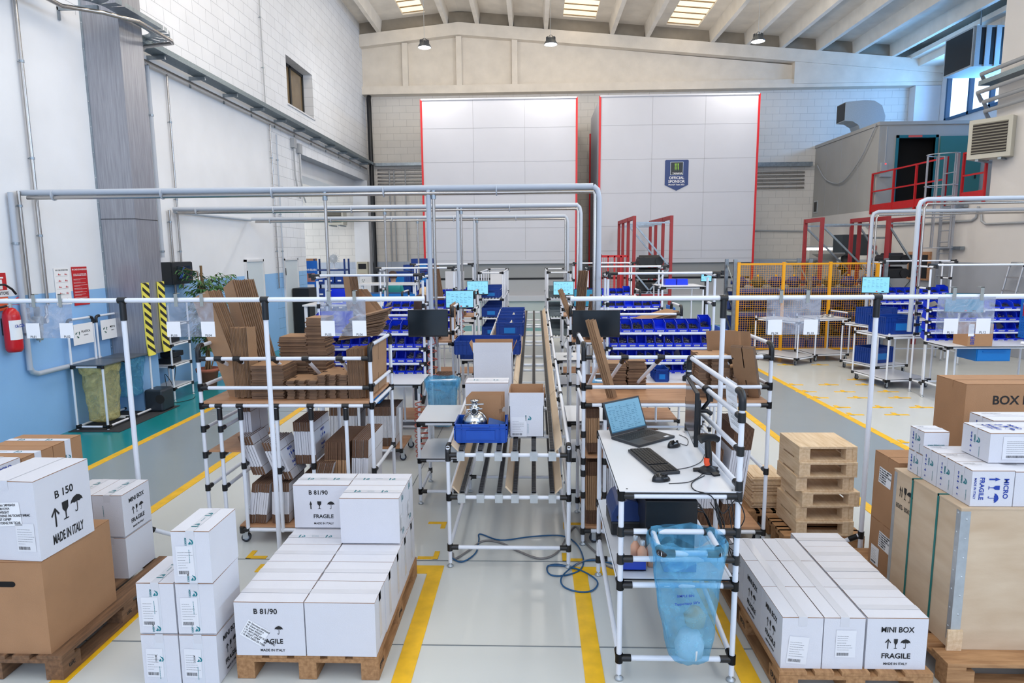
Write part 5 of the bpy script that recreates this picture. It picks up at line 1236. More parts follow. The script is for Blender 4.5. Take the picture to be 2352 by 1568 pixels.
# outrigger rails that carry the bag
OX0, OX1 = 0.63, 0.93
for x in (OX0, OX1):
    r_ = part('outrigger', MB().tube([(x, DY0, 0.862), (x, 3.10, 0.852)], PR, 12), M_white, D); part('joint', MB().tube([(x-0.028, DY0, 0.862), (x+0.028, DY0, 0.862)], 0.021, 12), M_black, r_)
r_ = part('outrigger_front', MB().tube([(OX0, 3.10, 0.852), (OX1, 3.10, 0.852)], PR, 12), M_white, D)
for x, s_ in ((OX0, 1), (OX1, -1)): part('elbow_joint', MB().tube([(x, 3.15, 0.855), (x, 3.11, 0.853), (x+s_*0.012, 3.10, 0.852), (x+s_*0.07, 3.10, 0.852)], 0.0205, 12), M_black, r_)
bg_ = bag('translucent blue rubbish bag hanging from the front rails of the desk', (0.785, 3.215, 0.895), 0.36, 0.26, 0.70, M_bluefilm, 3, 0.5, slump=0.03)
part('plastic_scrap', MB().lathe([(0.02, 0), (0.07, 0.02), (0.08, 0.08), (0.05, 0.15), (0, 0.17)], (0.03, 0, -0.68), 10), pm('white_film_scrap', (214, 220, 224), 0.5, 0, 0.1, 12), bg_)
part('crumpled_paper', MB().lathe([(0.0, 0), (0.05, 0.02), (0.06, 0.07), (0.03, 0.11), (0, 0.12)], (0.05, -0.02, -0.5), 9), pm('kraft_scrap', (186, 164, 132), 0.8), bg_)
mb = MB(); addtext(mb, 'SIMPLE BIN', 0.018, 0, 0, 0.05); addtext(mb, 'Tappo/tappi 50°n', 0.018, 0.01, -0.04, 0.1); part('printed_lettering', mb, M_blueink, bg_, None, (-0.03, -0.135, -0.26), FRONT)

# ================================================================== conveyor
CX0, CX1, CY0, CY1 = -0.642, 0.25, 4.615, 12.35
def zc(y): return 0.905+(y-4.6)*0.042
CV = thing('flow_conveyor', 'long white tube roller conveyor running down the middle aisle', 'conveyor')
ys = [CY0, 6.15, 7.7, 9.25, 10.8, CY1]
for y in ys:
    for x in (CX0, CX1): post(CV, x, y, 0, zc(y)+0.02)
    rail(CV, (CX0, y, zc(y)-0.035), (CX1, y, zc(y)-0.035))
    if y < 9: rail(CV, (CX0, y, zc(y)-0.36), (CX1, y, zc(y)-0.36))
    rail(CV, (CX0, y, 0.152), (CX1, y, 0.152))
for k in range(9):
    y = 5.1+0.8*k; rail(CV, (CX0 if y < 10 else -0.2, y, zc(y)-0.055), (CX1, y, zc(y)-0.055), False, False, 'cross_tube')
for x in (CX0, CX1):
    p = part('side_rail', MB().tube([(x, CY0, zc(CY0)+0.02), (x, CY1, zc(CY1)+0.02)], PR, 12), M_white, CV)
    for y in ys[1:-1]: part('joint', MB().tube([(x, y-0.035, zc(y)+0.02), (x, y+0.035, zc(y)+0.02)], 0.0205, 12), M_black, p)
    part('elbow_joint', MB().tube([(x, CY0, zc(CY0)-0.08), (x, CY0, zc(CY0)), (x, CY0+0.012, zc(CY0)+0.018), (x, CY0+0.08, zc(CY0)+0.022)], 0.021, 12), M_black, p)
    for z in (0.152,): part('side_rail', MB().tube([(x, CY0, z), (x, CY1, z)], PR, 12), M_white, CV)
    rail(CV, (x, CY0, zc(CY0)-0.36), (x, 7.7, zc(7.7)-0.36))
M_track = pm('roller_track_steel', (128, 130, 132), 0.35, 0.7); M_roller = pm('black_rollers', (34, 34, 38), 0.45)
tx = [-0.545, -0.405, -0.268, -0.148, -0.008, 0.128]
def track(x, y0, y1, zf, n):
    p = part('roller_track', MB().bar((x-0.017, y0, zf(y0)), (x-0.017, y1, zf(y1)), 0.003, 0.03).bar((x+0.017, y0, zf(y0)), (x+0.017, y1, zf(y1)), 0.003, 0.03).bar((x, y0, zf(y0)-0.012), (x, y1, zf(y1)-0.012), 0.032, 0.003), M_track, CV)
    mb = MB(); L_ = y1-y0
    for k in range(n):
        y = y0+0.02+k*(L_-0.04)/n; mb.cyl((x-0.0145, y, zf(y)+0.006), (x+0.0145, y, zf(y)+0.006), 0.0125, 8)
    part('rollers', mb, M_roller, p)
    br = MB().box(x-0.028, x+0.028, y0-0.045, y0-0.002, zf(y0)-0.03, zf(y0)+0.0).box(x-0.028, x+0.028, y0-0.047, y0-0.043, zf(y0)-0.06, zf(y0)+0.005)
    part('track_bracket', br, M_zinc, p)
for i, x in enumerate(tx):
    track(x, CY0+0.02, 11.9 if i < 3 else CY1, lambda y: zc(y)-0.012, 210)
    track(x, CY0+0.02, 7.7, lambda y: zc(y)-0.335, 95)
M_guide = pm('beige_side_guide', (214, 190, 160), 0.5, 0, 0.05, 3)
def guide(x, s_, y0, y1, dz):
    n = max(1, round((y1-y0)/1.55)); L_ = (y1-y0)/n
    for k in range(n):
        a, b = y0+k*L_+0.01, y0+(k+1)*L_-0.01; za, zb = zc(a)+dz, zc(b)+dz
        vs = [(x, a, za-0.012), (x, a, za), (x+s_*0.045, a, za+0.055), (x+s_*0.055, a, za+0.045), (x, b, zb-0.012), (x, b, zb), (x+s_*0.045, b, zb+0.055), (x+s_*0.055, b, zb+0.045)]
        part('side_guide', MB().add(vs, [(0, 1, 2, 3), (7, 6, 5, 4), (1, 5, 6, 2), (2, 6, 7, 3), (3, 7, 4, 0), (0, 4, 5, 1)]), M_guide, CV)
guide(tx[0]-0.02, -1, CY0, 11.9, -0.005); guide(tx[3]-0.02, -1, 5.2, CY1, -0.005); guide(tx[5]+0.02, 1, CY0, CY1, -0.005)
guide(tx[0]-0.02, -1, CY0, 7.7, -0.33); guide(tx[3]-0.02, -1, CY0, 7.7, -0.33); guide(tx[5]+0.02, 1, CY0, 7.7, -0.33)
# things on the conveyor: blue crate with a pump
yc = 4.87; zz = zc(yc)+0.012
t = crate(0.40, 0.30, 0.145, 'open blue crate holding the steel pump, at the front of the left conveyor lane', (-0.408, yc, zz), 0, None, pm('mid_blue_crate_plastic', (4, 76, 176), 0.4, 0, 0.05, 5))
M_inox = pm('polished_stainless', (190, 192, 194), 0.18, 1.0)
t = thing('steel_pump', 'polished stainless pump with a clamp fitting on top, sitting in the front blue crate', 'pump', (-0.46, yc-0.02, zz+0.012))
RY = Matrix.Rotation(-PI/2, 4, 'X')   # local z -> +y
def latheY(prof, o, n=24, flip=1): return MB().lathe(prof, o, n, 0, Matrix.Rotation(PI/2*(-flip), 4, 'X'))
part('pump_body', latheY([(0.0, -0.07), (0.045, -0.068), (0.075, -0.05), (0.088, -0.02), (0.09, 0.02), (0.088, 0.06), (0.06, 0.09), (0.0, 0.095)], (0, 0, 0.115), 28), M_inox, t)
part('clamp_band', latheY([(0.0905, -0.012), (0.096, -0.008), (0.096, 0.008), (0.0905, 0.012)], (0, 0, 0.115), 28), M_inox, t)
part('front_cap', latheY([(0.0, -0.115), (0.018, -0.115), (0.034, -0.10), (0.04, -0.06), (0.04, -0.05)], (0, 0, 0.105)), M_inox, t)
part('neck', MB().lathe([(0.034, 0.18), (0.03, 0.20), (0.03, 0.225), (0.042, 0.228), (0.042, 0.24), (0.028, 0.243), (0.024, 0.28), (0.034, 0.283), (0.034, 0.292), (0.0, 0.295)], (0, 0, 0.0), 20), M_inox, t)
port = part('inlet_pipe', latheY([(0.02, -0.055), (0.03, -0.055), (0.03, -0.045), (0.022, -0.04), (0.022, 0.02)], (0, 0, 0.215), 20), M_inox, t); part('bore', latheY([(0.0, -0.0535), (0.02, -0.0535)], (0, 0, 0.215)), M_dark, port)
part('clamp_handle', MB().tube([(-0.07, -0.01, 0.255), (0.07, -0.01, 0.262)], 0.007, 8).tube([(-0.06, -0.02, 0.22), (0.06, -0.02, 0.228)], 0.006, 8), M_inox, t)
bd = part('round_badge', latheY([(0.0, -0.118), (0.014, -0.118), (0.014, -0.115)], (0, 0, 0.105)), M_paper, t); mb = MB(); addsym(mb, 'logo', 0, 0, 0.016); part('logo', mb, M_teal, bd, None, (0, -0.119, 0.105), FRONT)
# cardboard divider sheets standing in the crate
for k in range(3):
    x0, z0 = -0.40+0.012*k, zz+0.012; hh = 0.30+0.012*k
    mb = MB().prism([(-0.14, 0), (0.14, 0), (0.14, 0.02), (0.12, 0.02), (0.12, 0.06), (0.14, 0.06), (0.14, hh*0.5), (0.12, hh*0.5), (0.12, hh*0.62), (0.14, hh*0.62), (0.14, hh), (0.02, hh), (-0.12, hh), (-0.14, hh-0.02), (-0.14, hh*0.6), (-0.125, hh*0.6), (-0.125, hh*0.45), (-0.14, hh*0.45)], -0.0025, 0.0025, 0, Matrix(((1, 0, 0, 0), (0, 0, -1, 0), (0, 1, 0, 0), (0, 0, 0, 1))))
    solo('cardboard_divider', mb, M_bcard, 'notched brown cardboard divider standing upright behind the pump in the blue crate', 'cardboard', (x0, yc+0.115+0.008*k, z0), 0, 'cardboard dividers behind the pump')
solo('booklet', MB().box(-0.07, 0.07, -0.05, 0.05, 0, 0.006), pm('booklet_blue', (24, 70, 130), 0.4), 'small dark blue booklet in the front crate, right of the pump', 'booklet', (-0.29, yc-0.03, zz+0.02+0.09), 0.1, rot=(0.5, 0.3, 0.1))
# open cartons
def open_carton(w, d, h, label, loc, flap=0.09, back=True, sides=(0.25, 0.25), wall=0.005):
    t = thing('open_carton', label, 'box', loc)
    mb = MB()
    for (x0, x1, y0, y1) in ((-w/2, w/2, -d/2, -d/2+wall), (-w/2, w/2, d/2-wall, d/2), (-w/2, -w/2+wall, -d/2, d/2), (w/2-wall, w/2, -d/2, d/2)): mb.box(x0, x1, y0, y1, 0, h, 0)
    i_ = wall+0.0006
    for (x0, x1, y0, y1) in ((-w/2+wall, w/2-wall, -d/2+wall, -d/2+i_), (-w/2+wall, w/2-wall, d/2-i_, d/2-wall), (-w/2+wall, -w/2+i_, -d/2+wall, d/2-wall), (w/2-i_, w/2-wall, -d/2+wall, d/2-wall)): mb.box(x0, x1, y0, y1, 0, h, 1)
    mb.box(-w/2, w/2, -d/2, d/2, 0, 0.004, 1); part('carton_body', mb, [M_wcard, M_bcard], t)
    def fl(a, b, out, up):
        a = V(a); b = V(b); o = V(out); n_ = MB(); q = [a, b, b+o, a+o]; nn = (b-a).cross(o).normalized()*0.003
        n_.add(q, [(0, 1, 2, 3)], 0); n_.add([v-nn for v in q], [(3, 2, 1, 0)], 1); n_.add([q[2], q[3], q[3]-nn, q[2]-nn], [(0, 1, 2, 3)], 1); return part('open_flap', n_, [M_wcard, M_bcard], t)
    fl((-w/2, -d/2, h), (w/2, -d/2, h), (0, -0.004, flap), 0)
    fl((w/2, d/2, h), (-w/2, d/2, h), (0, 0.012, flap), 0)
    fl((-w/2, d/2, h), (-w/2, -d/2, h), (-flap*sides[0], 0, flap*0.95), 0); fl((w/2, -d/2, h), (w/2, d/2, h), (flap*sides[1], 0, flap*0.95), 0)
    return t
y2 = 5.03; z2 = zc(y2)+0.012
t = open_carton(0.265, 0.32, 0.245, 'open white carton with raised flaps and a label, front of the right lane', (-0.062, y2, z2), 0.105, sides=(0.05, 0.1))
ship_label('front', (0.265, 0.32, 0.245), -0.06, 0.08, 0.12, 0.155, t, 0, 91); 
front_tape_logo('front', (0.265, 0.32, 0.245), 0.02, [0.15], t)
t = carton(0.36, 0.22, 0.32, 'closed white carton on the left conveyor lane, behind the pump crate', (-0.40, 5.42, zc(5.42)+0.012), 'x', seed=5)
t = open_carton(0.38, 0.24, 0.40, 'open white carton with flaps spread, on the left conveyor lane behind the closed one', (-0.405, 6.30, zc(6.3)+0.012), 0.10, sides=(0.35, 0.4))
# train of blue crates further back with parts
for k in range(5):
    y = 9.55+0.345*k
    t = crate(0.40, 0.335, 0.22 if k else 0.20, 'dark blue crate on the far left conveyor lane, %s of five' % ('nearest', 'second', 'third', 'fourth', 'last')[k], (-0.36, y, zc(y)+0.014), 0, 'blue crates lined up on the far conveyor lane')
    if k in (0, 2):
        mb = MB()
        for i in range(10 if k else 7): mb.tube([(-0.05+0.012*i, -0.12, 0.02+0.003*i), (0.0+0.004*i, 0.0, 0.075+0.006*i), (0.03+0.004*i, 0.08, 0.03)], 0.006, 6)
        solo('hose_bundle', mb, pm('offwhite_hose', (206, 202, 190), 0.5), 'bundle of off-white tubes in the %s crate of the far conveyor row' % ('nearest' if k == 0 else 'third'), 'tubes', (-0.36, y, zc(y)+0.12))
# blue and grey hoses on the floor
def fl_(px, py, z=0.006): q = at(px, py, z=z); return (q.x, q.y, q.z)
M_bluehose = pm('blue_air_hose', (24, 84, 128), 0.35); M_greyhose = pm('grey_hose', (128, 124, 122), 0.45)
cable('thin blue air hose looping on the floor under the conveyor front', [fl_(1037, 1250), fl_(1034, 1275), fl_(1060, 1290), fl_(1092, 1270), fl_(1100, 1240), (fl_(1103, 1226)), fl_(1150, 1240), fl_(1220, 1232), fl_(1290, 1230), fl_(1325, 1250), fl_(1340, 1285), fl_(1330, 1310), fl_(1290, 1322), fl_(1262, 1318), fl_(1258, 1300), fl_(1285, 1296), fl_(1320, 1306)], 0.006, M_bluehose, 'hose', 'air_hose')
cable('thin blue air hose coiled on the floor left of the desk', [fl_(1262, 1298), fl_(1300, 1300), fl_(1340, 1312, 0.016), fl_(1372, 1335), fl_(1360, 1356), fl_(1325, 1358), fl_(1293, 1345), fl_(1292, 1322, 0.02), fl_(1330, 1292), fl_(1370, 1286), fl_(1410, 1296), fl_(1440, 1312)], 0.006, M_bluehose, 'hose', 'air_hose')
cable('grey hose lying in a curve across the floor under the conveyor front', [fl_(1040, 1270), fl_(1045, 1283), fl_(1075, 1265), fl_(1110, 1242), fl_(1150, 1246), fl_(1190, 1265), fl_(1240, 1282), fl_(1280, 1268), fl_(1308, 1222), fl_(1325, 1210), fl_(1345, 1245), fl_(1380, 1275), fl_(1420, 1288)], 0.008, M_greyhose, 'hose', 'grey_hose')
cable('grey hose lying beside the coiled blue hose, left of the desk', [fl_(1318, 1300), fl_(1340, 1288), fl_(1370, 1284), fl_(1395, 1300), fl_(1440, 1315)], 0.007, M_greyhose, 'hose', 'grey_hose')
# ================================================================== left wall fittings
t = thing('cable_tray', 'long galvanised perforated cable tray on brackets along the left wall, bulging round the column', 'cable tray')
M_perf = pm('perforated_steel', (112, 126, 134), 0.4, 0.7, 0.25, 60)
TZ = 5.50
def ribbon(pts, w_, z0, lip=0.06):
    mb = MB()
    for (a, b) in zip(pts[:-1], pts[1:]):
        a = V((a[0], a[1], z0)); b = V((b[0], b[1], z0)); d = (b-a).normalized(); n_ = V((-d.y, d.x, 0))*-1
        o = n_*w_
        for p, q, r_, s_ in ((a, b, b+o, a+o),): mb.add([p, q, r_, s_, p+V((0, 0, .003)), q+V((0, 0, .003)), r_+V((0, 0, .003)), s_+V((0, 0, .003))], [(0, 1, 2, 3), (7, 6, 5, 4)])
        for p, q in ((a, b), (a+o, b+o)): mb.add([p, q, q+V((0, 0, lip)), p+V((0, 0, lip))], [(0, 1, 2, 3)]); mb.add([p+V((.002, 0, 0)), q+V((.002, 0, 0)), q+V((.002, 0, lip)), p+V((.002, 0, lip))], [(3, 2, 1, 0)])
    return mb
def tray_path():
    P = [(WX+0.05, 3.0), (WX+0.05, 8.2)]
    for k in range(1, 9): a = k/8*PI; P.append((WX+0.05+0.27*(1-math.cos(a)), 8.2+0.8*k/8))
    P += [(WX+0.59, 9.9)]
    for k in range(1, 7): a = k/6*PI/2; P.append((WX+0.59-0.0-0.35*(1-math.cos(a)), 9.9+0.4*math.sin(a)))
    return P
pth = tray_path(); part('tray', ribbon(pth, 0.26, TZ+0.12), M_galv, t)
part('tray', ribbon([(WX+0.08, 10.0), (WX+0.08, 24.5)], 0.27, TZ+0.06, 0.09), M_perf, t)
mb = MB()
for k in range(50):
    pass
for y_ in (7.6, 8.9): part('bracket', MB().box(WX+0.002, WX+0.55, y_-0.02, y_+0.02, TZ+0.06, TZ+0.11).box(WX+0.002, WX+0.02, y_-0.02, y_+0.02, TZ-0.06, TZ+0.1), M_galv, t)
for k in range(11): part('bracket', MB().box(WX+0.002, WX+0.30, 10.9+1.3*k-0.02, 10.9+1.3*k+0.02, TZ-0.005, TZ+0.055).box(WX+0.002, WX+0.02, 10.9+1.3*k-0.02, 10.9+1.3*k+0.02, TZ-0.14, TZ), M_galv, t)
solo('steel_pipe', MB().tube([(WX+0.34, 3, TZ-0.03), (WX+0.34, 8.5, TZ-0.03), (WX+0.62, 8.9, TZ+0.02), (WX+0.9, 9.2, TZ), (WX+0.9, 10.0, TZ), (WX+0.86, 10.12, TZ), (WX+0.36, 10.25, TZ), (WX+0.12, 10.4, TZ-0.10), (WX+0.12, 24.4, TZ-0.10)], 0.028, 10), M_steelpipe, 'steel pipe running below the cable tray along the whole left wall', 'pipe')
def drop(name, lab, px, ytop, ybot, r, mat, X=WX+0.05, zt=None, zb=None, clamps=()):
    a = at(px[0], ytop, X=X); y = a.y; zt = a.z if zt is None else zt; zb = at(px[-1], ybot, X=X).z if zb is None else zb
    pts = [(X, y, zb), (X, y, zt)]
    if len(px) > 2: pts.append((X, y+px[1], zt+0.0))
    o = thing(name, lab, 'pipe'); part('pipe', MB().tube(pts, r, 10), mat, o)
    for z in clamps: part('wall_clamp', MB().tube([(X, y, z-0.015), (X, y, z+0.015)], r+0.008, 10).tube([(WX, y, z), (X, y, z)], 0.006, 6).tube([(X, y-0.04, z), (X, y+0.04, z)], 0.005, 6), M_galv, o)
    return y
drop('steel_pipe', 'steel pipe dropping down the left wall to the air filter, left one of the two', (35, 95), 5, 760, 0.022, M_steelpipe, zt=5.5, zb=1.72, clamps=(4.7, 3.55, 2.6))
drop('steel_pipe', 'steel pipe dropping beside it to the air filter, from the long overhead pipe', (43, 80), 450, 760, 0.022, M_steelpipe, zt=3.13, zb=1.72, clamps=(2.95,))
drop('conduit', 'thick pale conduit on the left wall by the extinguisher, bending right near the floor', (24, 20), 445, 860, 0.032, M_grayduct, zt=3.10, zb=0.95, clamps=(2.5, 1.4))
yb = at(24, 445, X=WX+0.05).y
solo('conduit', MB().tube([(WX+0.05, yb, 0.98), (WX+0.05, yb+0.03, 0.92), (WX+0.05, yb+0.12, 0.88), (WX+0.05, 8.35, 0.88), (WX+0.05, 9.0, 0.89)], 0.032, 10), M_grayduct, 'pale conduit running level along the left wall behind the yellow bag', 'pipe')
for px, lab in ((342, 'pale thick conduit right of the steel column, nearest the column'), (385, 'thin steel pipe right of the thick conduit beside the steel column'), (615, 'thin steel pipe in the middle of the left wall'), (628, 'pale thin conduit beside the thin steel pipe in the middle of the left wall')):
    drop('conduit' if px in (342, 628) else 'steel_pipe', lab, (px, px), 200, 600, 0.03 if px == 342 else 0.017, M_grayduct if px in (342, 628) else M_steelpipe, zt=5.38 if px != 628 else 5.2, zb={342: 2.3, 385: 1.75, 615: 1.5, 628: 1.5}[px], clamps=(4.6, 3.3, 2.4))
drop('conduit', 'thin pale conduit high on the block wall, left of the brown window', (610, 610), 250, 250, 0.014, M_conduit, zt=9.6, zb=5.75, clamps=(7.7, 6.6))
drop('steel_pipe', 'steel pipe dropping beside the plant from the second overhead pipe', (388, 388), 480, 600, 0.022, M_steelpipe, zt=3.1, zb=1.6, clamps=(2.9,))
# junction boxes above the opening
for y_, zz_ in ((17.2, 5.2), (17.6, 5.12)):
    t = thing('junction_box', 'grey junction box on the left wall above the side bay, %s' % ('left one' if y_ < 17.4 else 'right, larger one'), 'electrical box', (WX+0.002, y_, zz_))
    part('box', MB().box(0, 0.1, -0.1, 0.1, -0.14, 0.1), M_conduit, t); part('conduit', MB().tube([(0.05, 0, -0.14), (0.05, 0, -0.8), (0.05, 0.15, -1.25), (0.05, 0.3, -1.4)], 0.022, 8), M_conduit, t)
# stainless cladding of the column
M_clad = pm('brushed_steel_cladding', (156, 158, 166), 0.36, 0.6, 0.16, 3.5, 0.1, 30, stretch=(14, 14, 0.7), detail=5)
cl = part('wall_column_cladding', MB().box(WX+0.0, -5.75, 9.33, 9.88, 0.86, 10.2), M_clad, None); cl['kind'] = 'structure'; cl['label'] = 'steel clad column on the left wall'
part('edge_angle', MB().box(WX, WX+0.03, 9.322, 9.332, 0.86, 10), M_galv, cl)
part('seam', MB().box(WX, -5.745, 9.325, 9.88, 2.86, 2.868), M_dark, cl)
mb = MB()
for k in range(26): mb.lathe([(0.008, 0), (0.004, 0.006), (0, 0.007)], (WX+0.016, 9.322, 1.0+0.35*k), 8, 0, Matrix.Rotation(PI/2, 4, 'X'))
part('rivets', mb, M_zinc, cl)
struct('wall_column_foot', MB().box(WX, -5.9, 9.4, 9.85, 0, 0.86), M_lwall)
M_hazy = pm('hazard_yellow', (236, 224, 90), 0.5)
def hazard(lab, x, y, wx, wy):
    t = thing('hazard_board', lab, 'warning board', (x, y, 0))
    w_ = max(wx, wy); horiz = wx > wy; n = 12; prof = [(0.028*(1-min(1, k/6))**2*3, 0.86+1.08*k/n) for k in range(n+1)]
    def P(u, v, off): f = v/n if False else v; s_ = 0.09*max(0, 1-(v-0.0)/0.35)**2; return V((u, -off-0.0-s_*0.25, 0.86+v)) if horiz else V((off+s_*0.25, u, 0.86+v))
    mb = MB()
    for k in range(n):
        v0, v1 = 1.08*k/n, 1.08*(k+1)/n; q = [P(0, v0, 0.02), P(w_, v0, 0.02), P(w_, v1, 0.02), P(0, v1, 0.02)]; mb.add(q if not horiz else q, [(0, 1, 2, 3)]); q2 = [P(0, v0, 0.002), P(w_, v0, 0.002), P(w_, v1, 0.002), P(0, v1, 0.002)]; mb.add(q2, [(3, 2, 1, 0)])
        mb.add([q[0], q[3], q2[3], q2[0]], [(0, 1, 2, 3)]); mb.add([q[1], q2[1], q2[2], q[2]], [(0, 1, 2, 3)])
    part('board', mb, M_hazy, t); mb = MB()
    for k in range(9):
        v = 0.02+0.12*k
        for j in range(4):
            u0, u1 = w_*j/4, w_*(j+1)/4; f = lambda u, v_: v_+0.11*(1-u/w_)-0.0
            q = [(u0, f(u0, v)), (u1, f(u1, v)), (u1, f(u1, v+0.055)), (u0, f(u0, v+0.055))]; q = [(u, min(1.08, v_)) for u, v_ in q]
            mb.add([P(u, v_, 0.0215) for u, v_ in q], [(0, 1, 2, 3)])
    part('black_stripes', mb, M_ink, t); return t
hazard('yellow and black striped board at the near corner of the steel column', -5.745, 9.31, 0, 0.17)
hazard('yellow and black striped board on the far edge of the steel column', -5.745, 9.71, 0, 0.17)
# network cabinet
t = thing('network_cabinet', 'black wall cabinet with a small window, right of the steel column', 'cabinet', (WX, 10.75, 1.84))
part('case', MB().box(0.0, 0.20, 0, 0.66, 0, 0.38), pm('cabinet_black', (22, 28, 34), 0.4), t, bev=0.006)
d_ = part('door', MB().box(0.201, 0.22, 0.01, 0.65, 0.01, 0.37), pm('cabinet_black', (22, 28, 34), 0.4), t); part('window', MB().box(0.221, 0.223, 0.14, 0.56, 0.07, 0.31), pm('dark_screen', (28, 36, 42), 0.12), d_)
part('blue_cables', MB().tube([(0.225, 0.2, 0.1), (0.226, 0.3, 0.2), (0.225, 0.34, 0.3)], 0.006, 6).tube([(0.225, 0.25, 0.1), (0.226, 0.33, 0.18), (0.225, 0.37, 0.28)], 0.006, 6), pm('blue_cable', (30, 90, 180), 0.4), d_)
# signs
def wall_sign(lab, px0, px1, pt, pb, mat, X=WX+0.012, name='wall_sign'):
    a = at(px0, pt, X=X); b = at(px1, pb, X=X)
    t = thing(name, lab, 'sign', (X, (a.y+b.y)/2, (a.z+b.z)/2)); w_, h_ = abs(b.y-a.y), abs(a.z-b.z)
    part('panel', MB().box(-0.008, 0, -w_/2, w_/2, -h_/2, h_/2), mat, t); return t, w_, h_
t, w_, h_ = wall_sign('tall white sign with small red drawings on the left wall, beside the red sign', 123, 166, 616, 698, M_paper)
mb = MB(); addtext(mb, "USO DELL'ESTINTORE", 0.024, 0, h_*0.44, 0, 0.015); addlines(mb, -w_*0.42, h_*0.28, w_*0.8, 1, 0.1, 0.002); 
for k in range(1, 5): addlines(mb, -w_*0.42, h_*(0.28-0.17*k), w_*0.8, 1, 0.1, 0.002)
part('lettering', mb, M_ink, t, None, (0.001, 0, 0), RIGHT); mb = MB()
for k in range(5):
    for s_ in (-1, 1): addsym(mb, 'tri', s_*w_*0.22, h_*(0.34-0.17*k), 0.03); addsym(mb, 'tri', s_*w_*0.22+0.025, h_*(0.33-0.17*k), 0.022)
part('red_drawings', mb, M_red, t, None, (0.001, 0, 0), RIGHT)
t, w_, h_ = wall_sign('tall red sign reading IN CASO DI INCENDIO on the left wall', 164, 207, 613, 698, M_red)
mb = MB(); addtext(mb, 'IN CASO DI INCENDIO', 0.030, 0, h_*0.43, 0, 0.02, 0.95); addtext(mb, 'SEGUIRE, CON LA MASSIMA CALMA,', 0.016, 0, h_*0.31); addtext(mb, 'LE SEGUENTI NORME DI SICUREZZA', 0.016, 0, h_*0.275)
for k in range(8): addlines(mb, -w_*0.45, h_*(0.18-0.08*k), w_*0.9, 2, 0.012, 0.003, 0, k)
part('lettering', mb, M_paper, t, None, (0.001, 0, 0), RIGHT)
t, w_, h_ = wall_sign('red extinguisher sign with ESTINTORE below, cut by the left picture edge', -30, 20, 626, 680, M_paper, name='extinguisher_sign')
part('red_field', MB().box(0.0003, 0.001, -w_/2, w_/2-0.01, -h_*0.24, h_/2-0.01), M_red, t); part('white_drawing', MB().box(0.0012, 0.002, w_*0.05, w_*0.22, -h_*0.2, h_*0.2).box(0.0012, 0.002, w_*0.0, w_*0.3, h_*0.24, h_*0.3), M_paper, t)
mb = MB(); addtext(mb, 'ESTINTORE', 0.05, w_*0.10, -h_*0.37, 0, 0.012, 0.9); part('lettering', mb, M_ink, t, None, (0.001, 0, 0), RIGHT)
t, w_, h_ = wall_sign('small orange notice under the extinguisher sign', -14, 22, 684, 712, pm('orange_notice', (226, 96, 50), 0.5)); part('white_band', MB().box(0.0003, 0.001, -w_/2+.01, w_/2-.01, h_*0.1, h_*0.4), M_paper, t)
# extinguisher
p = at(35, 760, X=WX+0.14)
t = thing('fire_extinguisher', 'red fire extinguisher with a black hose, hanging on the left wall at the picture edge', 'fire extinguisher', (WX+0.11, p.y, 1.22))
part('cylinder', MB().lathe([(0.0, 0.0), (0.07, 0.0), (0.088, 0.03), (0.09, 0.06), (0.09, 0.42), (0.08, 0.47), (0.05, 0.51), (0.03, 0.525), (0.0, 0.53)], n=28), pm('extinguisher_red', (196, 20, 30), 0.25), t)
lb = part('label', MB().add([(0.0915*math.cos(a), 0.0915*math.sin(a), z) for z in (0.15, 0.38) for a in [-1.2+k*0.2 for k in range(13)]], [(k, k+1, k+14, k+13) for k in range(12)], 0, True), M_paper, t)
mb = MB(); addtext(mb, 'CA.CZA', 0.05, 0, 0, 0, 0.03, 0.8); part('lettering', mb, M_blueink, lb, None, (0.094, 0.0, 0.31), RIGHT)
part('valve', MB().cyl((0, 0, 0.52), (0, 0, 0.58), 0.02, 12).cyl((0, -0.05, 0.55), (0, 0.03, 0.55), 0.012, 10), M_zinc, t)
part('handle', MB().bar((0, 0.0, 0.585), (0, 0.14, 0.64), 0.02, 0.006).bar((0, 0.0, 0.565), (0, 0.13, 0.55), 0.02, 0.006), M_red, t)
part('hose', MB().tube([(0, -0.05, 0.55), (0, -0.16, 0.54), (0, -0.26, 0.60), (0, -0.26, 0.72), (0, -0.16, 0.80), (0, -0.04, 0.80), (0, 0.06, 0.74), (0, 0.11, 0.68)], 0.013, 10), M_dark, t)
part('bracket', MB().box(-0.108, -0.08, -0.03, 0.03, 0.2, 0.4), M_dark, t)
# air filter regulator
p = at(100, 790, X=WX+0.12)
t = thing('air_filter', 'grey air filter regulator with a gauge on the left wall, behind the first label pocket', 'air filter', (WX+0.08, p.y, 1.30))
part('body', MB().box(-0.04, 0.04, -0.05, 0.05, 0.19, 0.30), pm('regulator_grey', (150, 158, 158), 0.5), t, bev=0.01); part('dome', MB().lathe([(0.035, 0.30), (0.035, 0.40), (0.025, 0.42), (0, 0.42)], n=18), pm('regulator_grey2', (120, 128, 134), 0.5), t)
part('bowl', MB().lathe([(0.0, 0.0), (0.035, 0.0), (0.042, 0.02), (0.044, 0.10), (0.05, 0.12), (0.05, 0.19), (0, 0.19)], n=20), pm('regulator_grey', (150, 158, 158), 0.5), t); part('drain', MB().cyl((0, 0, -0.025), (0, 0, 0), 0.01, 8), M_zinc, t)
part('elbow_pipe', MB().tube([(0, -0.14, 0.42), (0, -0.14, 0.29), (0, -0.10, 0.25), (0, -0.05, 0.245)], 0.02, 10), M_steelpipe, t); part('elbow_pipe', MB().tube([(0, 0.16, 0.42), (0, 0.16, 0.30), (0, 0.11, 0.25), (0, 0.05, 0.245)], 0.02, 10), M_steelpipe, t)
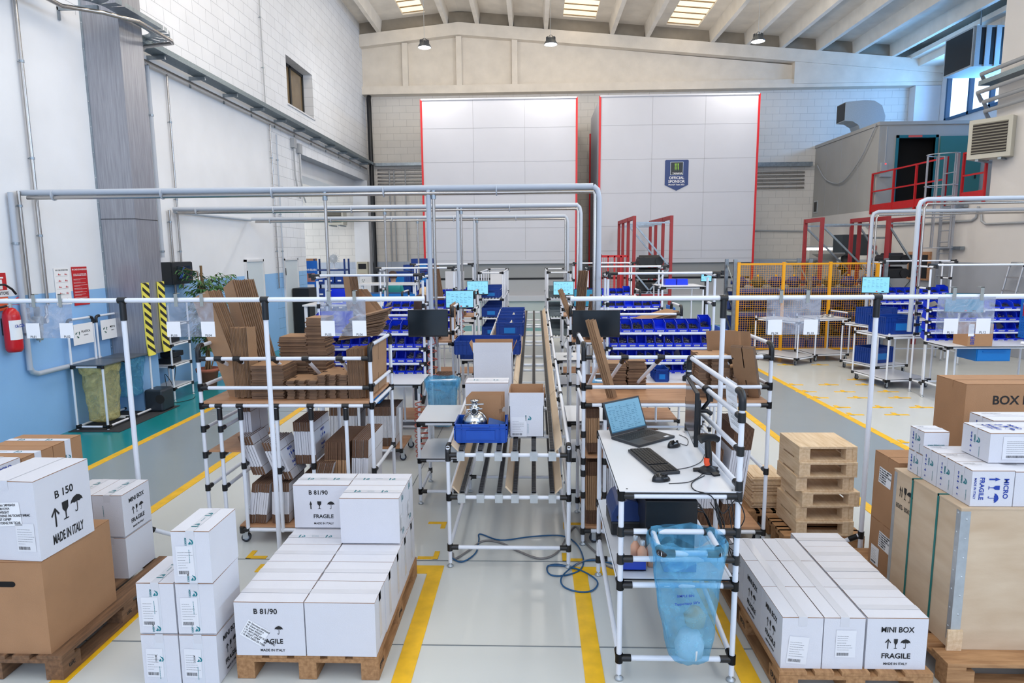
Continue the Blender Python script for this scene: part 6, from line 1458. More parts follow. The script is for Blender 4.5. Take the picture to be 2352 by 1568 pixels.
g_ = part('gauge', MB().tube([(0.02, 0.075, 0.235), (0.06, 0.08, 0.235)], 0.034, 16), M_dark, t); part('gauge_face', MB().tube([(0.0605, 0.08, 0.235), (0.062, 0.08, 0.235)], 0.029, 16), M_paper, g_)
# doors in the left wall
for i, (y0, y1) in enumerate(((14.0, 14.85), (16.2, 17.05))):
    d_ = part('door_%d' % (i+1), MB().box(WX, WX+0.03, y0, y1, 0, 2.17), pm('door_white', (206, 216, 222), 0.5), None); d_['kind'] = 'structure'
    part('door_frame', MB().box(WX, WX+0.05, y0-0.05, y0, 0, 2.22).box(WX, WX+0.05, y1, y1+0.05, 0, 2.22).box(WX, WX+0.05, y0-0.05, y1+0.05, 2.17, 2.22), M_whitewall, d_); part('hinge', MB().box(WX+0.03, WX+0.05, y0-0.03, y0+0.03, 1.8, 1.98), M_dark, d_)
t = thing('black_cabinet', 'low black cabinet standing at the left wall beside the second door', 'cabinet', (WX+0.03, 16.55, 0)); part('case', MB().box(0.03, 0.45, 0, 0.6, 0, 1.45), M_dark, t)
# rubbish bag stands on a mat
solo('floor_mat', MB().box(-6.26, -5.55, 8.25, 9.75, 0.0005, 0.006), pm('dark_mat', (48, 50, 54), 0.9, 0, 0.1, 30), 'dark grey mat on the teal strip under the rubbish bag stands', 'mat')
M_yfilm = film('yellow_bag_film', (222, 212, 150), 0.36, 0.15); M_bfilm = film('pale_blue_bag_film', (120, 200, 230), 0.28, 0.15)
for i, (y0, lab, txt, fm) in enumerate(((8.36, 'white tube bag stand with the yellow bag and a PLASTICA sign', 'PLASTICA', M_yfilm), (8.93, 'white tube bag stand with the blue bag and a recycling sign MISTO', 'MISTO', M_bfilm))):
    t = thing('bag_stand', lab, 'bag stand', (-6.2, y0, 0.006)); wx, wy, zt = 0.42, 0.50, 0.86
    for x, y, z in ((0, 0, 1.45), (0, wy, 1.45), (wx, 0, zt), (wx, wy, zt)): post(t, x, y, 0, z, False)
    for z in (0.04, zt): rail(t, (0, 0, z), (wx, 0, z)); rail(t, (0, wy, z), (wx, wy, z)); rail(t, (0, 0, z), (0, wy, z))
    rail(t, (wx, 0, 0.04), (wx, wy, 0.04)); elbow_rail(t, (0, 0, 1.49), (0, wy, 1.49))
    part('lid', MB().box(0.0, wx+0.05, -0.02, wy+0.02, zt+0.02, zt+0.035), pm('grey_lid', (92, 100, 108), 0.35, 0.3), t, None, (0, 0, 0))
    s_ = part('sign_card', MB().box(0.018, 0.021, 0.06, wy-0.04, 1.14, 1.42), M_paper, t); mb = MB(); addtext(mb, txt, 0.04, 0.06, 0.03, 0, 0.01); addtext(mb, txt, 0.02, 0.06, -0.02)
    part('lettering', mb, M_ink, s_, None, (0.0225, wy/2, 1.28), RIGHT); mb = MB()
    for a in range(3): addsym(mb, 'arrow', -0.10+0.035*math.cos(a*2.09+0.5), 0.0+0.035*math.sin(a*2.09+0.5), 0.05, a*2.09)
    part('green_symbol', mb, pm('dark_green_ink', (10, 84, 70), 0.6), s_, None, (0.0225, wy/2, 1.28), RIGHT)
    bag('big translucent %s rubbish bag hanging in its stand at the left wall' % ('yellow' if i == 0 else 'blue'), (-6.2+wx/2, y0+wy/2, zt+0.01), wx*0.92, wy*0.92, 0.80 if i == 0 else 0.58, fm, 5+i, 0.78, slump=0.02)
t = thing('floor_box', 'dark plastic box with a round opening on the floor under the blue bag', 'box', (-5.72, 9.50, 0)); part('body', MB().box(-0.14, 0.14, -0.16, 0.16, 0.007, 0.34), pm('charcoal_plastic', (40, 48, 58), 0.4), t, bev=0.03); part('opening', MB().cyl((0.1, -0.162, 0.2), (0.1, -0.158, 0.2), 0.07, 16), M_ink, t)
# shelf stand with chargers
t = thing('shelf_stand', 'narrow white tube shelf stand with four white shelves, behind the steel column', 'shelf'); x0, x1, y0, y1 = -6.2, -5.80, 10.05, 10.62
for x in (x0, x1):
    for y in (y0, y1): post(t, x, y, 0, 1.55)
for z in (0.20, 0.56, 0.90, 1.22):
    wtop(t, x0, x1, y0, y1, z+0.016, 'shelf')
    rail(t, (x0, y0, z), (x1, y0, z)); rail(t, (x1, y0, z), (x1, y1, z))
for z, n in ((0.595, 2), (0.935, 1)):
    for k in range(n):
        c = thing('tool_charger', 'black tool charger on the %s shelf of the narrow stand%s' % ('third' if z > 0.7 else 'second', '' if n == 1 else (', lower one' if k == 0 else ', upper one')), 'charger', (-5.98, 10.3+0.08*k, z+0.09*k)); part('case', MB().box(-0.11, 0.11, -0.16, 0.16, 0, 0.085), M_dark, c, bev=0.012); part('slot', MB().box(-0.05, 0.05, -0.1, 0.0, 0.086, 0.1), M_ink, c)
cable('black cable tangled on the lowest shelf of the narrow stand', [(-5.95, 10.1, 0.24), (-6.02, 10.2, 0.42), (-5.9, 10.15, 0.30), (-5.98, 10.3, 0.24), (-5.88, 10.2, 0.26), (-5.95, 10.4, 0.5)], 0.005)
cable('black cable lying on the teal floor in front of the narrow stand', [(-6.0, 10.0, 0.004), (-5.9, 9.92, 0.004), (-5.7, 9.98, 0.004), (-5.6, 10.2, 0.004), (-5.66, 10.4, 0.004)], 0.005)
# plant
def plant(loc):
    t = thing('potted_plant', 'tall leafy plant in a terracotta pot at the left wall, behind the leaning cardboard', 'plant', loc)
    part('pot', MB().lathe([(0.0, 0.0), (0.13, 0.0), (0.175, 0.27), (0.195, 0.27), (0.20, 0.33), (0.175, 0.33), (0.17, 0.30), (0.0, 0.29)], n=28), pm('terracotta', (168, 96, 74), 0.75, 0, 0.08, 6), t)
    r = random.Random(3); stems = MB(); lv = MB(); tips = []
    for s_ in range(6):
        a = s_*1.3; h = r.uniform(1.85, 2.2) if s_ < 4 else r.uniform(0.9, 1.3); b = V((0.05*math.cos(a), 0.05*math.sin(a), 0.29)); e = V((r.uniform(-0.2, 0.35), r.uniform(-0.45, 0.45), h)); m = (b+e)/2+V((0.02, 0, 0.1)); stems.tube([b, m, e], 0.012, 7, r2=0.007); tips.append((b, m, e))
    stems.tube([(0, 0, 0.3), (0.0, 0.02, 2.15)], 0.022, 8)
    for (b, m, e) in tips:
        for k in range(26):
            f = r.uniform(0.3, 1.0); o = b+(e-b)*f+V((0, 0, 0.05)); a = r.uniform(0, 2*PI); L_ = r.uniform(0.15, 0.34); d = V((math.cos(a), math.sin(a), r.uniform(0.1, 0.7))).normalized(); stems.tube([o, o+d*L_*0.5, o+d*L_], 0.003, 4)
            for j in range(8):
                q = o+d*L_*(0.35+0.65*j/7); aa = a+(1 if j % 2 else -1)*r.uniform(0.5, 1.2); l = r.uniform(0.10, 0.17); dr = V((math.cos(aa), math.sin(aa), -0.15)); sd = V((-math.sin(aa), math.cos(aa), 0.3))*0.019; dn = V((0, 0, -l*0.35))
                lv.add([q, q+dr*l*0.5+sd, q+dr*l+dn, q+dr*l*0.5-sd], [(0, 1, 2, 3)], 0)
    part('stem', stems, pm('plant_stem', (122, 96, 64), 0.8), t); part('leaves', lv, pm('plant_leaf', (62, 104, 58), 0.5, 0, 0.35, 3), t)
plant((-5.85, 11.25, 0))

# ================================================================== overhead pipes on drop posts
def portal(lab, Y, x0, x1, z, posts_, end):
    t = thing('overhead_pipe', lab, 'pipe', (0, Y, 0))
    part('conduit', MB().tube([(x0, 0, z), (x1, 0, z)], 0.036, 12), M_grayduct, t); part('steel_pipe', MB().tube([(x0+0.08, -0.01, z-0.062), (x1, -0.01, z-0.062)], 0.024, 10), M_steelpipe, t)
    mb = MB(); k = x0+0.4
    while k < x1: mb.tube([(k, 0, z-0.035), (k+0.012, 0, z-0.035)], 0.064, 12); k += 1.35
    part('cable_tie', mb, M_grayduct, t)
    for x, zb, thick in posts_:
        if thick: part('conduit_drop', MB().tube([(x-0.03, 0, zb), (x-0.03, 0, z)], 0.03, 10), M_grayduct, t)
        part('pipe_drop', MB().tube([(x+0.03, 0, zb), (x+0.03, 0, z-0.06)], 0.019, 10), M_steelpipe, t); part('tee_clamp', MB().tube([(x+0.03, 0, z-0.03), (x+0.03, 0, z-0.13)], 0.03, 10), M_galv, t)
    if end is not None:
        part('conduit_drop', MB().tube([(end+0.07, 0, 1.0), (end+0.07, 0, z-0.14), (end+0.05, 0, z-0.04), (end, 0, z)], 0.034, 10), M_grayduct, t); part('pipe_drop', MB().tube([(end, -0.01, z-0.06), (end+0.02, -0.02, z-0.10), (end+0.02, -0.02, 1.0)], 0.02, 10), M_steelpipe, t)
    return t
portal('first and lowest double pipe crossing high over the left side, nearest', 7.88, -6.25, 0.70, 3.11, ((-1.23, 1.2, True), (-2.54, 1.35, False)), 0.70)
portal('second double pipe crossing overhead, behind the first', 11.2, -6.22, 0.74, 3.12, ((-2.58, 1.3, False), (-1.27, 1.2, True)), 0.72)
portal('third double pipe crossing overhead, farthest of the three', 14.3, -6.2, 0.68, 3.10, ((-2.57, 1.4, False), (-1.27, 1.2, True)), 0.66)
solo('steel_pipe', MB().tube([(WX+0.06, 11.25, 3.08), (WX+0.06, 14.3, 3.08)], 0.03, 8), M_grayduct, 'pale conduit on the left wall joining the second and third overhead pipes', 'pipe')
for (Y_, xs, lab) in ((10.75, 6.13, 'double pipe crossing overhead at the right, nearer one'), (14.2, 7.15, 'double pipe crossing overhead at the right, farther one')):
    t = thing('overhead_pipe', lab, 'pipe', (0, Y_, 0)); part('conduit', MB().tube([(xs, 0, 1.0), (xs, 0, 3.0), (xs+0.03, 0, 3.08), (xs+0.12, 0, 3.12), (10.33, 0, 3.14)], 0.036, 12), M_grayduct, t); part('steel_pipe', MB().tube([(xs+0.09, 0, 1.2), (xs+0.09, 0, 2.98), (xs+0.13, 0, 3.05), (10.33, 0, 3.07)], 0.02, 10), M_steelpipe, t)

# ================================================================== storage towers at the far wall
M_tower = pm('tower_white_panel', (198, 200, 209), 0.5, 0, 0.02, 1); M_tgrey = pm('tower_grey_panel', (150, 152, 154), 0.5); M_tred = pm('tower_red_trim', (206, 26, 34), 0.4); M_groove = pm('panel_gap', (170, 172, 180), 0.7)
def tower(lab, x0, x1, zt):
    t = thing('storage_tower', lab, 'storage tower', (x0, 21.0, 0)); w_ = x1-x0; dp = 3.3
    part('upper_body', MB().box(0, w_, 0, dp, 1.95, zt), M_tower, t); part('opening_front', MB().box(0.02, w_-0.02, 0.12, dp, 0.92, 1.95), M_tgrey, t); part('base_body', MB().box(0, w_, 0.04, dp, 0, 0.75), pm('tower_pale_base', (196, 206, 206), 0.5), t)
    part('sill', MB().box(0, w_, -0.06, dp, 0.75, 0.92), M_tower, t); part('dark_slot', MB().box(0.05, w_-0.05, 0.112, 0.12, 1.44, 1.50), M_dark, t)
    part('step_panel', MB().box(0.02, w_-0.02, 0.10, 0.12, 0.92, 1.42), pm('tower_mid_grey', (172, 174, 178), 0.5), t)
    for x in (0, w_): part('red_trim', MB().box(x-0.03, x+0.03, -0.02, 0.04, 0.9, zt+0.03), M_tred, t)
    part('top_edge', MB().box(0, w_, -0.03, 0.05, zt, zt+0.05), M_tower, t)
    mb = MB()
    for k in (1, 2): mb.box(w_*k/3-0.006, w_*k/3+0.006, -0.0025, 0.0, 2.1, zt)
    z = zt-0.85
    while z > 2.0:
        for k in range(3): mb.box(w_*k/3, w_*(k+1)/3, -0.0025, 0, z+0.05*(k % 2)*0-0.006, z+0.006)
        z -= 1.03
    mb.box(0, w_, -0.0025, 0, 2.33, 2.345); part('panel_gaps', mb, M_groove, t)
    return t
ta = tower('tall white storage tower with red edges, left of the two at the far wall', -3.52, 1.34, 7.03)
tb = tower('tall white storage tower with red edges and a shield badge, right of the two', 2.06, 6.93, 7.05)
solo('red_pipe', MB().cyl((1.98, 23.6, 0), (1.98, 23.6, 6.4), 0.03, 8), M_tred, 'thin red post standing in the dark gap between the two white towers', 'post')
# shield badge
t = thing('sponsor_badge', 'dark blue shield badge reading OFFICIAL SPONSOR on the right tower', 'sign', (4.465, 20.995, 4.66)); sw, sh = 0.365, 0.47
pts = [(-sw, -sh*0.62), (0, -sh), (sw, -sh*0.62), (sw, sh*0.95), (sw*0.94, sh), (-sw*0.94, sh), (-sw, sh*0.95)]
part('shield', MB().prism(pts, 0, 0.006, 0, Matrix(((1, 0, 0, 0), (0, 0, -1, 0), (0, 1, 0, 0), (0, 0, 0, 1)))), pm('shield_navy', (24, 52, 112), 0.4), t)
part('dark_square', MB().box(-0.19, 0.19, -0.009, -0.007, 0.02, 0.40), pm('badge_black', (20, 28, 34), 0.4), t); part('square_rim', MB().box(-0.2, 0.2, -0.0075, -0.0065, 0.01, 0.41), M_zinc, t)
mb = MB()
for u in (-0.05, 0.0, 0.05): addmesh(mb, MB().prism([(u-0.018, 0.36), (u+0.018, 0.36), (u+0.012, 0.27), (u+0.016, 0.2), (u, 0.14), (u-0.014, 0.22), (u-0.008, 0.28)], 0, 0.001).mesh('claw', M_ink), Matrix.Identity(4))
part('green_claw', mb, pm('badge_green', (140, 190, 60), 0.5), t, None, (0, -0.0095, 0), FRONT)
mb = MB(); addtext(mb, 'YAMAHA', 0.068, 0.02, 0.06, 0, 0.02, 1.1); addtext(mb, 'OFFICIAL', 0.115, 0, -0.08, 0, 0.025); addtext(mb, 'SPONSOR', 0.115, 0, -0.19, 0, 0.025); addtext(mb, 'MotoGP Team 2023', 0.06, 0, -0.285, 0, 0.02)
part('lettering', mb, M_paper, t, None, (0, -0.0098, 0), FRONT)
# black downpipe, trays and pipes on the far wall
solo('downpipe', MB().tube([(-6.1, 24.9, 8.1), (-6.05, 24.6, 7.9), (-6.03, 24.55, 7.6), (-6.0, 24.5, 0.0)], 0.085, 12), M_dark, 'thick black downpipe in the far left corner of the hall', 'pipe')
t = thing('far_cable_tray', 'perforated grey cable tray on the far wall left of the towers', 'cable tray'); part('tray', MB().box(-6.0, -3.3, 24.75, 25.0, 5.55, 5.66), M_galv, t)
for j, z in enumerate((5.42, 5.28, 5.15, 5.02, 4.90, 4.70, 4.56)): solo('steel_pipe', MB().cyl((-5.9, 24.965, z), (-3.45, 24.965, z), 0.03, 8), M_steelpipe, 'thin steel pipe running level under the far tray, %s from the top' % ('first', 'second', 'third', 'fourth', 'fifth', 'sixth', 'seventh')[j], 'pipe')
for j, z in enumerate((5.15, 5.02, 4.88, 4.75, 4.6)): solo('steel_pipe', MB().cyl((6.9, 24.96, z), (10.0, 24.96, z), 0.035, 8), M_steelpipe, 'steel pipe on the far wall right of the towers, %s from the top' % ('first', 'second', 'third', 'fourth', 'fifth')[j], 'pipe')
t = thing('far_cable_tray', 'perforated grey cable tray on the far wall right of the towers', 'cable tray'); part('tray', MB().box(6.9, 10.2, 24.75, 25.0, 5.35, 5.5), M_galv, t)
for j, x in enumerate((-5.45, -5.28, -4.85)): solo('conduit', MB().cyl((x, 24.95, 2.0), (x, 24.95, 5.4), 0.025, 8), M_conduit, 'thin vertical conduit on the far wall left of the towers, %s one' % ('first', 'middle', 'last')[j], 'pipe')
solo('conduit', MB().tube([(7.3, 24.95, 4.6), (7.3, 24.95, 3.2), (7.4, 24.95, 3.05), (10.2, 24.95, 3.0)], 0.03, 8), M_conduit, 'grey conduit bending level on the far wall right of the towers', 'pipe')
# fan heaters
def heater(lab, loc, rz, s_=1.0, depth=0.4):
    t = thing('fan_heater', lab, 'heater', loc, rz); w_, h_ = 0.72*s_, 0.74*s_
    part('casing', MB().box(-w_/2, w_/2, 0, depth, -h_/2, h_/2), pm('heater_beige', (190, 186, 172), 0.5), t, bev=0.008)
    part('recess', MB().box(-w_*0.40, w_*0.40, -0.004, 0.0, -h_*0.38, h_*0.38), pm('heater_dark', (60, 54, 50), 0.7), t)
    mb = MB()
    for k in range(11): z = -h_*0.36+k*h_*0.072; mb.add([(-w_*0.4, -0.03, z), (w_*0.4, -0.03, z), (w_*0.4, -0.002, z+0.03), (-w_*0.4, -0.002, z+0.03)], [(0, 1, 2, 3), (3, 2, 1, 0)])
    part('louvres', mb, pm('heater_beige', (190, 186, 172), 0.5), t); part('mounting_bracket', MB().box(-w_*0.3, -w_*0.22, 0.02, depth+0.35, -h_/2-0.05, -h_/2).box(w_*0.22, w_*0.3, 0.02, depth+0.35, -h_/2-0.05, -h_/2), M_galv, t)
    return t
heater('beige fan heater with louvres on the side bay wall, far left', (-7.35, 24.0, 3.72), 0.0, 0.95, 0.5)
heater('beige louvred fan heater on brackets on the right wall, high up', (9.95, 15.0, 4.72), -0.95, 1.15, 0.42)
# ================================================================== cabin, balcony, ladder on the right
M_cabin = pm('cabin_grey_panel', (168, 167, 164), 0.6, 0, 0.04, 1.2); cb = thing('office_cabin', 'grey panel cabin with a dark doorway on top of the right side room', 'cabin', (10.37, 20.5, 3.5))
part('side_panel', MB().box(0, 0.1, 0, 4.48, 0, 2.5), M_cabin, cb); part('front_panel', MB().box(0.1, 0.58, 0, 0.1, 0, 2.55).box(1.66, 4.1, 0, 0.1, 0, 2.55).box(0.58, 1.66, 0, 0.1, 2.16, 2.55), M_cabin, cb); part('roof_panel', MB().box(-0.03, 4.1, -0.03, 4.48, 2.5, 2.6), M_cabin, cb)
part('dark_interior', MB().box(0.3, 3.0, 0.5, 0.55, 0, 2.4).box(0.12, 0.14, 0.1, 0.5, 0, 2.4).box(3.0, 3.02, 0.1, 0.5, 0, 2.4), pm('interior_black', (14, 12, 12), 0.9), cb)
for y in (1.2, 2.4, 3.5): part('panel_joint', MB().box(-0.003, 0.0, y, y+0.012, 0, 2.5), M_groove, cb)
part('door_frame', MB().box(0.5, 0.58, -0.02, 0.1, 0, 2.2).box(1.66, 1.74, -0.02, 0.1, 0, 2.2).box(0.5, 1.74, -0.02, 0.1, 2.12, 2.2), pm('teal_frame', (30, 110, 124), 0.5), cb)
dl = part('door_leaf', MB().box(1.78, 3.0, -0.07, -0.03, 0.0, 2.15), pm('teal_door', (52, 118, 118), 0.5), cb); part('door_handle', MB().box(2.84, 2.88, -0.09, -0.07, 0.9, 1.05).box(2.72, 2.86, -0.10, -0.085, 1.0, 1.02), M_dark, dl)
part('red_strip', MB().box(0.85, 1.25, -0.03, -0.02, 2.13, 2.19), pm('pinkish_red', (220, 90, 80), 0.5), cb)
part('side_vent', MB().box(-0.02, 0.0, 4.05, 4.35, 0.15, 0.6), M_zinc, cb); part('vent_slats', MB().box(-0.024, -0.02, 4.08, 4.32, 0.2, 0.55), M_dark, cb)
sb = part('switch_box', MB().box(0.08, 0.26, -0.08, 0, 1.15, 1.4), M_conduit, cb); part('red_lamp', MB().cyl((0.2, -0.085, 1.36), (0.2, -0.08, 1.36), 0.02, 10), pm('red_indicator', (255, 40, 40), 0.4, emit=3), sb); part('conduit', MB().tube([(0.2, -0.03, 1.4), (0.2, -0.03, 2.45)], 0.014, 8), M_conduit, cb); part('socket_strip', MB().box(0.08, 0.4, -0.06, 0, 0.98, 1.07), M_conduit, cb)
cable('grey cable sagging across the side of the cabin', [(10.30, 24.6, 5.35), (10.30, 23.8, 4.75), (10.30, 22.6, 4.55), (10.30, 21.5, 5.1), (10.30, 20.8, 5.8), (10.30, 20.6, 6.05)], 0.02, M_conduit)
# balcony deck and red railing
struct('floor_balcony', MB().box(10.36, 14.5, 12.3, 25, 3.38, 3.5), M_whitewall)
t = thing('balcony_railing', 'red steel railing with a kickboard along the balcony before the cabin', 'railing', (10.30, 0, 3.5))
def rl(y0, y1, ps):
    for y in ps: part('railing_post', MB().box(-0.02, 0.03, y-0.025, y+0.025, -0.12, 1.10), M_red, t)
    for z in (1.08, 0.55): part('handrail', MB().box(-0.015, 0.02, y0, y1, z-0.02, z+0.02), M_red, t)
    part('kickboard', MB().box(-0.01, 0.0, y0, y1, -0.05, 0.16), M_red, t)
rl(17.0, 20.6, (17.0, 18.3, 19.4, 20.6)); rl(15.55, 16.35, (15.55, 16.35))
t = thing('caged_ladder', 'aluminium ladder with a round safety cage leading to the balcony', 'ladder', (10.22, 16.68, 0)); M_alu = pm('ladder_aluminium', (176, 180, 188), 0.35, 0.5)
for y in (-0.25, 0.25): part('stile', MB().box(-0.03, 0.03, y-0.02, y+0.02, 0.0, 4.6), M_alu, t)
for k in range(15): part('rung', MB().cyl((0, -0.25, 0.25+0.28*k), (0, 0.25, 0.25+0.28*k), 0.014, 8), M_alu, t)
arc = [(-0.38*math.sin(a)*1.5, -0.38*math.cos(a), 0) for a in [0.25+k*(PI-0.5)/8 for k in range(9)]]
for z in (2.35, 3.1, 3.85, 4.6): part('cage_hoop', MB().tube([(0, -0.3, z)]+[(x, y, z) for x, y, _ in arc]+[(0, 0.3, z)], 0.014, 6), M_alu, t)
for i in (0, 2, 4, 6, 8): x, y, _ = arc[i]; part('cage_bar', MB().box(x-0.012, x+0.012, y-0.012, y+0.012, 2.35, 4.6), M_alu, t)
part('wall_bracket', MB().box(0.0, 0.10, -0.6, 0.3, 2.3, 2.38).box(0.0, 0.10, -0.6, 0.3, 3.3, 3.38), M_galv, t)
# right wall conduits, tray and box
solo('metal_box', MB().box(10.20, 10.35, 12.9, 13.25, 3.0, 3.55), M_conduit, 'grey metal box on the right wall where the overhead pipes meet it', 'electrical box')
for j, y in enumerate((12.98, 13.12)): solo('conduit', MB().cyl((10.3, y, 1.6), (10.3, y, 3.0), 0.035, 8), M_grayduct, 'thick grey conduit dropping from the wall box on the right wall, %s one' % ('right', 'left')[j], 'pipe')
solo('conduit', MB().tube([(10.31, 20.8, 3.0), (10.31, 15.9, 2.98), (10.31, 15.75, 3.05), (10.31, 15.7, 3.3)], 0.028, 8), M_conduit, 'grey conduit running level on the right wall behind the ladder, then up', 'pipe')
solo('conduit', MB().tube([(10.31, 15.6, 3.2), (10.31, 15.55, 2.95), (10.31, 15.4, 2.88), (10.31, 13.6, 2.86), (10.31, 13.5, 2.8), (10.31, 13.45, 1.6)], 0.025, 8), M_conduit, 'grey conduit stepping down the right wall under the balcony end', 'pipe')
t = thing('cable_tray', 'perforated cable tray with pipes high on the right wall, at the picture edge', 'cable tray'); part('tray', MB().box(10.0, 10.33, 11, 15.6, 5.95, 6.05), M_perf, t)
for j, (x, z) in enumerate(((10.05, 6.2), (10.0, 5.8), (10.15, 5.6), (10.2, 5.4))): part('pipe', MB().tube([(x+0.2, 15.75, z-0.15), (x, 15.6, z), (x, 11, z)], 0.045, 10), M_conduit, t)
# ducts
t = thing('duct_elbow', 'galvanised square duct elbow rising from the cabin roof, open end facing left', 'duct', (10.6, 22.3, 6.1)); M_duct = pm('galvanised_duct', (176, 186, 192), 0.45, 0.3, 0.05, 30)
pts = [(0.0, 0.1), (-0.45, 0.1), (-0.62, 0.35), (-0.62, 0.9)]
prof = [(-0.6, 0.32), (-0.35, 0.30), (-0.15, 0.18), (-0.08, 0.0), (0.62, 0.0), (0.68, 0.45), (0.55, 0.78), (0.3, 0.93), (0.0, 0.95), (-0.6, 0.90)]
part('duct_body', MB().prism(prof, -0.3, 0.3, 0, Matrix(((1, 0, 0, 0), (0, 0, 1, 0), (0, 1, 0, 0), (0, 0, 0, 1)))), M_duct, t); part('open_end', MB().box(-0.605, -0.598, -0.28, 0.28, 0.34, 0.88), M_dark, t)
t = thing('ceiling_duct', 'big corrugated duct hanging by the right window, dark opening facing the camera', 'duct', (13.0, 19.8, 8.0)); part('duct_body', MB().box(-0.55, 1.2, 0, 1.3, -0.55, 0.55), M_duct, t); part('opening', MB().box(-0.556, -0.549, 0.05, 1.25, -0.5, 0.5).box(-0.5, 0.3, -0.006, 0.0, -0.5, 0.5), M_dark, t)
for k in range(6): part('corrugation', MB().box(-0.5+0.28*k, -0.36+0.28*k, -0.03, 0, -0.55, 0.55), M_duct, t)
part('hanger', MB().cyl((0.0, 0.6, 0.55), (0.0, 0.6, 1.35), 0.02, 6).cyl((0.9, 0.6, 0.55), (0.9, 0.6, 1.3), 0.02, 6), M_galv, t)
# ================================================================== assembly stations
M_peg = pm('blue_pegboard', (22, 104, 192), 0.45); M_holes = pm('pegboard_hole', (10, 40, 80), 0.8); M_orange = pm('orange_handle', (238, 150, 24), 0.4)
def pegboard(lab, x, y0, y1, z0, z1, side, tools=True, where=''):
    t = thing('pegboard', lab, 'tool board', (x, y0, z0)); L_, H_ = y1-y0, z1-z0
    part('panel', MB().box(-0.008, 0.008, 0, L_, 0, H_), M_peg, t); mb = MB(); n = int(L_/0.04); m = int(H_/0.04)
    for i in range(1, n):
        for j in range(1, m):
            for s_ in (-1, 1): mb.add([(s_*0.0086, i*0.04-0.005, j*0.04-0.005), (s_*0.0086, i*0.04+0.005, j*0.04-0.005), (s_*0.0086, i*0.04+0.005, j*0.04+0.005), (s_*0.0086, i*0.04-0.005, j*0.04+0.005)], [(0, 1, 2, 3)])
    part('holes', mb, M_holes, t)
    if tools:
        for k in range(4):
            s_ = thing('screwdriver', 'orange handled screwdriver hanging on the pegboard %s, %s of four' % (where, ('first', 'second', 'third', 'last')[k]), 'screwdriver', (x+side*0.03, y0+0.04+0.055*k, z1-0.03), group=None)
            part('handle', MB().lathe([(0.0, 0), (0.014, -0.005), (0.016, -0.05), (0.011, -0.08), (0.015, -0.11), (0.008, -0.12), (0, -0.12)], n=10), M_orange, s_); part('shaft', MB().cyl((0, 0, -0.12), (0, 0, -0.26), 0.004, 6), M_zinc, s_)
        for k in range(4):
            w = thing('wrench', 'steel spanner hanging on the pegboard %s, %s of four' % (where, ('first', 'second', 'third', 'last')[k]), 'spanner', (x+side*0.02, y1-0.25+0.055*k, z1-0.06)); part('shaft', MB().box(-0.003, 0.003, -0.006, 0.006, -0.20, 0), M_zinc if k != 3 else M_red, w); part('jaw', MB().box(-0.004, 0.004, -0.016, 0.016, -0.02, 0.01), M_zinc, w)
    return t
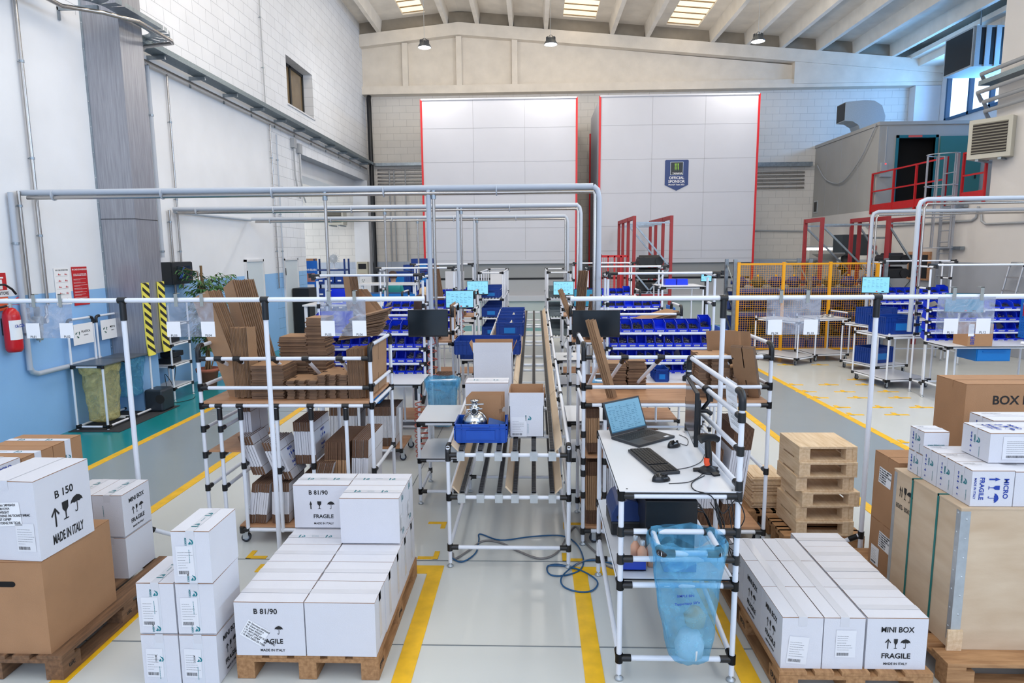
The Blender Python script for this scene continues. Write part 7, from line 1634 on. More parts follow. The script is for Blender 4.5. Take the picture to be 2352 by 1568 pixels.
def station(wh, xa, xb, Yr, inner, rows=4, detail=2, top=True, bins_x=None):
    """wh: where it stands, for labels. inner: +1 when the aisle conveyor is on the +x side"""
    t = thing('assembly_station', 'white tube assembly station with bin rails and a table, %s' % wh, 'workstation')
    for x in (xa, xb):
        for y in (Yr, Yr+0.32): post(t, x, y, 0, 2.02)
        rail(t, (x, Yr, 1.72), (x, Yr+0.32, 1.72)); rail(t, (x, Yr-0.15, 2.06), (x, Yr+0.42, 2.06)); rail(t, (x, Yr, 0.2), (x, Yr+0.32, 0.2))
    rail(t, (xa-(0.10 if inner > 0 else 0), Yr+0.05, 2.085), (xb+(0.10 if inner < 0 else 0), Yr+0.05, 2.085), sleeve=0.12)
    zs = (1.372, 1.192, 1.012, 0.862)[:rows]; bx = bins_x or (xa+0.03, xb-0.02)
    for i, z in enumerate(zs):
        rail(t, (xa, Yr, z), (xb, Yr, z)); rail(t, (xa, Yr+0.30, z+0.10), (xb, Yr+0.30, z+0.10))
        for f in (0.02, 0.5, 0.98): part('card_clip', MB().cyl((xa+(xb-xa)*f, Yr-0.018, z-0.015), (xa+(xb-xa)*f, Yr-0.013, z-0.015), 0.016, 10), M_paper, t)
        n = (9, 11, 11, 11)[i] if detail > 1 else (8, 9, 9, 9)[i]; pitch = (bx[1]-bx[0])/n; w_ = pitch-0.006; h_ = 0.115 if i else 0.095; d_ = 0.19
        for k in range(n):
            x = bx[0]+(k+0.5)*pitch; big = (i == 0 and k == n-1)
            wt = ('black rings', 'steel screws', 'steel screws', 'small steel fittings')[i] if (k*7+i*3) % 11 else 'steel rods'
            if detail > 1 or (detail == 1 and i < 3): 
                put_bin(x, Yr+0.115, z+0.040, w_, d_, h_+(0.05 if big else 0), '%s, %s in the %s row' % (wh, ('one', 'two', 'three', 'four', 'five', 'six', 'seven', 'eight', 'nine', 'ten', 'eleven')[k], ('top', 'second', 'third', 'bottom')[i]), wt, 'blue bins %s' % wh, 0, k+i, (k+i) % 6 != 4, rot=(0.28, 0, 0))
        if i == 0 and detail > 1:
            pass
    # table in front
    tb = thing('work_table', 'white laminate work table on tube legs, %s' % wh, 'table'); b0, b1 = (xa+0.1, xb+0.06) if inner > 0 else (xa-0.06, xb-0.1); y0, y1 = Yr-0.66, Yr-0.05
    wtop(tb, b0, b1, y0, y1, 0.886)
    for x in (b0+0.03, b1-0.03):
        for y in (y0+0.03, y1-0.03): post(tb, x, y, 0, 0.87)
        rail(tb, (x, y0+0.03, 0.87), (x, y1-0.03, 0.87)); rail(tb, (x, y0+0.03, 0.25), (x, y1-0.03, 0.25))
    rail(tb, (b0+0.03, y0+0.03, 0.87), (b1-0.03, y0+0.03, 0.87)); rail(tb, (b0+0.03, y1-0.03, 0.25), (b1-0.03, y1-0.03, 0.25))
    dc = thing('drawer_cabinet', 'light blue steel drawer under the work table, %s' % wh, 'drawer', ((b0+b1)/2-0.12, y0+0.33, 0.66)); part('case', MB().box(-0.25, 0.25, -0.26, 0.24, 0, 0.19), M_lblue, dc); f_ = part('drawer_front', MB().box(-0.24, 0.24, -0.272, -0.262, 0.012, 0.178), M_lblue, dc); part('handle', MB().box(-0.17, 0.17, -0.29, -0.272, 0.14, 0.152), M_lblue, f_)
    return t
LW = [(-2.60, -1.33), (-2.62, -1.36), (-2.60, -1.33)]; RW = [(0.87, 2.12), (0.90, 2.15), (0.86, 2.10)]; YR = [7.72, 11.0, 14.15]
WL = ['left of the conveyor, nearest', 'left of the conveyor, second', 'left of the conveyor, farthest']; WR = ['right of the conveyor, nearest', 'right of the conveyor, second', 'right of the conveyor, farthest']
for i in range(3):
    station(WL[i], LW[i][0], LW[i][1], YR[i], 1, detail=2 if i == 0 else 1); station(WR[i], RW[i][0], RW[i][1], YR[i], -1, detail=2 if i == 0 else 1)
# two big bins at the left end of the nearest left station
for k in range(2):
    put_bin(-2.50+0.21*k, 7.62, 1.42, 0.20, 0.36, 0.20, 'on top of the nearest left station, big %s one' % ('left', 'right')[k], 'steel screws', 'big blue bins on the nearest left station', fill=False, rot=(0.25, 0, 0))
pegboard('blue pegboard with tools at the left side of the nearest left station', -2.66, 7.1, 7.7, 1.0, 1.42, 1, True, 'of the nearest left station')
pegboard('blue pegboard with tools at the right side of the nearest right station', 2.19, 7.3, 7.9, 1.05, 1.45, 1, True, 'of the nearest right station')
pegboard('blue pegboard standing at the side of the second left station', -2.70, 10.5, 10.95, 1.1, 1.42, 1, False)
pegboard('blue pegboard standing at the side of the second right station', 2.22, 10.3, 10.95, 1.1, 1.45, 1, False)
# monitors
flat_monitor('dark switched-off monitor above the middle aisle, left of the conveyor', (-1.20, 7.25, 1.56), 0.06, 0.45, 0.31, arm=True)
flat_monitor('dark switched-off monitor right of the conveyor, before the blue bins', (0.69, 7.25, 1.545), -0.03, 0.53, 0.305, arm=True)
flat_monitor('lit light blue monitor left of the conveyor, nearer of the two lit ones', (-1.20, 10.4, 1.595), 0.05, 0.45, 0.29, M_scrblue, arm=True)
flat_monitor('lit light blue monitor left of the conveyor, farther of the two lit ones', (-1.17, 13.4, 1.61), 0.05, 0.44, 0.29, M_scrblue, arm=True)
flat_monitor('lit light blue monitor right of the conveyor behind the leaning strips', (0.60, 13.4, 1.59), -0.05, 0.42, 0.29, M_scrblue, arm=True)
flat_monitor('dim teal monitor right of the conveyor behind the upright dark cardboard', (0.86, 10.45, 1.60), -0.08, 0.45, 0.29, M_scrdim, arm=True)
for x, y in ((-1.20, 7.42), (0.69, 7.42), (-1.20, 10.57), (-1.17, 13.57), (0.60, 13.57), (0.86, 10.62)):
    t = thing('monitor_stand', 'thin white tube post carrying a monitor, %s of the conveyor at %s' % ('left' if x < 0 else 'right', {7.42: 'the nearest station', 10.57: 'the second station', 13.57: 'the farthest station', 10.62: 'the second station'}[y]), 'post', (x, y, 0)); part('pole', MB().cyl((0, 0, 0.0), (0, 0, 1.6), 0.014, 10), M_white, t); part('arm', MB().bar((0, -0.005, 1.58), (0, -0.06, 1.58), 0.05), M_dark, t)
# racks between the stations, with reduced loads
def back_rack(wh, x0, x1, y0, seed, strips):
    r = rack('white tube rack with wooden shelf and cardboard, %s' % wh, x0, x1, y0, y0+0.62, (x0+0.3, (x0+x1)/2, x1-0.3), [(x0, 0.62), (x1, 0.62)])
    for y in (y0, y0+0.62): rail(r, (x0, y, 0.115), (x1, y, 0.115))
    board(r, x0+0.02, x1-0.02, y0, y0+0.6, 0.133, 0.018)
    return r
back_rack('behind the nearest left station', -2.40, -1.07, 8.42, 1, 0); back_rack('behind the nearest right station', 0.47, 1.90, 8.42, 2, 0)
back_rack('behind the second left station', -2.40, -1.08, 11.72, 3, 0); back_rack('behind the second right station', 0.51, 1.90, 11.72, 4, 0)
G2 = 'cardboard strips behind the nearest left station'
lean(8, (-1.95, 8.6, ZS), (-2.42, 8.75, 1.80), 0.20, 0.008, 'cardboard strip leaning left behind the nearest left station', G2, wdir=(1, -0.3, 0), step=(0.012, 0.006, 0))
lean(8, (-2.42, 8.55, ZS), (-2.42, 8.62, 2.06), 0.16, 0.009, 'long upright cardboard strip far behind the nearest left station', 'upright strips far left behind the nearest left station', wdir=(0.7, -0.7, 0), step=(0.012, 0.01, 0))
lean(8, (-1.78, 11.9, ZS), (-1.66, 12.0, 2.10), 0.16, 0.010, 'long cardboard strip standing behind the second left station', 'upright strips behind the second left station', wdir=(0.7, -0.7, 0), step=(0.013, 0.01, 0))
lean(2, (-1.11, 8.75, ZS), (-1.12, 8.75, 1.66), 0.52, 0.006, 'large cardboard panel behind the nearest left station', 'large panels behind the nearest left station', wdir=(0, 1, 0), step=(-0.01, 0, 0))
lean(10, (0.52, 8.55, ZS), (0.47, 8.62, 2.09), 0.10, 0.007, 'long dark upright cardboard strip right of the conveyor', 'upright dark strips right of the conveyor', wdir=(0.15, 1, 0), step=(0.013, 0.002, 0))
lean(10, (0.68, 8.55, ZS), (0.64, 8.62, 1.78), 0.12, 0.008, 'shorter dark cardboard strip upright behind the dark right monitor', 'shorter upright strips right of the conveyor', wdir=(0.15, 1, 0), step=(0.016, 0.002, 0))
lean(2, (0.50, 8.50, ZS+0.2), (0.26, 8.5, 1.86), 0.05, 0.008, 'long thin cardboard strip leaning left above the aisle', 'thin strips leaning above the aisle', wdir=(1, 0.3, 0), step=(0.02, 0.004, 0))
fan(14, 1.50, 8.66, 1.34, 0.50, 0.36, 'cardboard sheet in the tilted pile behind the nearest right station', 'tilted cardboard pile behind the nearest right station', 0.05, 0.22, 0.3, 0.010, 0.010)
flat_stack(14, 1.38, 8.66, ZS, 0.44, 0.34, 0.0095, 'notched cardboard piece low behind the nearest right station', 'notched cardboard behind the nearest right station', notch=True)
flat_stack(18, -1.45, 8.66, ZS, 0.34, 0.30, 0.0095, 'notched cardboard piece behind the nearest left station', 'notched cardboard behind the nearest left station', notch=True)
flat_stack(16, -1.45, 11.95, ZS+0.0, 0.36, 0.30, 0.022, 'thick cardboard layer behind the second left station', 'thick cardboard behind the second left station')
stand_row(18, 0.62, 8.7, 0.153, 0.4, 0.5, 0.014, 0.02, True, 'folded white carton low behind the nearest right station', 'folded cartons behind the nearest right station')
stand_row(14, -1.40, 8.7, 0.153, 0.4, 0.55, 0.016, 0.10, True, 'folded white carton low behind the nearest left station', 'folded cartons behind the nearest left station')
# folded carton trolley under the nearest left table
t = thing('carton_trolley', 'low wooden trolley on castors full of folded cartons, under the nearest left table', 'trolley')
board(t, -2.42, -1.50, 7.10, 7.62, 0.13, 0.018)
for x in (-2.4, -1.52):
    for y in (7.12, 7.6): caster(t, x, y, 0.0, 0.125)
for x in (-2.42, -1.99, -1.52):
    p_ = part('divider_post', MB().cyl((x, 7.10, 0.13), (x, 7.10, 0.62), PR, 10), M_white, t)
rail(t, (-2.42, 7.10, 0.12), (-1.52, 7.10, 0.12))
stand_row(20, -2.36, 7.36, 0.150, 0.4, 0.46, 0.013, 0.05, True, 'folded white carton in the left part of the low trolley', 'folded cartons on the low trolley, left part')
stand_row(22, -1.94, 7.36, 0.150, 0.4, 0.46, 0.013, 0.05, True, 'folded white carton in the right part of the low trolley', 'folded cartons on the low trolley, right part')
# side tables by the conveyor
def side_table(lab, x0, x1, y0, y1, z1=0.792, z2=0.44):
    t = thing('side_table', lab, 'table'); 
    for x in (x0+0.02, x1-0.02):
        for y in (y0+0.02, y1-0.02): post(t, x, y, 0, z1-0.02)
    for z in (z1, z2): wtop(t, x0, x1, y0, y1, z); rail(t, (x0+0.02, y0+0.02, z-0.018), (x1-0.02, y0+0.02, z-0.018)); rail(t, (x0+0.02, y0+0.02, z-0.018), (x0+0.02, y1-0.02, z-0.018))
    rail(t, (x0+0.02, y0+0.02, 0.12), (x1-0.02, y0+0.02, 0.12)); rail(t, (x0+0.02, y0+0.02, 0.12), (x0+0.02, y1-0.02, 0.12)); return t
side_table('small white two-tier table left of the conveyor front', -1.10, -0.68, 5.82, 6.46)
side_table('small white two-tier table right of the conveyor, behind the narrow bays', 0.30, 0.72, 5.84, 6.44)
side_table('small white table left of the conveyor beside the second station', -1.05, -0.68, 9.2, 9.9); side_table('small white table right of the conveyor beside the second station', 0.32, 0.70, 9.2, 9.9)
t = crate(0.82, 0.58, 0.17, 'long dark blue crate laid across the conveyor behind the open carton', (-0.58, 8.15, zc(8.15)+0.045), 0)
# small pressure gauge on the right side table
t = thing('pressure_gauge', 'round pressure gauge on a small stand on the table right of the conveyor', 'gauge', (0.5, 9.5, 0.806)); part('stand', MB().lathe([(0.07, 0), (0.07, 0.01), (0.015, 0.02), (0.015, 0.12), (0, 0.12)], n=14), M_zinc, t); part('dial', MB().tube([(0, -0.02, 0.18), (0, 0.02, 0.18)], 0.07, 20), M_zinc, t); part('dial_face', MB().tube([(0, -0.0215, 0.18), (0, -0.02, 0.18)], 0.06, 20), M_paper, t)
# red spiral air hoses
M_coil = pm('red_coil_hose', (168, 70, 54), 0.35)
def coil(lab, x, y, z1, z0, r, n, sag=0.0):
    pts = []; m = n*14
    for k in range(m+1):
        f = k/m; a = k/14*2*PI; g = 1-(1-f)**1.0; z = z1-(z1-z0)*(f if f < 0.8 else 0.8+(f-0.8)*0.9); rr = r*(0.6+0.6*f)
        pts.append((x+rr*math.cos(a)+sag*f*f, y+rr*math.sin(a)*0.8, z))
    t = thing('coil_hose', lab, 'air hose'); part('hose', MB().tube([(x, y, z1+0.10)]+pts, 0.0055, 6), M_coil, t); part('coupling', MB().cyl((x, y, z1+0.09), (x, y, z1+0.17), 0.014, 8), M_zinc, t)
coil('red spiral air hose hanging from the nearest left table', -1.27, 6.98, 0.72, 0.06, 0.085, 11, 0.05)
coil('red spiral air hose hanging under the dark left monitor', -1.20, 7.50, 1.30, 0.72, 0.07, 6)
coil('red spiral air hose hanging at the second left station', -1.20, 10.65, 1.30, 0.62, 0.06, 8); coil('red spiral air hose behind the narrow bays, right of the conveyor', 0.86, 7.1, 0.8, 0.2, 0.06, 9)
bag('translucent blue bag hanging at the corner of the nearest left table', (-0.98, 6.75, 1.03), 0.34, 0.26, 0.52, M_bluefilm, 9, 0.75)
bag('small translucent blue bag right of the conveyor by the nearest right table', (0.78, 6.85, 0.98), 0.30, 0.2, 0.3, M_bluefilm, 12, 0.8)
t = thing('bag_holder', 'white tube holder for the blue bag at the nearest left table', 'holder', (0, 0, 0)); part('tube', MB().tube([(-1.24, 7.0, 0.72), (-1.14, 6.83, 0.98), (-0.84, 6.83, 0.99)], PR, 10), M_white, t); part('joint', MB().tube([(-1.24, 7.0, 0.70), (-1.21, 6.95, 0.80)], 0.021, 10), M_black, t)
bh = thing('bag_holder', 'white tube holder for the small blue bag right of the conveyor', 'holder', (0, 0, 0)); part('tube', MB().tube([(0.93, 7.09, 0.9), (0.9, 6.93, 0.95), (0.64, 6.93, 0.96)], PR, 10), M_white, bh)
# cordless drill, tube parts on the nearest right table
t = thing('cordless_drill', 'dark teal cordless drill standing on the nearest right table', 'drill', (1.72, 7.25, 0.901), -0.5); M_dt = pm('teal_tool', (20, 70, 80), 0.4)
part('battery', MB().box(-0.04, 0.04, -0.06, 0.06, 0, 0.055), M_dark, t, bev=0.006); part('handle', MB().tube([(0, 0, 0.05), (0, 0.015, 0.16)], 0.02, 10), M_dt, t); part('motor_body', MB().tube([(0, 0.06, 0.19), (0, -0.05, 0.19)], 0.032, 12), M_dt, t); part('chuck', MB().tube([(0, -0.05, 0.19), (0, -0.11, 0.19)], 0.022, 12, r2=0.014), M_dark, t)
crate(0.16, 0.3, 0.14, 'narrow dark blue crate on the nearest right table, left of the drill', (1.42, 7.30, 0.901))
# table with upside-down bins and tablet
t = thing('high_table', 'high white table on tube legs carrying two upturned blue bins, right of the middle', 'table'); wtop(t, 2.32, 3.14, 12.0, 12.95, 1.68)
for x in (2.36, 3.10):
    for y in (12.04, 12.91): post(t, x, y, 0, 1.67)
rail(t, (2.36, 12.04, 1.66), (3.10, 12.04, 1.66)); rail(t, (3.10, 12.04, 1.66), (3.10, 12.91, 1.66)); rail(t, (2.36, 12.04, 0.9), (3.10, 12.04, 0.9))
for k in (0, 1):
    c = thing('parts_bin', 'upturned bright blue bin on the high table, %s one' % ('left', 'right')[k], 'bin', (2.55+0.225*k+0.05, 12.6, 1.694)); part('bin_shell', MB().prism([(-0.105, 0), (0.105, 0), (0.095, 0.11), (-0.095, 0.11)], -0.1, 0.1, 0, Matrix(((1, 0, 0, 0), (0, 0, 1, 0), (0, 1, 0, 0), (0, 0, 0, 1)))), M_bin, c)
flat_monitor('small lit tablet on a stand right of the high table', (3.4, 13.0, 1.80), -0.1, 0.21, 0.16, M_scrblue, tilt=0.15)
t = thing('tablet_stand', 'thin stand holding the small tablet', 'stand', (3.4, 13.06, 0)); part('pole', MB().cyl((0, 0, 0.012), (0, 0, 1.78), 0.014, 8), M_dark, t); part('base', MB().lathe([(0.16, 0), (0.16, 0.015), (0, 0.02)], n=16), M_dark, t)
# end shelves of the aisle with blue / grey crates
def flow_shelf(lab, x0, x1, y0, y1, zt=1.91, levels=(0.55, 0.95, 1.35)):
    t = thing('flow_shelf', lab, 'shelf')
    for x in (x0, x1):
        for y in [y0+(y1-y0)*k/4 for k in range(5)]: post(t, x, y, 0, zt)
        for z in (zt,)+levels: rail(t, (x, y0, z), (x, y1, z))
    for z in (zt,)+levels: rail(t, (x0, y0, z), (x1, y0, z)); rail(t, (x0, y1, z), (x1, y1, z))
    for z in levels:
        mb = MB()
        for k in range(7): x = x0+0.04+(x1-x0-0.08)*k/6; mb.bar((x, y0, z+0.02), (x, y1, z+0.02), 0.025, 0.02)
        part('roller_rails', mb, M_track, t)
    return t
flow_shelf('tall white tube flow shelf with blue crates at the far end, left of the conveyor', -1.16, -0.66, 13.6, 16.4); flow_shelf('tall white tube flow shelf with grey trays at the far end, right of the conveyor', 0.28, 0.76, 13.6, 16.4)
k = 0
for z in (0.59, 0.99, 1.39):
    for j, y in enumerate((13.8, 14.55, 15.3)):
        crate(0.40, 0.60, 0.19 if z < 1.3 else 0.17, 'dark blue crate in the far left flow shelf, %s tier, %s' % ({0.59: 'low', 0.99: 'middle', 1.39: 'top'}[z], ('front', 'centre', 'rear')[j]), (-0.91, y+0.1, z), 0, 'blue crates in the far left flow shelf')
        crate(0.40, 0.60, 0.14, 'grey tray in the far right flow shelf, %s tier, %s' % ({0.59: 'low', 0.99: 'middle', 1.39: 'top'}[z], ('front', 'centre', 'rear')[j]), (0.52, y+0.1, z), 0, 'grey trays in the far right flow shelf', pm('grey_tray_plastic', (104, 114, 118), 0.5))
t = thing('hanging_sheet', 'pale plastic sheet hung on the far left flow shelf frame', 'sheet', (-0.91, 16.46, 1.88)); part('sheet', MB().box(-0.2, 0.2, -0.002, 0.002, -0.35, 0), M_paper, t)
t = thing('white_board', 'small blank white board standing left of the lit monitors', 'board', (-1.86, 15.2, 1.72)); part('board', MB().box(-0.22, 0.22, -0.01, 0.01, -0.22, 0.18), M_whitewall, t); part('leg', MB().cyl((-0.15, 0, -1.72), (-0.15, 0, -0.2), 0.014, 8), M_white, t); part('leg', MB().cyl((0.15, 0, -1.72), (0.15, 0, -0.2), 0.014, 8), M_white, t)
crate(0.6, 0.4, 0.24, 'dark blue crate on the small table left of the conveyor beside the second station', (-0.93, 9.6, 0.806), PI/2)
# ================================================================== right: stations, carts, fence
station('near the right wall, nearer one', 6.22, 7.95, 10.45, -1, detail=2); station('near the right wall, farther one', 7.24, 8.7, 13.9, -1, detail=1)
flat_monitor('dim teal monitor at the nearer right side station', (6.45, 9.95, 1.53), -0.35, 0.5, 0.30, M_scrdim, arm=True); flat_monitor('lit teal monitor tilted, at the farther right side station', (6.85, 13.3, 1.62), -0.25, 0.50, 0.33, M_scrblue, arm=True)
for x, y in ((6.50, 10.12), (6.89, 13.46)): t = thing('monitor_stand', 'white tube post behind the %s teal monitor at the right' % ('dim' if x < 6.6 else 'tilted lit'), 'post', (x, y, 0)); part('pole', MB().cyl((0, 0, 0), (0, 0, 1.6), 0.015, 10), M_white, t); part('arm', MB().bar((0, -0.005, 1.56), (-0.01, -0.08, 1.56), 0.05), M_dark, t)
pegboard('blue pegboard with spanners at the right picture edge', 7.62, 9.9, 10.4, 0.95, 1.55, -1, True, 'at the right picture edge')
t = carton(0.36, 0.34, 0.33, 'opened brown carton with torn white paper printed BERAR, on the right side table', (6.62, 9.95, 0.90), 'x', mat=M_bcard, logos=False, tape=M_bcard, name='brown_carton'); marks('front', (0.36, 0.34, 0.33), lambda mb: addtext(mb, 'BERAR', 0.08, -0.11, 0.14, PI/2, 0.02), t, M_blueink); part('torn_paper', MB().box(-0.183, -0.1, -0.174, -0.171, 0.15, 0.33), M_paper, t)
t = thing('hammer', 'white headed mallet with a wooden handle on the right side table', 'hammer', (7.35, 9.88, 0.925), 0.4); part('handle', MB().cyl((0, 0, 0), (0.3, 0, -0.005), 0.013, 8), M_lwood, t); part('head', MB().cyl((0, -0.05, 0), (0, 0.05, 0), 0.024, 12), M_paper, t)
t = thing('tape_roll', 'small grey spool standing on the right side table', 'spool', (6.95, 10.1, 0.90)); part('spool', MB().lathe([(0.0, 0), (0.035, 0), (0.035, 0.01), (0.025, 0.012), (0.025, 0.06), (0.035, 0.062), (0.035, 0.07), (0, 0.07)], n=16), M_conduit, t)
def cart(lab, cx, cy, w_, d_, rz, zt=0.89, extra=None):
    t = thing('tube_cart', lab, 'cart', (cx, cy, 0), rz)
    for x in (-w_/2, w_/2):
        for y in (-d_/2, d_/2): post(t, x, y, 0.14, zt+0.06, False); caster(t, x*0.9, y*0.88, 0, 0.135)
    for z in (zt, 0.15):
        wtop(t, -w_/2, w_/2, -d_/2, d_/2, z, 'shelf')
        for y in (-d_/2, d_/2): rail(t, (-w_/2, y, z-0.018), (w_/2, y, z-0.018))
        for x in (-w_/2, w_/2): rail(t, (x, -d_/2, z-0.018), (x, d_/2, z-0.018))
    if extra: elbow_rail(t, (w_/2, -d_/2, zt+0.12), (w_/2, d_/2, zt+0.12))
    return t
cart('empty white two-shelf cart before the yellow fence, leftmost', 5.28, 13.75, 0.62, 1.0, 0.62); cart('white two-shelf cart with steel parts on top, before the yellow fence, middle', 6.2, 14.1, 0.75, 0.75, 0.15, extra=True)
cart('white cart carrying blue crates, right of the fence', 6.87, 13.75, 0.72, 0.9, 0.3, extra=True) if False else cart('white two-shelf cart carrying two blue crates, at the right end of the fence', 6.62, 12.75, 0.75, 0.85, 0.35)
cart('white two-shelf cart carrying one big blue crate, before the right side station', 6.25, 11.45, 0.80, 0.9, 0.15, 0.88)
crate(0.6, 0.42, 0.32, 'big blue crate with steel parts on the upper shelf of the fence-end cart', (6.62, 12.75, 0.905), 0.35); crate(0.6, 0.42, 0.30, 'big blue crate on the lower shelf of the fence-end cart', (6.62, 12.75, 0.165), 0.35)
crate(0.62, 0.45, 0.30, 'big blue crate on the cart before the right side station', (6.25, 11.45, 0.895), 0.15); crate(0.6, 0.42, 0.30, 'dark blue crate on the floor under the right side table', (6.85, 10.05, 0.001), 0.0)
mb = MB(); r = random.Random(2)
for k in range(8):
    t = thing('steel_fitting', 'shiny steel clamp fitting lying on the middle cart, %s of the eight' % ('first', 'second', 'third', 'fourth', 'fifth', 'sixth', 'seventh', 'last')[k], 'fitting', (6.25+r.uniform(-.22, .22), 14.1+r.uniform(-.22, .22), 0.905)); part('ring', MB().tube([(0.05*math.cos(a), 0.05*math.sin(a), 0.02) for a in [i*PI/5 for i in range(11)]], 0.012, 6), M_inox, t); part('bolt', MB().cyl((0.05, -0.03, 0.02), (0.05, 0.04, 0.03), 0.007, 6), M_inox, t)
# yellow mesh fence
M_yf = pm('fence_yellow', (236, 166, 20), 0.45)
t = thing('safety_fence', 'yellow wire mesh safety fence standing across the right half of the hall', 'fence', (0, 15.0, 0))
xs = [4.65, 5.66, 6.70, 7.75]
for x in xs: part('fence_post', MB().box(x-0.03, x+0.03, -0.03, 0.03, 0, 2.06), M_yf, t)
for a, b in zip(xs[:-1], xs[1:]):
    mb = MB(); n = int((b-a-0.06)/0.05)
    for k in range(n+1): x = a+0.03+k*(b-a-0.06)/n; mb.box(x-0.0022, x+0.0022, -0.002, 0.002, 0.08, 2.02)
    for k in range(39): z = 0.08+k*0.05; mb.box(a+0.03, b-0.03, -0.004, 0.0, z-0.0022, z+0.0022)
    p_ = part('mesh_panel', mb, M_yf, t); part('panel_frame', MB().box(a+0.03, b-0.03, -0.012, 0.012, 2.0, 2.04).box(a+0.03, b-0.03, -0.012, 0.012, 0.06, 0.10), M_yf, p_)
# pallet shelving behind the fence
M_shblue = pm('rack_beam_blue', (30, 60, 130), 0.5)
t = thing('storage_shelving', 'galvanised shelving with blue beams behind the yellow fence', 'shelving', (4.75, 15.6, 0))
for x in (0, 1.75, 3.5):
    for y in (0, 0.7): part('upright', MB().box(x-0.04, x+0.04, y-0.03, y+0.03, 0, 2.12), M_galv, t)
    for z in (0.3, 0.9, 1.5): part('bracing', MB().bar((x, 0, z), (x, 0.7, z+0.5), 0.03, 0.02), M_galv, t)
for z in (0.25, 0.85, 1.42):
    part('shelf_deck', MB().box(0, 3.5, 0.0, 0.7, z, z+0.03), M_galv, t); part('beam', MB().box(0.04, 3.46, -0.02, 0.01, z-0.09, z+0.0), M_shblue, t)
M_pb = pm('pump_blue', (18, 40, 104), 0.45); M_po = pm('pump_olive', (66, 70, 66), 0.5)
def casting(lab, x, y, z, s_, mat, group):
    t = thing('pump_casting', lab, 'pump part', (x, y, z), random.uniform(-0.4, 0.4), group); part('housing', MB().lathe([(0.0, 0), (0.10*s_, 0), (0.13*s_, 0.04*s_), (0.14*s_, 0.12*s_), (0.17*s_, 0.13*s_), (0.17*s_, 0.16*s_), (0.13*s_, 0.17*s_), (0.11*s_, 0.24*s_), (0, 0.25*s_)], n=16), mat, t)
    part('flange', MB().tube([(-0.13*s_, 0, 0.1*s_), (-0.21*s_, 0, 0.1*s_)], 0.05*s_, 10).tube([(0.13*s_, 0, 0.1*s_), (0.21*s_, 0, 0.1*s_)], 0.05*s_, 10), mat, t)
    part('yellow_cap', MB().cyl((0, 0, 0.25*s_), (0, 0, 0.29*s_), 0.025*s_, 8), M_yf, t)
tiers = {0.285: 'lowest', 0.885: 'middle', 1.455: 'top'}
for z, nm in tiers.items():
    for k in range(8):
        casting('cast pump housing on the %s shelf behind the yellow fence, %s from the left' % (nm, ('first', 'second', 'third', 'fourth', 'fifth', 'sixth', 'seventh', 'eighth')[k]), 4.98+0.43*k, 15.95, z, 1.0, (M_pb, M_po, M_pb, M_pb)[(k+int(z*3)) % 4], None)
for k in range(6):
    t = thing('spare_beam', 'dark blue crate with parts low behind the yellow fence, %s' % ('first', 'second', 'third', 'fourth', 'fifth', 'sixth')[k], 'crate', (4.95+0.58*k, 15.45, 0)); t.name = 'parts_crate'; part('crate_shell', MB().box(-0.26, 0.26, -0.10, 0.10, 0, 0.22), M_shblue, t, bev=0.01)
for z, nm in ((0.285, 'lowest'), (0.885, 'middle')):
    for k in range(6):
        t = thing('parts_crate', 'dark blue parts crate at the back of the %s fenced shelf, %s from the left' % (nm, ('first', 'second', 'third', 'fourth', 'fifth', 'sixth')[k]), 'crate', (5.06+0.58*k, 16.28, z)); part('crate_shell', MB().box(-0.27, 0.27, -0.12, 0.12, 0, 0.44), M_shblue, t, bev=0.01)
# red pallet racks
M_rackred = pm('rack_dull_red', (150, 44, 48), 0.55, 0, 0.08, 6)
def red_rack(lab, xs, ys, zt, grp=None):
    t = thing('red_pallet_rack', lab, 'pallet rack')
    for y in ys:
        for x in xs: part('upright', MB().box(x-0.04, x+0.04, y-0.035, y+0.035, 0, zt), M_rackred, t)
        part('top_strut', MB().bar((xs[0], y, zt-0.18), (xs[1], y, zt-0.18), 0.04), M_galv, t)
    for x in xs: part('top_beam', MB().box(x-0.03, x+0.03, ys[0], ys[-1], zt-0.10, zt), M_rackred, t)
    for y in (ys[0], ys[1]):
        for k in range(2): z = zt-0.2-1.25*k; part('diagonal', MB().bar((xs[0], y, z), (xs[1], y, z-1.15), 0.04), M_galv, t); part('diagonal', MB().bar((xs[1], y, z-1.15), (xs[0], y, z-2.2 if z > 2.3 else 0.1), 0.04), M_galv, t)
    for z in (1.1,): part('shelf_beam', MB().box(xs[0], xs[1], ys[0]-0.04, ys[0]+0.04, z, z+0.1), M_rackred, t); part('deck', MB().box(xs[0], xs[1], ys[0], ys[-1], z+0.1, z+0.12), M_galv, t)
    return t
red_rack('tall red pallet rack standing before the right tower, black plastic parts inside', (2.62, 3.58), (17.3, 18.4, 19.5, 20.4), 3.24)
red_rack('tall red pallet rack at the right side room, behind the yellow fence', (7.15, 8.35), (16.6, 17.6), 3.12); red_rack('tall red pallet rack right of the other one, by the right wall', (8.55, 9.35), (16.2, 17.6), 3.12)
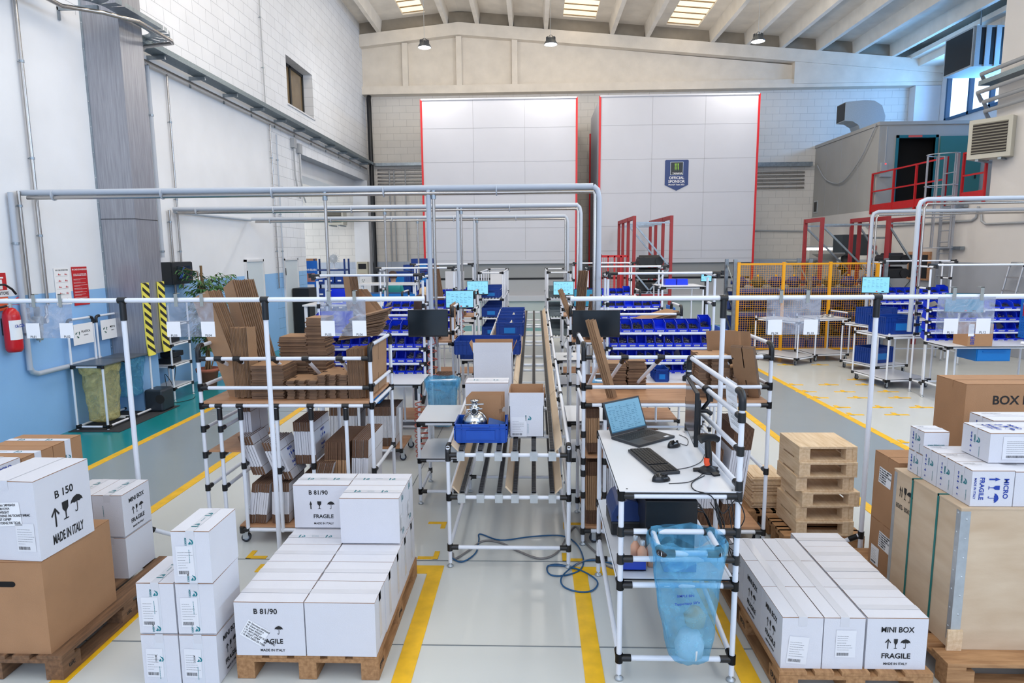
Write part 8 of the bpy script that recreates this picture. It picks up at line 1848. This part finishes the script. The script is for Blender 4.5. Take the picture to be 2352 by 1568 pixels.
def black_case(lab, x, y, z, w_=0.62, d_=0.5, h_=0.33):
    t = thing('black_casting', lab, 'plastic part', (x, y, z)); M_b = pm('black_plastic_part', (26, 28, 32), 0.5)
    part('body', MB().box(-w_/2, w_/2, -d_/2, d_/2, 0.04, h_-0.05), M_b, t, bev=0.03); part('flange', MB().tube([(-w_*0.35, -d_/2-0.03, h_*0.5), (-w_*0.35, d_/2, h_*0.5)], h_*0.34, 12).tube([(w_*0.35, -d_/2-0.03, h_*0.5), (w_*0.35, d_/2, h_*0.5)], h_*0.34, 12), M_b, t); part('cross_pipe', MB().cyl((-w_*0.45, 0, h_-0.08), (w_*0.45, 0, h_-0.08), 0.075, 12), M_b, t)
for k in range(3): black_case('bulky black plastic part, %s of the pile in the middle red rack' % ('lowest', 'middle', 'topmost')[k], 3.1, 17.7, 1.225+0.335*k)
for k in range(2): black_case('bulky black plastic part on the red rack by the right wall, %s' % ('lower', 'upper')[k], 8.9, 16.6, 1.225+0.335*k+0.35, 0.55)
# red mesh cage
t = thing('mesh_cage', 'low red wire mesh cage left of the red rack, before the right tower', 'cage', (0, 17.5, 0)); mb = MB()
for k in range(12): mb.box(1.78+0.065*k, 1.786+0.065*k, -0.004, 0.004, 0.0, 2.2)
for k in range(30): mb.box(1.78, 2.5, -0.006, -0.002, 0.05+0.07*k, 0.054+0.07*k)
part('mesh_panel', mb, M_red, t); part('cage_frame', MB().box(1.76, 1.80, -0.02, 0.02, 0, 2.25).box(2.48, 2.52, -0.02, 0.02, 0, 2.22).box(1.78, 2.5, -0.02, 0.02, 2.17, 2.23), M_red, t)
for k in range(3): part('cage_bar', MB().box(1.95+0.17*k, 1.99+0.17*k, -0.02, 0.02, 0, 2.2), M_red, t)
# workshop machine, lamp and signs by the right wall
t = thing('machine_hood', 'dark square hood on a bracket at the right wall, over black parts', 'machine hood', (9.2, 19.6, 2.15)); part('hood_box', MB().box(-0.28, 0.45, -0.3, 0.3, 0.0, 0.6), pm('hood_dark', (52, 60, 66), 0.5), t); part('funnel', MB().lathe([(0.24, 0), (0.26, -0.25), (0.36, -0.42), (0.30, -0.42)], (0.1, 0, 0), 18), M_dark, t); part('arm', MB().bar((0.4, 0, 0.5), (1.15, 0, 0.5), 0.06), M_galv, t); part('stand', MB().box(0.0, 0.14, 0.2, 0.3, -2.15, 0), M_dark, t)
t = thing('tube_lamp', 'lit fluorescent tube lamp near the far right corner', 'lamp', (9.75, 22.0, 2.35)); part('housing', MB().box(-0.75, 0.45, -0.05, 0.05, 0.03, 0.09), M_zinc, t); part('tube', MB().cyl((-0.72, 0, 0.0), (0.42, 0, 0.0), 0.05, 10), M_lamp, t); part('wall_arm', MB().bar((0.4, 0, 0.09), (0.6, 0, 0.3), 0.03), M_galv, t)
for k, (x, y, h, m) in enumerate(((8.1, 18.3, 2.2, pm('grey_casting', (132, 134, 130), 0.5)), (7.5, 18.6, 2.0, pm('grey_casting', (132, 134, 130), 0.5)))):
    t = thing('grey_casting', 'big grey funnel shaped casting stacked behind the fence, %s one' % ('taller', 'shorter')[k], 'casting', (x, y, 0)); part('casting_body', MB().lathe([(0.3, 0), (0.3, h-0.5), (0.2, h-0.3), (0.22, h-0.12), (0.42, h), (0.40, h+0.04), (0.0, h+0.04)], n=24), m, t)
for j, (px, py, pw, ph, m, lab) in enumerate(((1990, 573, 22, 10, M_red, 'small red no-entry sign on the right wall behind the red racks'), (2034, 583, 9, 11, M_red, 'small red fire sign on the right wall right of the racks'))):
    a = at(px, py-ph/2, X=10.33); b = at(px+pw, py+ph/2, X=10.33); t = thing('wall_sign', lab, 'sign', (10.335, (a.y+b.y)/2, (a.z+b.z)/2)); w_ = abs(a.y-b.y); part('panel', MB().box(-0.006, 0, -w_/2, w_/2, -0.12, 0.12), m, t); part('white_mark', MB().box(-0.008, -0.006, -w_*0.3, w_*0.3, -0.03, 0.06), M_paper, t)
t = thing('wooden_hatch', 'brown wooden framed hatch on the right wall behind the red racks', 'hatch', (10.3, 17.9, 2.1)); part('wood_frame', MB().box(0, 0.05, -0.5, 0.5, -0.6, 0.15), M_woodshelf, t); part('dark_pane', MB().box(-0.006, 0.0, -0.42, 0.42, -0.55, 0.07), M_dark, t)
t = thing('step_ladder', 'folded aluminium step ladder leaning on the right wall', 'ladder', (10.1, 14.2, 0)); 
for y in (-0.2, 0.2): part('stile', MB().tube([(-0.25, y, 0), (0.12, y, 1.95)], 0.022, 8), M_alu, t)
part('top_bow', MB().tube([(0.12, -0.2, 1.93), (0.13, -0.15, 2.02), (0.13, 0.15, 2.02), (0.12, 0.2, 1.93)], 0.022, 8), M_alu, t)
for k in range(6): part('rung', MB().box(-0.24+0.06*k, -0.16+0.06*k, -0.2, 0.2, 0.3+0.28*k, 0.325+0.28*k), M_alu, t)
for k, y in enumerate((12.3, 12.8)):
    t = thing('control_panel', 'beige control panel with a red button on the right wall, %s' % ('right one', 'left one')[k], 'control panel', (10.15, y, 1.35)); part('case', MB().box(0, 0.2, -0.22, 0.22, 0, 0.6), pm('panel_beige', (178, 174, 156), 0.5), t); part('display', MB().box(-0.004, 0, -0.15, 0.15, 0.32, 0.54), M_dark, t); part('red_button', MB().cyl((-0.03, 0.0, 0.15), (0, 0.0, 0.15), 0.05, 12), M_red, t)
# ================================================================== side bay and far left
t = thing('blue_banner', 'tall bright blue banner with tool pictures and small print, far left by the side bay', 'banner', (-6.5, 19.2, 0)); part('board', MB().box(-0.45, 0.05, -0.02, 0.02, 0.0, 2.12), pm('banner_blue', (14, 100, 196), 0.4), t); part('white_fields', MB().box(-0.4, 0.0, -0.025, -0.021, 1.05, 1.10).box(-0.4, 0.0, -0.025, -0.021, 0.95, 0.99).box(-0.4, -0.05, -0.025, -0.021, 1.3, 1.42), M_paper, t); part('tool_picture', MB().box(-0.36, -0.02, -0.025, -0.021, 1.5, 1.75), pm('picture_red_grey', (180, 120, 110), 0.5), t)
mb = MB(); addtext(mb, 'KANBAN', 0.09, -0.15, 1.85, 0, 0.02); addtext(mb, 'KCF', 0.09, -0.36, 1.98, 0, 0.02); part('lettering', mb, M_paper, t, None, (0, -0.026, 0), FRONT)
M_rkb = pm('dark_blue_rack', (22, 54, 118), 0.5)
t = thing('blue_shelving', 'long dark blue shelving with rows of boxes in the side bay', 'shelving', (-9.2, 21.5, 0)); L_ = 2.9
for x in (0, 0.95, 1.9, L_):
    for y in (0, 0.5): part('upright', MB().box(x-0.025, x+0.025, y-0.025, y+0.025, 0, 2.15), M_rkb, t)
for z in (0.4, 0.85, 1.3, 1.75): part('shelf', MB().box(0, L_, 0, 0.5, z, z+0.05), M_rkb, t)
for z, nm in ((0.452, 'lowest'), (0.902, 'second'), (1.352, 'third')):
    for k in range(9): c = thing('storage_box', 'dark blue storage box on the %s shelf in the side bay, %s from the left' % (nm, ('first', 'second', 'third', 'fourth', 'fifth', 'sixth', 'seventh', 'eighth', 'ninth')[k]), 'storage box', (-9.02+0.315*k, 21.72, z)); part('box_shell', MB().box(-0.14, 0.14, -0.2, 0.2, 0, 0.26), M_crate, c, bev=0.01); part('label_card', MB().box(-0.06, 0.06, -0.203, -0.2, 0.05, 0.1), M_paper, c)
t = carton(0.5, 0.4, 0.36, 'brown carton standing on top of the blue shelving in the side bay', (-7.6, 21.72, 1.802), 'x', mat=M_bcard, logos=False, tape=M_bcard, name='brown_carton')
t = thing('pedestal_fan', 'round white wire cage fan on top of the blue shelving', 'fan', (-6.75, 21.8, 1.80)); mb = MB()
for k in range(18): a = k*PI/9; mb.tube([(0, -0.08, 0.35), (0.12*math.cos(a), -0.09, 0.35+0.12*math.sin(a)), (0.22*math.cos(a), 0, 0.35+0.22*math.sin(a)), (0.1*math.cos(a), 0.07, 0.35+0.1*math.sin(a))], 0.003, 4)
part('wire_cage', mb, M_white, t); part('blades', MB().lathe([(0.0, 0), (0.15, 0.01)], (0, 0, 0.35), 8, 0, Matrix.Rotation(PI/2, 4, 'X')), M_zinc, t); part('stand', MB().cyl((0, 0.04, 0), (0, 0.04, 0.3), 0.02, 8).lathe([(0.14, 0), (0.13, 0.02), (0, 0.03)], n=16), M_white, t)
t = thing('control_panel', 'beige control box with a small display on the pillar in the far left corner', 'control panel', (-6.45, 24.3, 1.45)); part('case', MB().box(-0.2, 0.2, 0, 0.2, 0, 0.55), pm('panel_beige', (178, 174, 156), 0.5), t); part('display', MB().box(-0.15, 0.15, -0.004, 0, 0.28, 0.48), M_dark, t); part('red_buttons', MB().box(-0.12, 0.12, -0.01, 0, 0.06, 0.1), M_red, t)
# stacked blue crates left of the towers
k = 0
for x, y, z, h in ((-3.55, 17.3, 0, 0.5), (-3.55, 17.3, 0.52, 0.5), (-3.55, 17.3, 1.04, 0.42), (-3.55, 17.3, 1.48, 0.36), (-2.95, 17.3, 0, 0.5), (-2.95, 17.3, 0.52, 0.5), (-2.95, 17.3, 1.04, 0.42), (-2.95, 17.3, 1.48, 0.36), (-2.95, 17.3, 1.86, 0.32), (-3.35, 17.3, 1.86, 0.16)):
    crate(0.58 if (x, z) != (-3.35, 1.86) else 0.2, 0.4, h, 'blue crate in the piles left of the white towers, %s pile, %s from below' % ({-3.55: 'left', -2.95: 'right', -3.35: 'small middle'}[x], {0: 'first', 0.52: 'second', 1.04: 'third', 1.48: 'fourth', 1.86: 'fifth'}[z]), (x, y, z), 0, 'blue crates piled left of the white towers')
# tables and light blue drawers behind the far left station
t = thing('light_blue_bench', 'light blue bench with drawers behind the left stations', 'bench', (-4.0, 14.9, 0)); part('cabinet', MB().box(0, 1.25, 0, 0.6, 0.0, 1.40), M_lblue, t); part('bench_top', MB().box(-0.05, 1.3, -0.05, 0.65, 1.60, 1.64), M_wtop, t); part('leg', MB().box(0, 0.05, 0, 0.05, 1.4, 1.6).box(1.2, 1.25, 0, 0.05, 1.4, 1.6), M_white, t)
for z in (0.3, 0.7, 1.08): part('drawer', MB().box(0.03, 1.22, -0.015, 0, z, z+0.3), M_lblue, t)
t = thing('work_table', 'white topped table with a big blue bin, far left behind the nearest left station', 'table', (-4.35, 12.0, 0)); part('table_top', MB().box(0, 1.6, 0, 0.7, 1.36, 1.39), M_wtop, t)
for x in (0.05, 1.55):
    for y in (0.05, 0.65): part('leg', MB().box(x-0.025, x+0.025, y-0.025, y+0.025, 0, 1.36), M_white, t)
put_bin(-3.75, 12.3, 1.392, 0.42, 0.4, 0.28, 'standing on the far left table', 'steel screws', 'big blue bin on the far left table', fill=False)
t = thing('recycling_sign', 'white card with a green recycling symbol hanging behind the far left table', 'sign', (-4.85, 18.6, 1.55)); part('card', MB().box(-0.17, 0.17, -0.003, 0.003, -0.12, 0.12), M_paper, t); part('post', MB().cyl((0, 0.02, -1.55), (0, 0.02, 0.1), 0.015, 8), M_white, t); mb = MB()
for a in range(3): addsym(mb, 'arrow', -0.07+0.035*math.cos(a*2.09+0.5), 0.035*math.sin(a*2.09+0.5), 0.05, a*2.09)
part('green_symbol', mb, pm('dark_green_ink', (10, 84, 70), 0.6), t, None, (0, -0.004, 0), FRONT)
# ================================================================== people, mostly hidden behind the stations
def person(lab, loc, rz, H_, hair, shirt, long_hair=False, trousers=(40, 44, 60)):
    s_ = H_/1.75; t = thing('person', lab, 'person', loc, rz)
    J = [('pelvis', 0, 0, .95, .13), ('waist', 0, 0, 1.1, .12), ('chest', 0, 0, 1.32, .15), ('neckb', 0, 0, 1.46, .07), ('neck', 0, 0, 1.53, .052), ('headl', 0, -.02, 1.60, .078), ('head', 0, -.01, 1.68, .085), ('sl', -.17, 0, 1.42, .06), ('el', -.24, -.03, 1.15, .042), ('wl', -.2, -.22, 1.02, .03), ('hl', -.18, -.30, 1.02, .032), ('sr', .17, 0, 1.42, .06), ('er', .24, -.03, 1.15, .042), ('wr', .2, -.22, 1.02, .03), ('hr', .18, -.30, 1.02, .032), ('hpl', -.1, 0, .88, .09), ('kl', -.1, -.01, .5, .06), ('al', -.1, .02, .09, .04), ('tl', -.1, -.14, .03, .035), ('hpr', .1, 0, .88, .09), ('kr', .1, -.01, .5, .06), ('ar', .1, .02, .09, .04), ('tr', .1, -.14, .03, .035)]
    ix = {j[0]: i for i, j in enumerate(J)}; E_ = [('pelvis', 'waist'), ('waist', 'chest'), ('chest', 'neckb'), ('neckb', 'neck'), ('neck', 'headl'), ('headl', 'head'), ('chest', 'sl'), ('sl', 'el'), ('el', 'wl'), ('wl', 'hl'), ('chest', 'sr'), ('sr', 'er'), ('er', 'wr'), ('wr', 'hr'), ('pelvis', 'hpl'), ('hpl', 'kl'), ('kl', 'al'), ('al', 'tl'), ('pelvis', 'hpr'), ('hpr', 'kr'), ('kr', 'ar'), ('ar', 'tr')]
    me = bpy.data.meshes.new('body'); me.from_pydata([(x*s_, y*s_, z*s_) for _, x, y, z, _ in J], [(ix[a], ix[b]) for a, b in E_], []); me.materials.append(pm('skin', (206, 160, 134), 0.5))
    for nm_, x, y, z, r in ():
        pass
    o = link('body', me, t); m_ = o.modifiers.new('skin', 'SKIN'); 
    if not me.skin_vertices: pass
    for i, sv in enumerate(me.skin_vertices[0].data): sv.radius = (J[i][4]*s_, J[i][4]*s_*0.85 if 'head' not in J[i][0] else J[i][4]*s_*1.1); sv.use_root = (i == 0)
    o.modifiers.new('sub', 'SUBSURF').levels = 2; o.modifiers['sub'].render_levels = 2
    part('shirt', MB().lathe([(0.15*s_, 0.9*s_), (0.165*s_, 1.0*s_), (0.16*s_, 1.15*s_), (0.2*s_, 1.33*s_), (0.21*s_, 1.42*s_), (0.13*s_, 1.49*s_), (0.07*s_, 1.52*s_)], n=20, M=Matrix.Scale(0.78, 4, (0, 1, 0))), pm('shirt_%d' % shirt[0], shirt, 0.8), t)
    mb = MB()
    for sx in (-1, 1): mb.tube([(sx*0.17*s_, 0, 1.44*s_), (sx*0.21*s_, -0.01, 1.3*s_), (sx*0.235*s_, -0.03, 1.18*s_)], 0.066*s_, 12, r2=0.055*s_)
    part('sleeves', mb, pm('shirt_%d' % shirt[0], shirt, 0.8), t); mb = MB()
    for sx in (-1, 1): mb.tube([(sx*0.09*s_, 0, 0.98*s_), (sx*0.1*s_, 0, 0.5*s_), (sx*0.1*s_, 0.02, 0.08*s_)], 0.105*s_, 12, r2=0.065*s_)
    part('trousers', mb, pm('trousers', trousers, 0.8), t)
    pr = [(0.0, 0.125), (0.05, 0.12), (0.085, 0.095), (0.104, 0.05), (0.106, 0.0), (0.098, -0.05)] if not long_hair else [(0.0, 0.13), (0.06, 0.12), (0.10, 0.09), (0.12, 0.03), (0.128, -0.05), (0.13, -0.14), (0.11, -0.22), (0.05, -0.26)]
    part('hair', MB().lathe([(r*s_, z*s_) for r, z in pr][::-1], (0, 0.022*s_, 1.685*s_), 20), pm('hair_%d' % hair[0], hair, 0.7, 0, 0.2, 60), t)
    f = MB(); f.lathe([(0.0, 0), (0.014, 0.006), (0.012, 0.022), (0, 0.03)], (0, -0.108*s_, 1.645*s_), 8); part('nose', f, pm('skin', (206, 160, 134), 0.5), t)
    e_ = MB()
    for sx in (-1, 1): e_.lathe([(0, -0.008), (0.008, 0), (0, 0.008)], (sx*0.03*s_, -0.092*s_, 1.68*s_), 8)
    part('eyes', e_, M_ink, t)
    return t
person('person with dark short hair and teal shirt, seen from behind over the far left bench', (-3.62, 16.6, 0), PI, 1.82, (58, 40, 34), (40, 140, 140))
person('person with long dark brown hair working behind the nearest left monitor', (-1.72, 9.85, 0), PI, 1.66, (62, 40, 34), (70, 74, 84), True)
person('person with light beige hair at the farthest left station, behind the tube posts', (-2.22, 13.1, 0), PI, 1.60, (206, 178, 142), (60, 64, 74), True)
# ------------------------------------------------------------------ say which one it is, where a stack or row shares a description
ORD = ['first', 'second', 'third', 'fourth', 'fifth', 'sixth', 'seventh', 'eighth', 'ninth', 'tenth', 'eleventh', 'twelfth', 'thirteenth', 'fourteenth', 'fifteenth', 'sixteenth', 'seventeenth', 'eighteenth', 'nineteenth']
TENS = {2: 'twent', 3: 'thirt', 4: 'fort', 5: 'fift'}
def ordinal(n):
    if n <= 19: return ORD[n-1]
    t, u = divmod(n, 10); return TENS[t]+'ieth' if u == 0 else TENS[t]+'y-'+ORD[u-1]
from collections import defaultdict
same = defaultdict(list)
for o in list(bpy.data.objects):
    if o.parent is None and o.get('label') and o.get('kind') != 'structure': same[o['label']].append(o)
for lab, objs in same.items():
    if len(objs) < 2 or 'pendant' in objs[0].name: continue
    P = [o.location for o in objs]; zr = max(p.z for p in P)-min(p.z for p in P); xr = max(p.x for p in P)-min(p.x for p in P)
    if zr > 0.06: objs.sort(key=lambda o: o.location.z); how = 'from below'
    else: objs.sort(key=lambda o: o.location.x); how = 'from left'
    for i, o in enumerate(objs):
        w_ = 'topmost' if (how == 'from below' and i == len(objs)-1) else ordinal(i+1)+' '+how
        o['label'] = lab+', '+w_
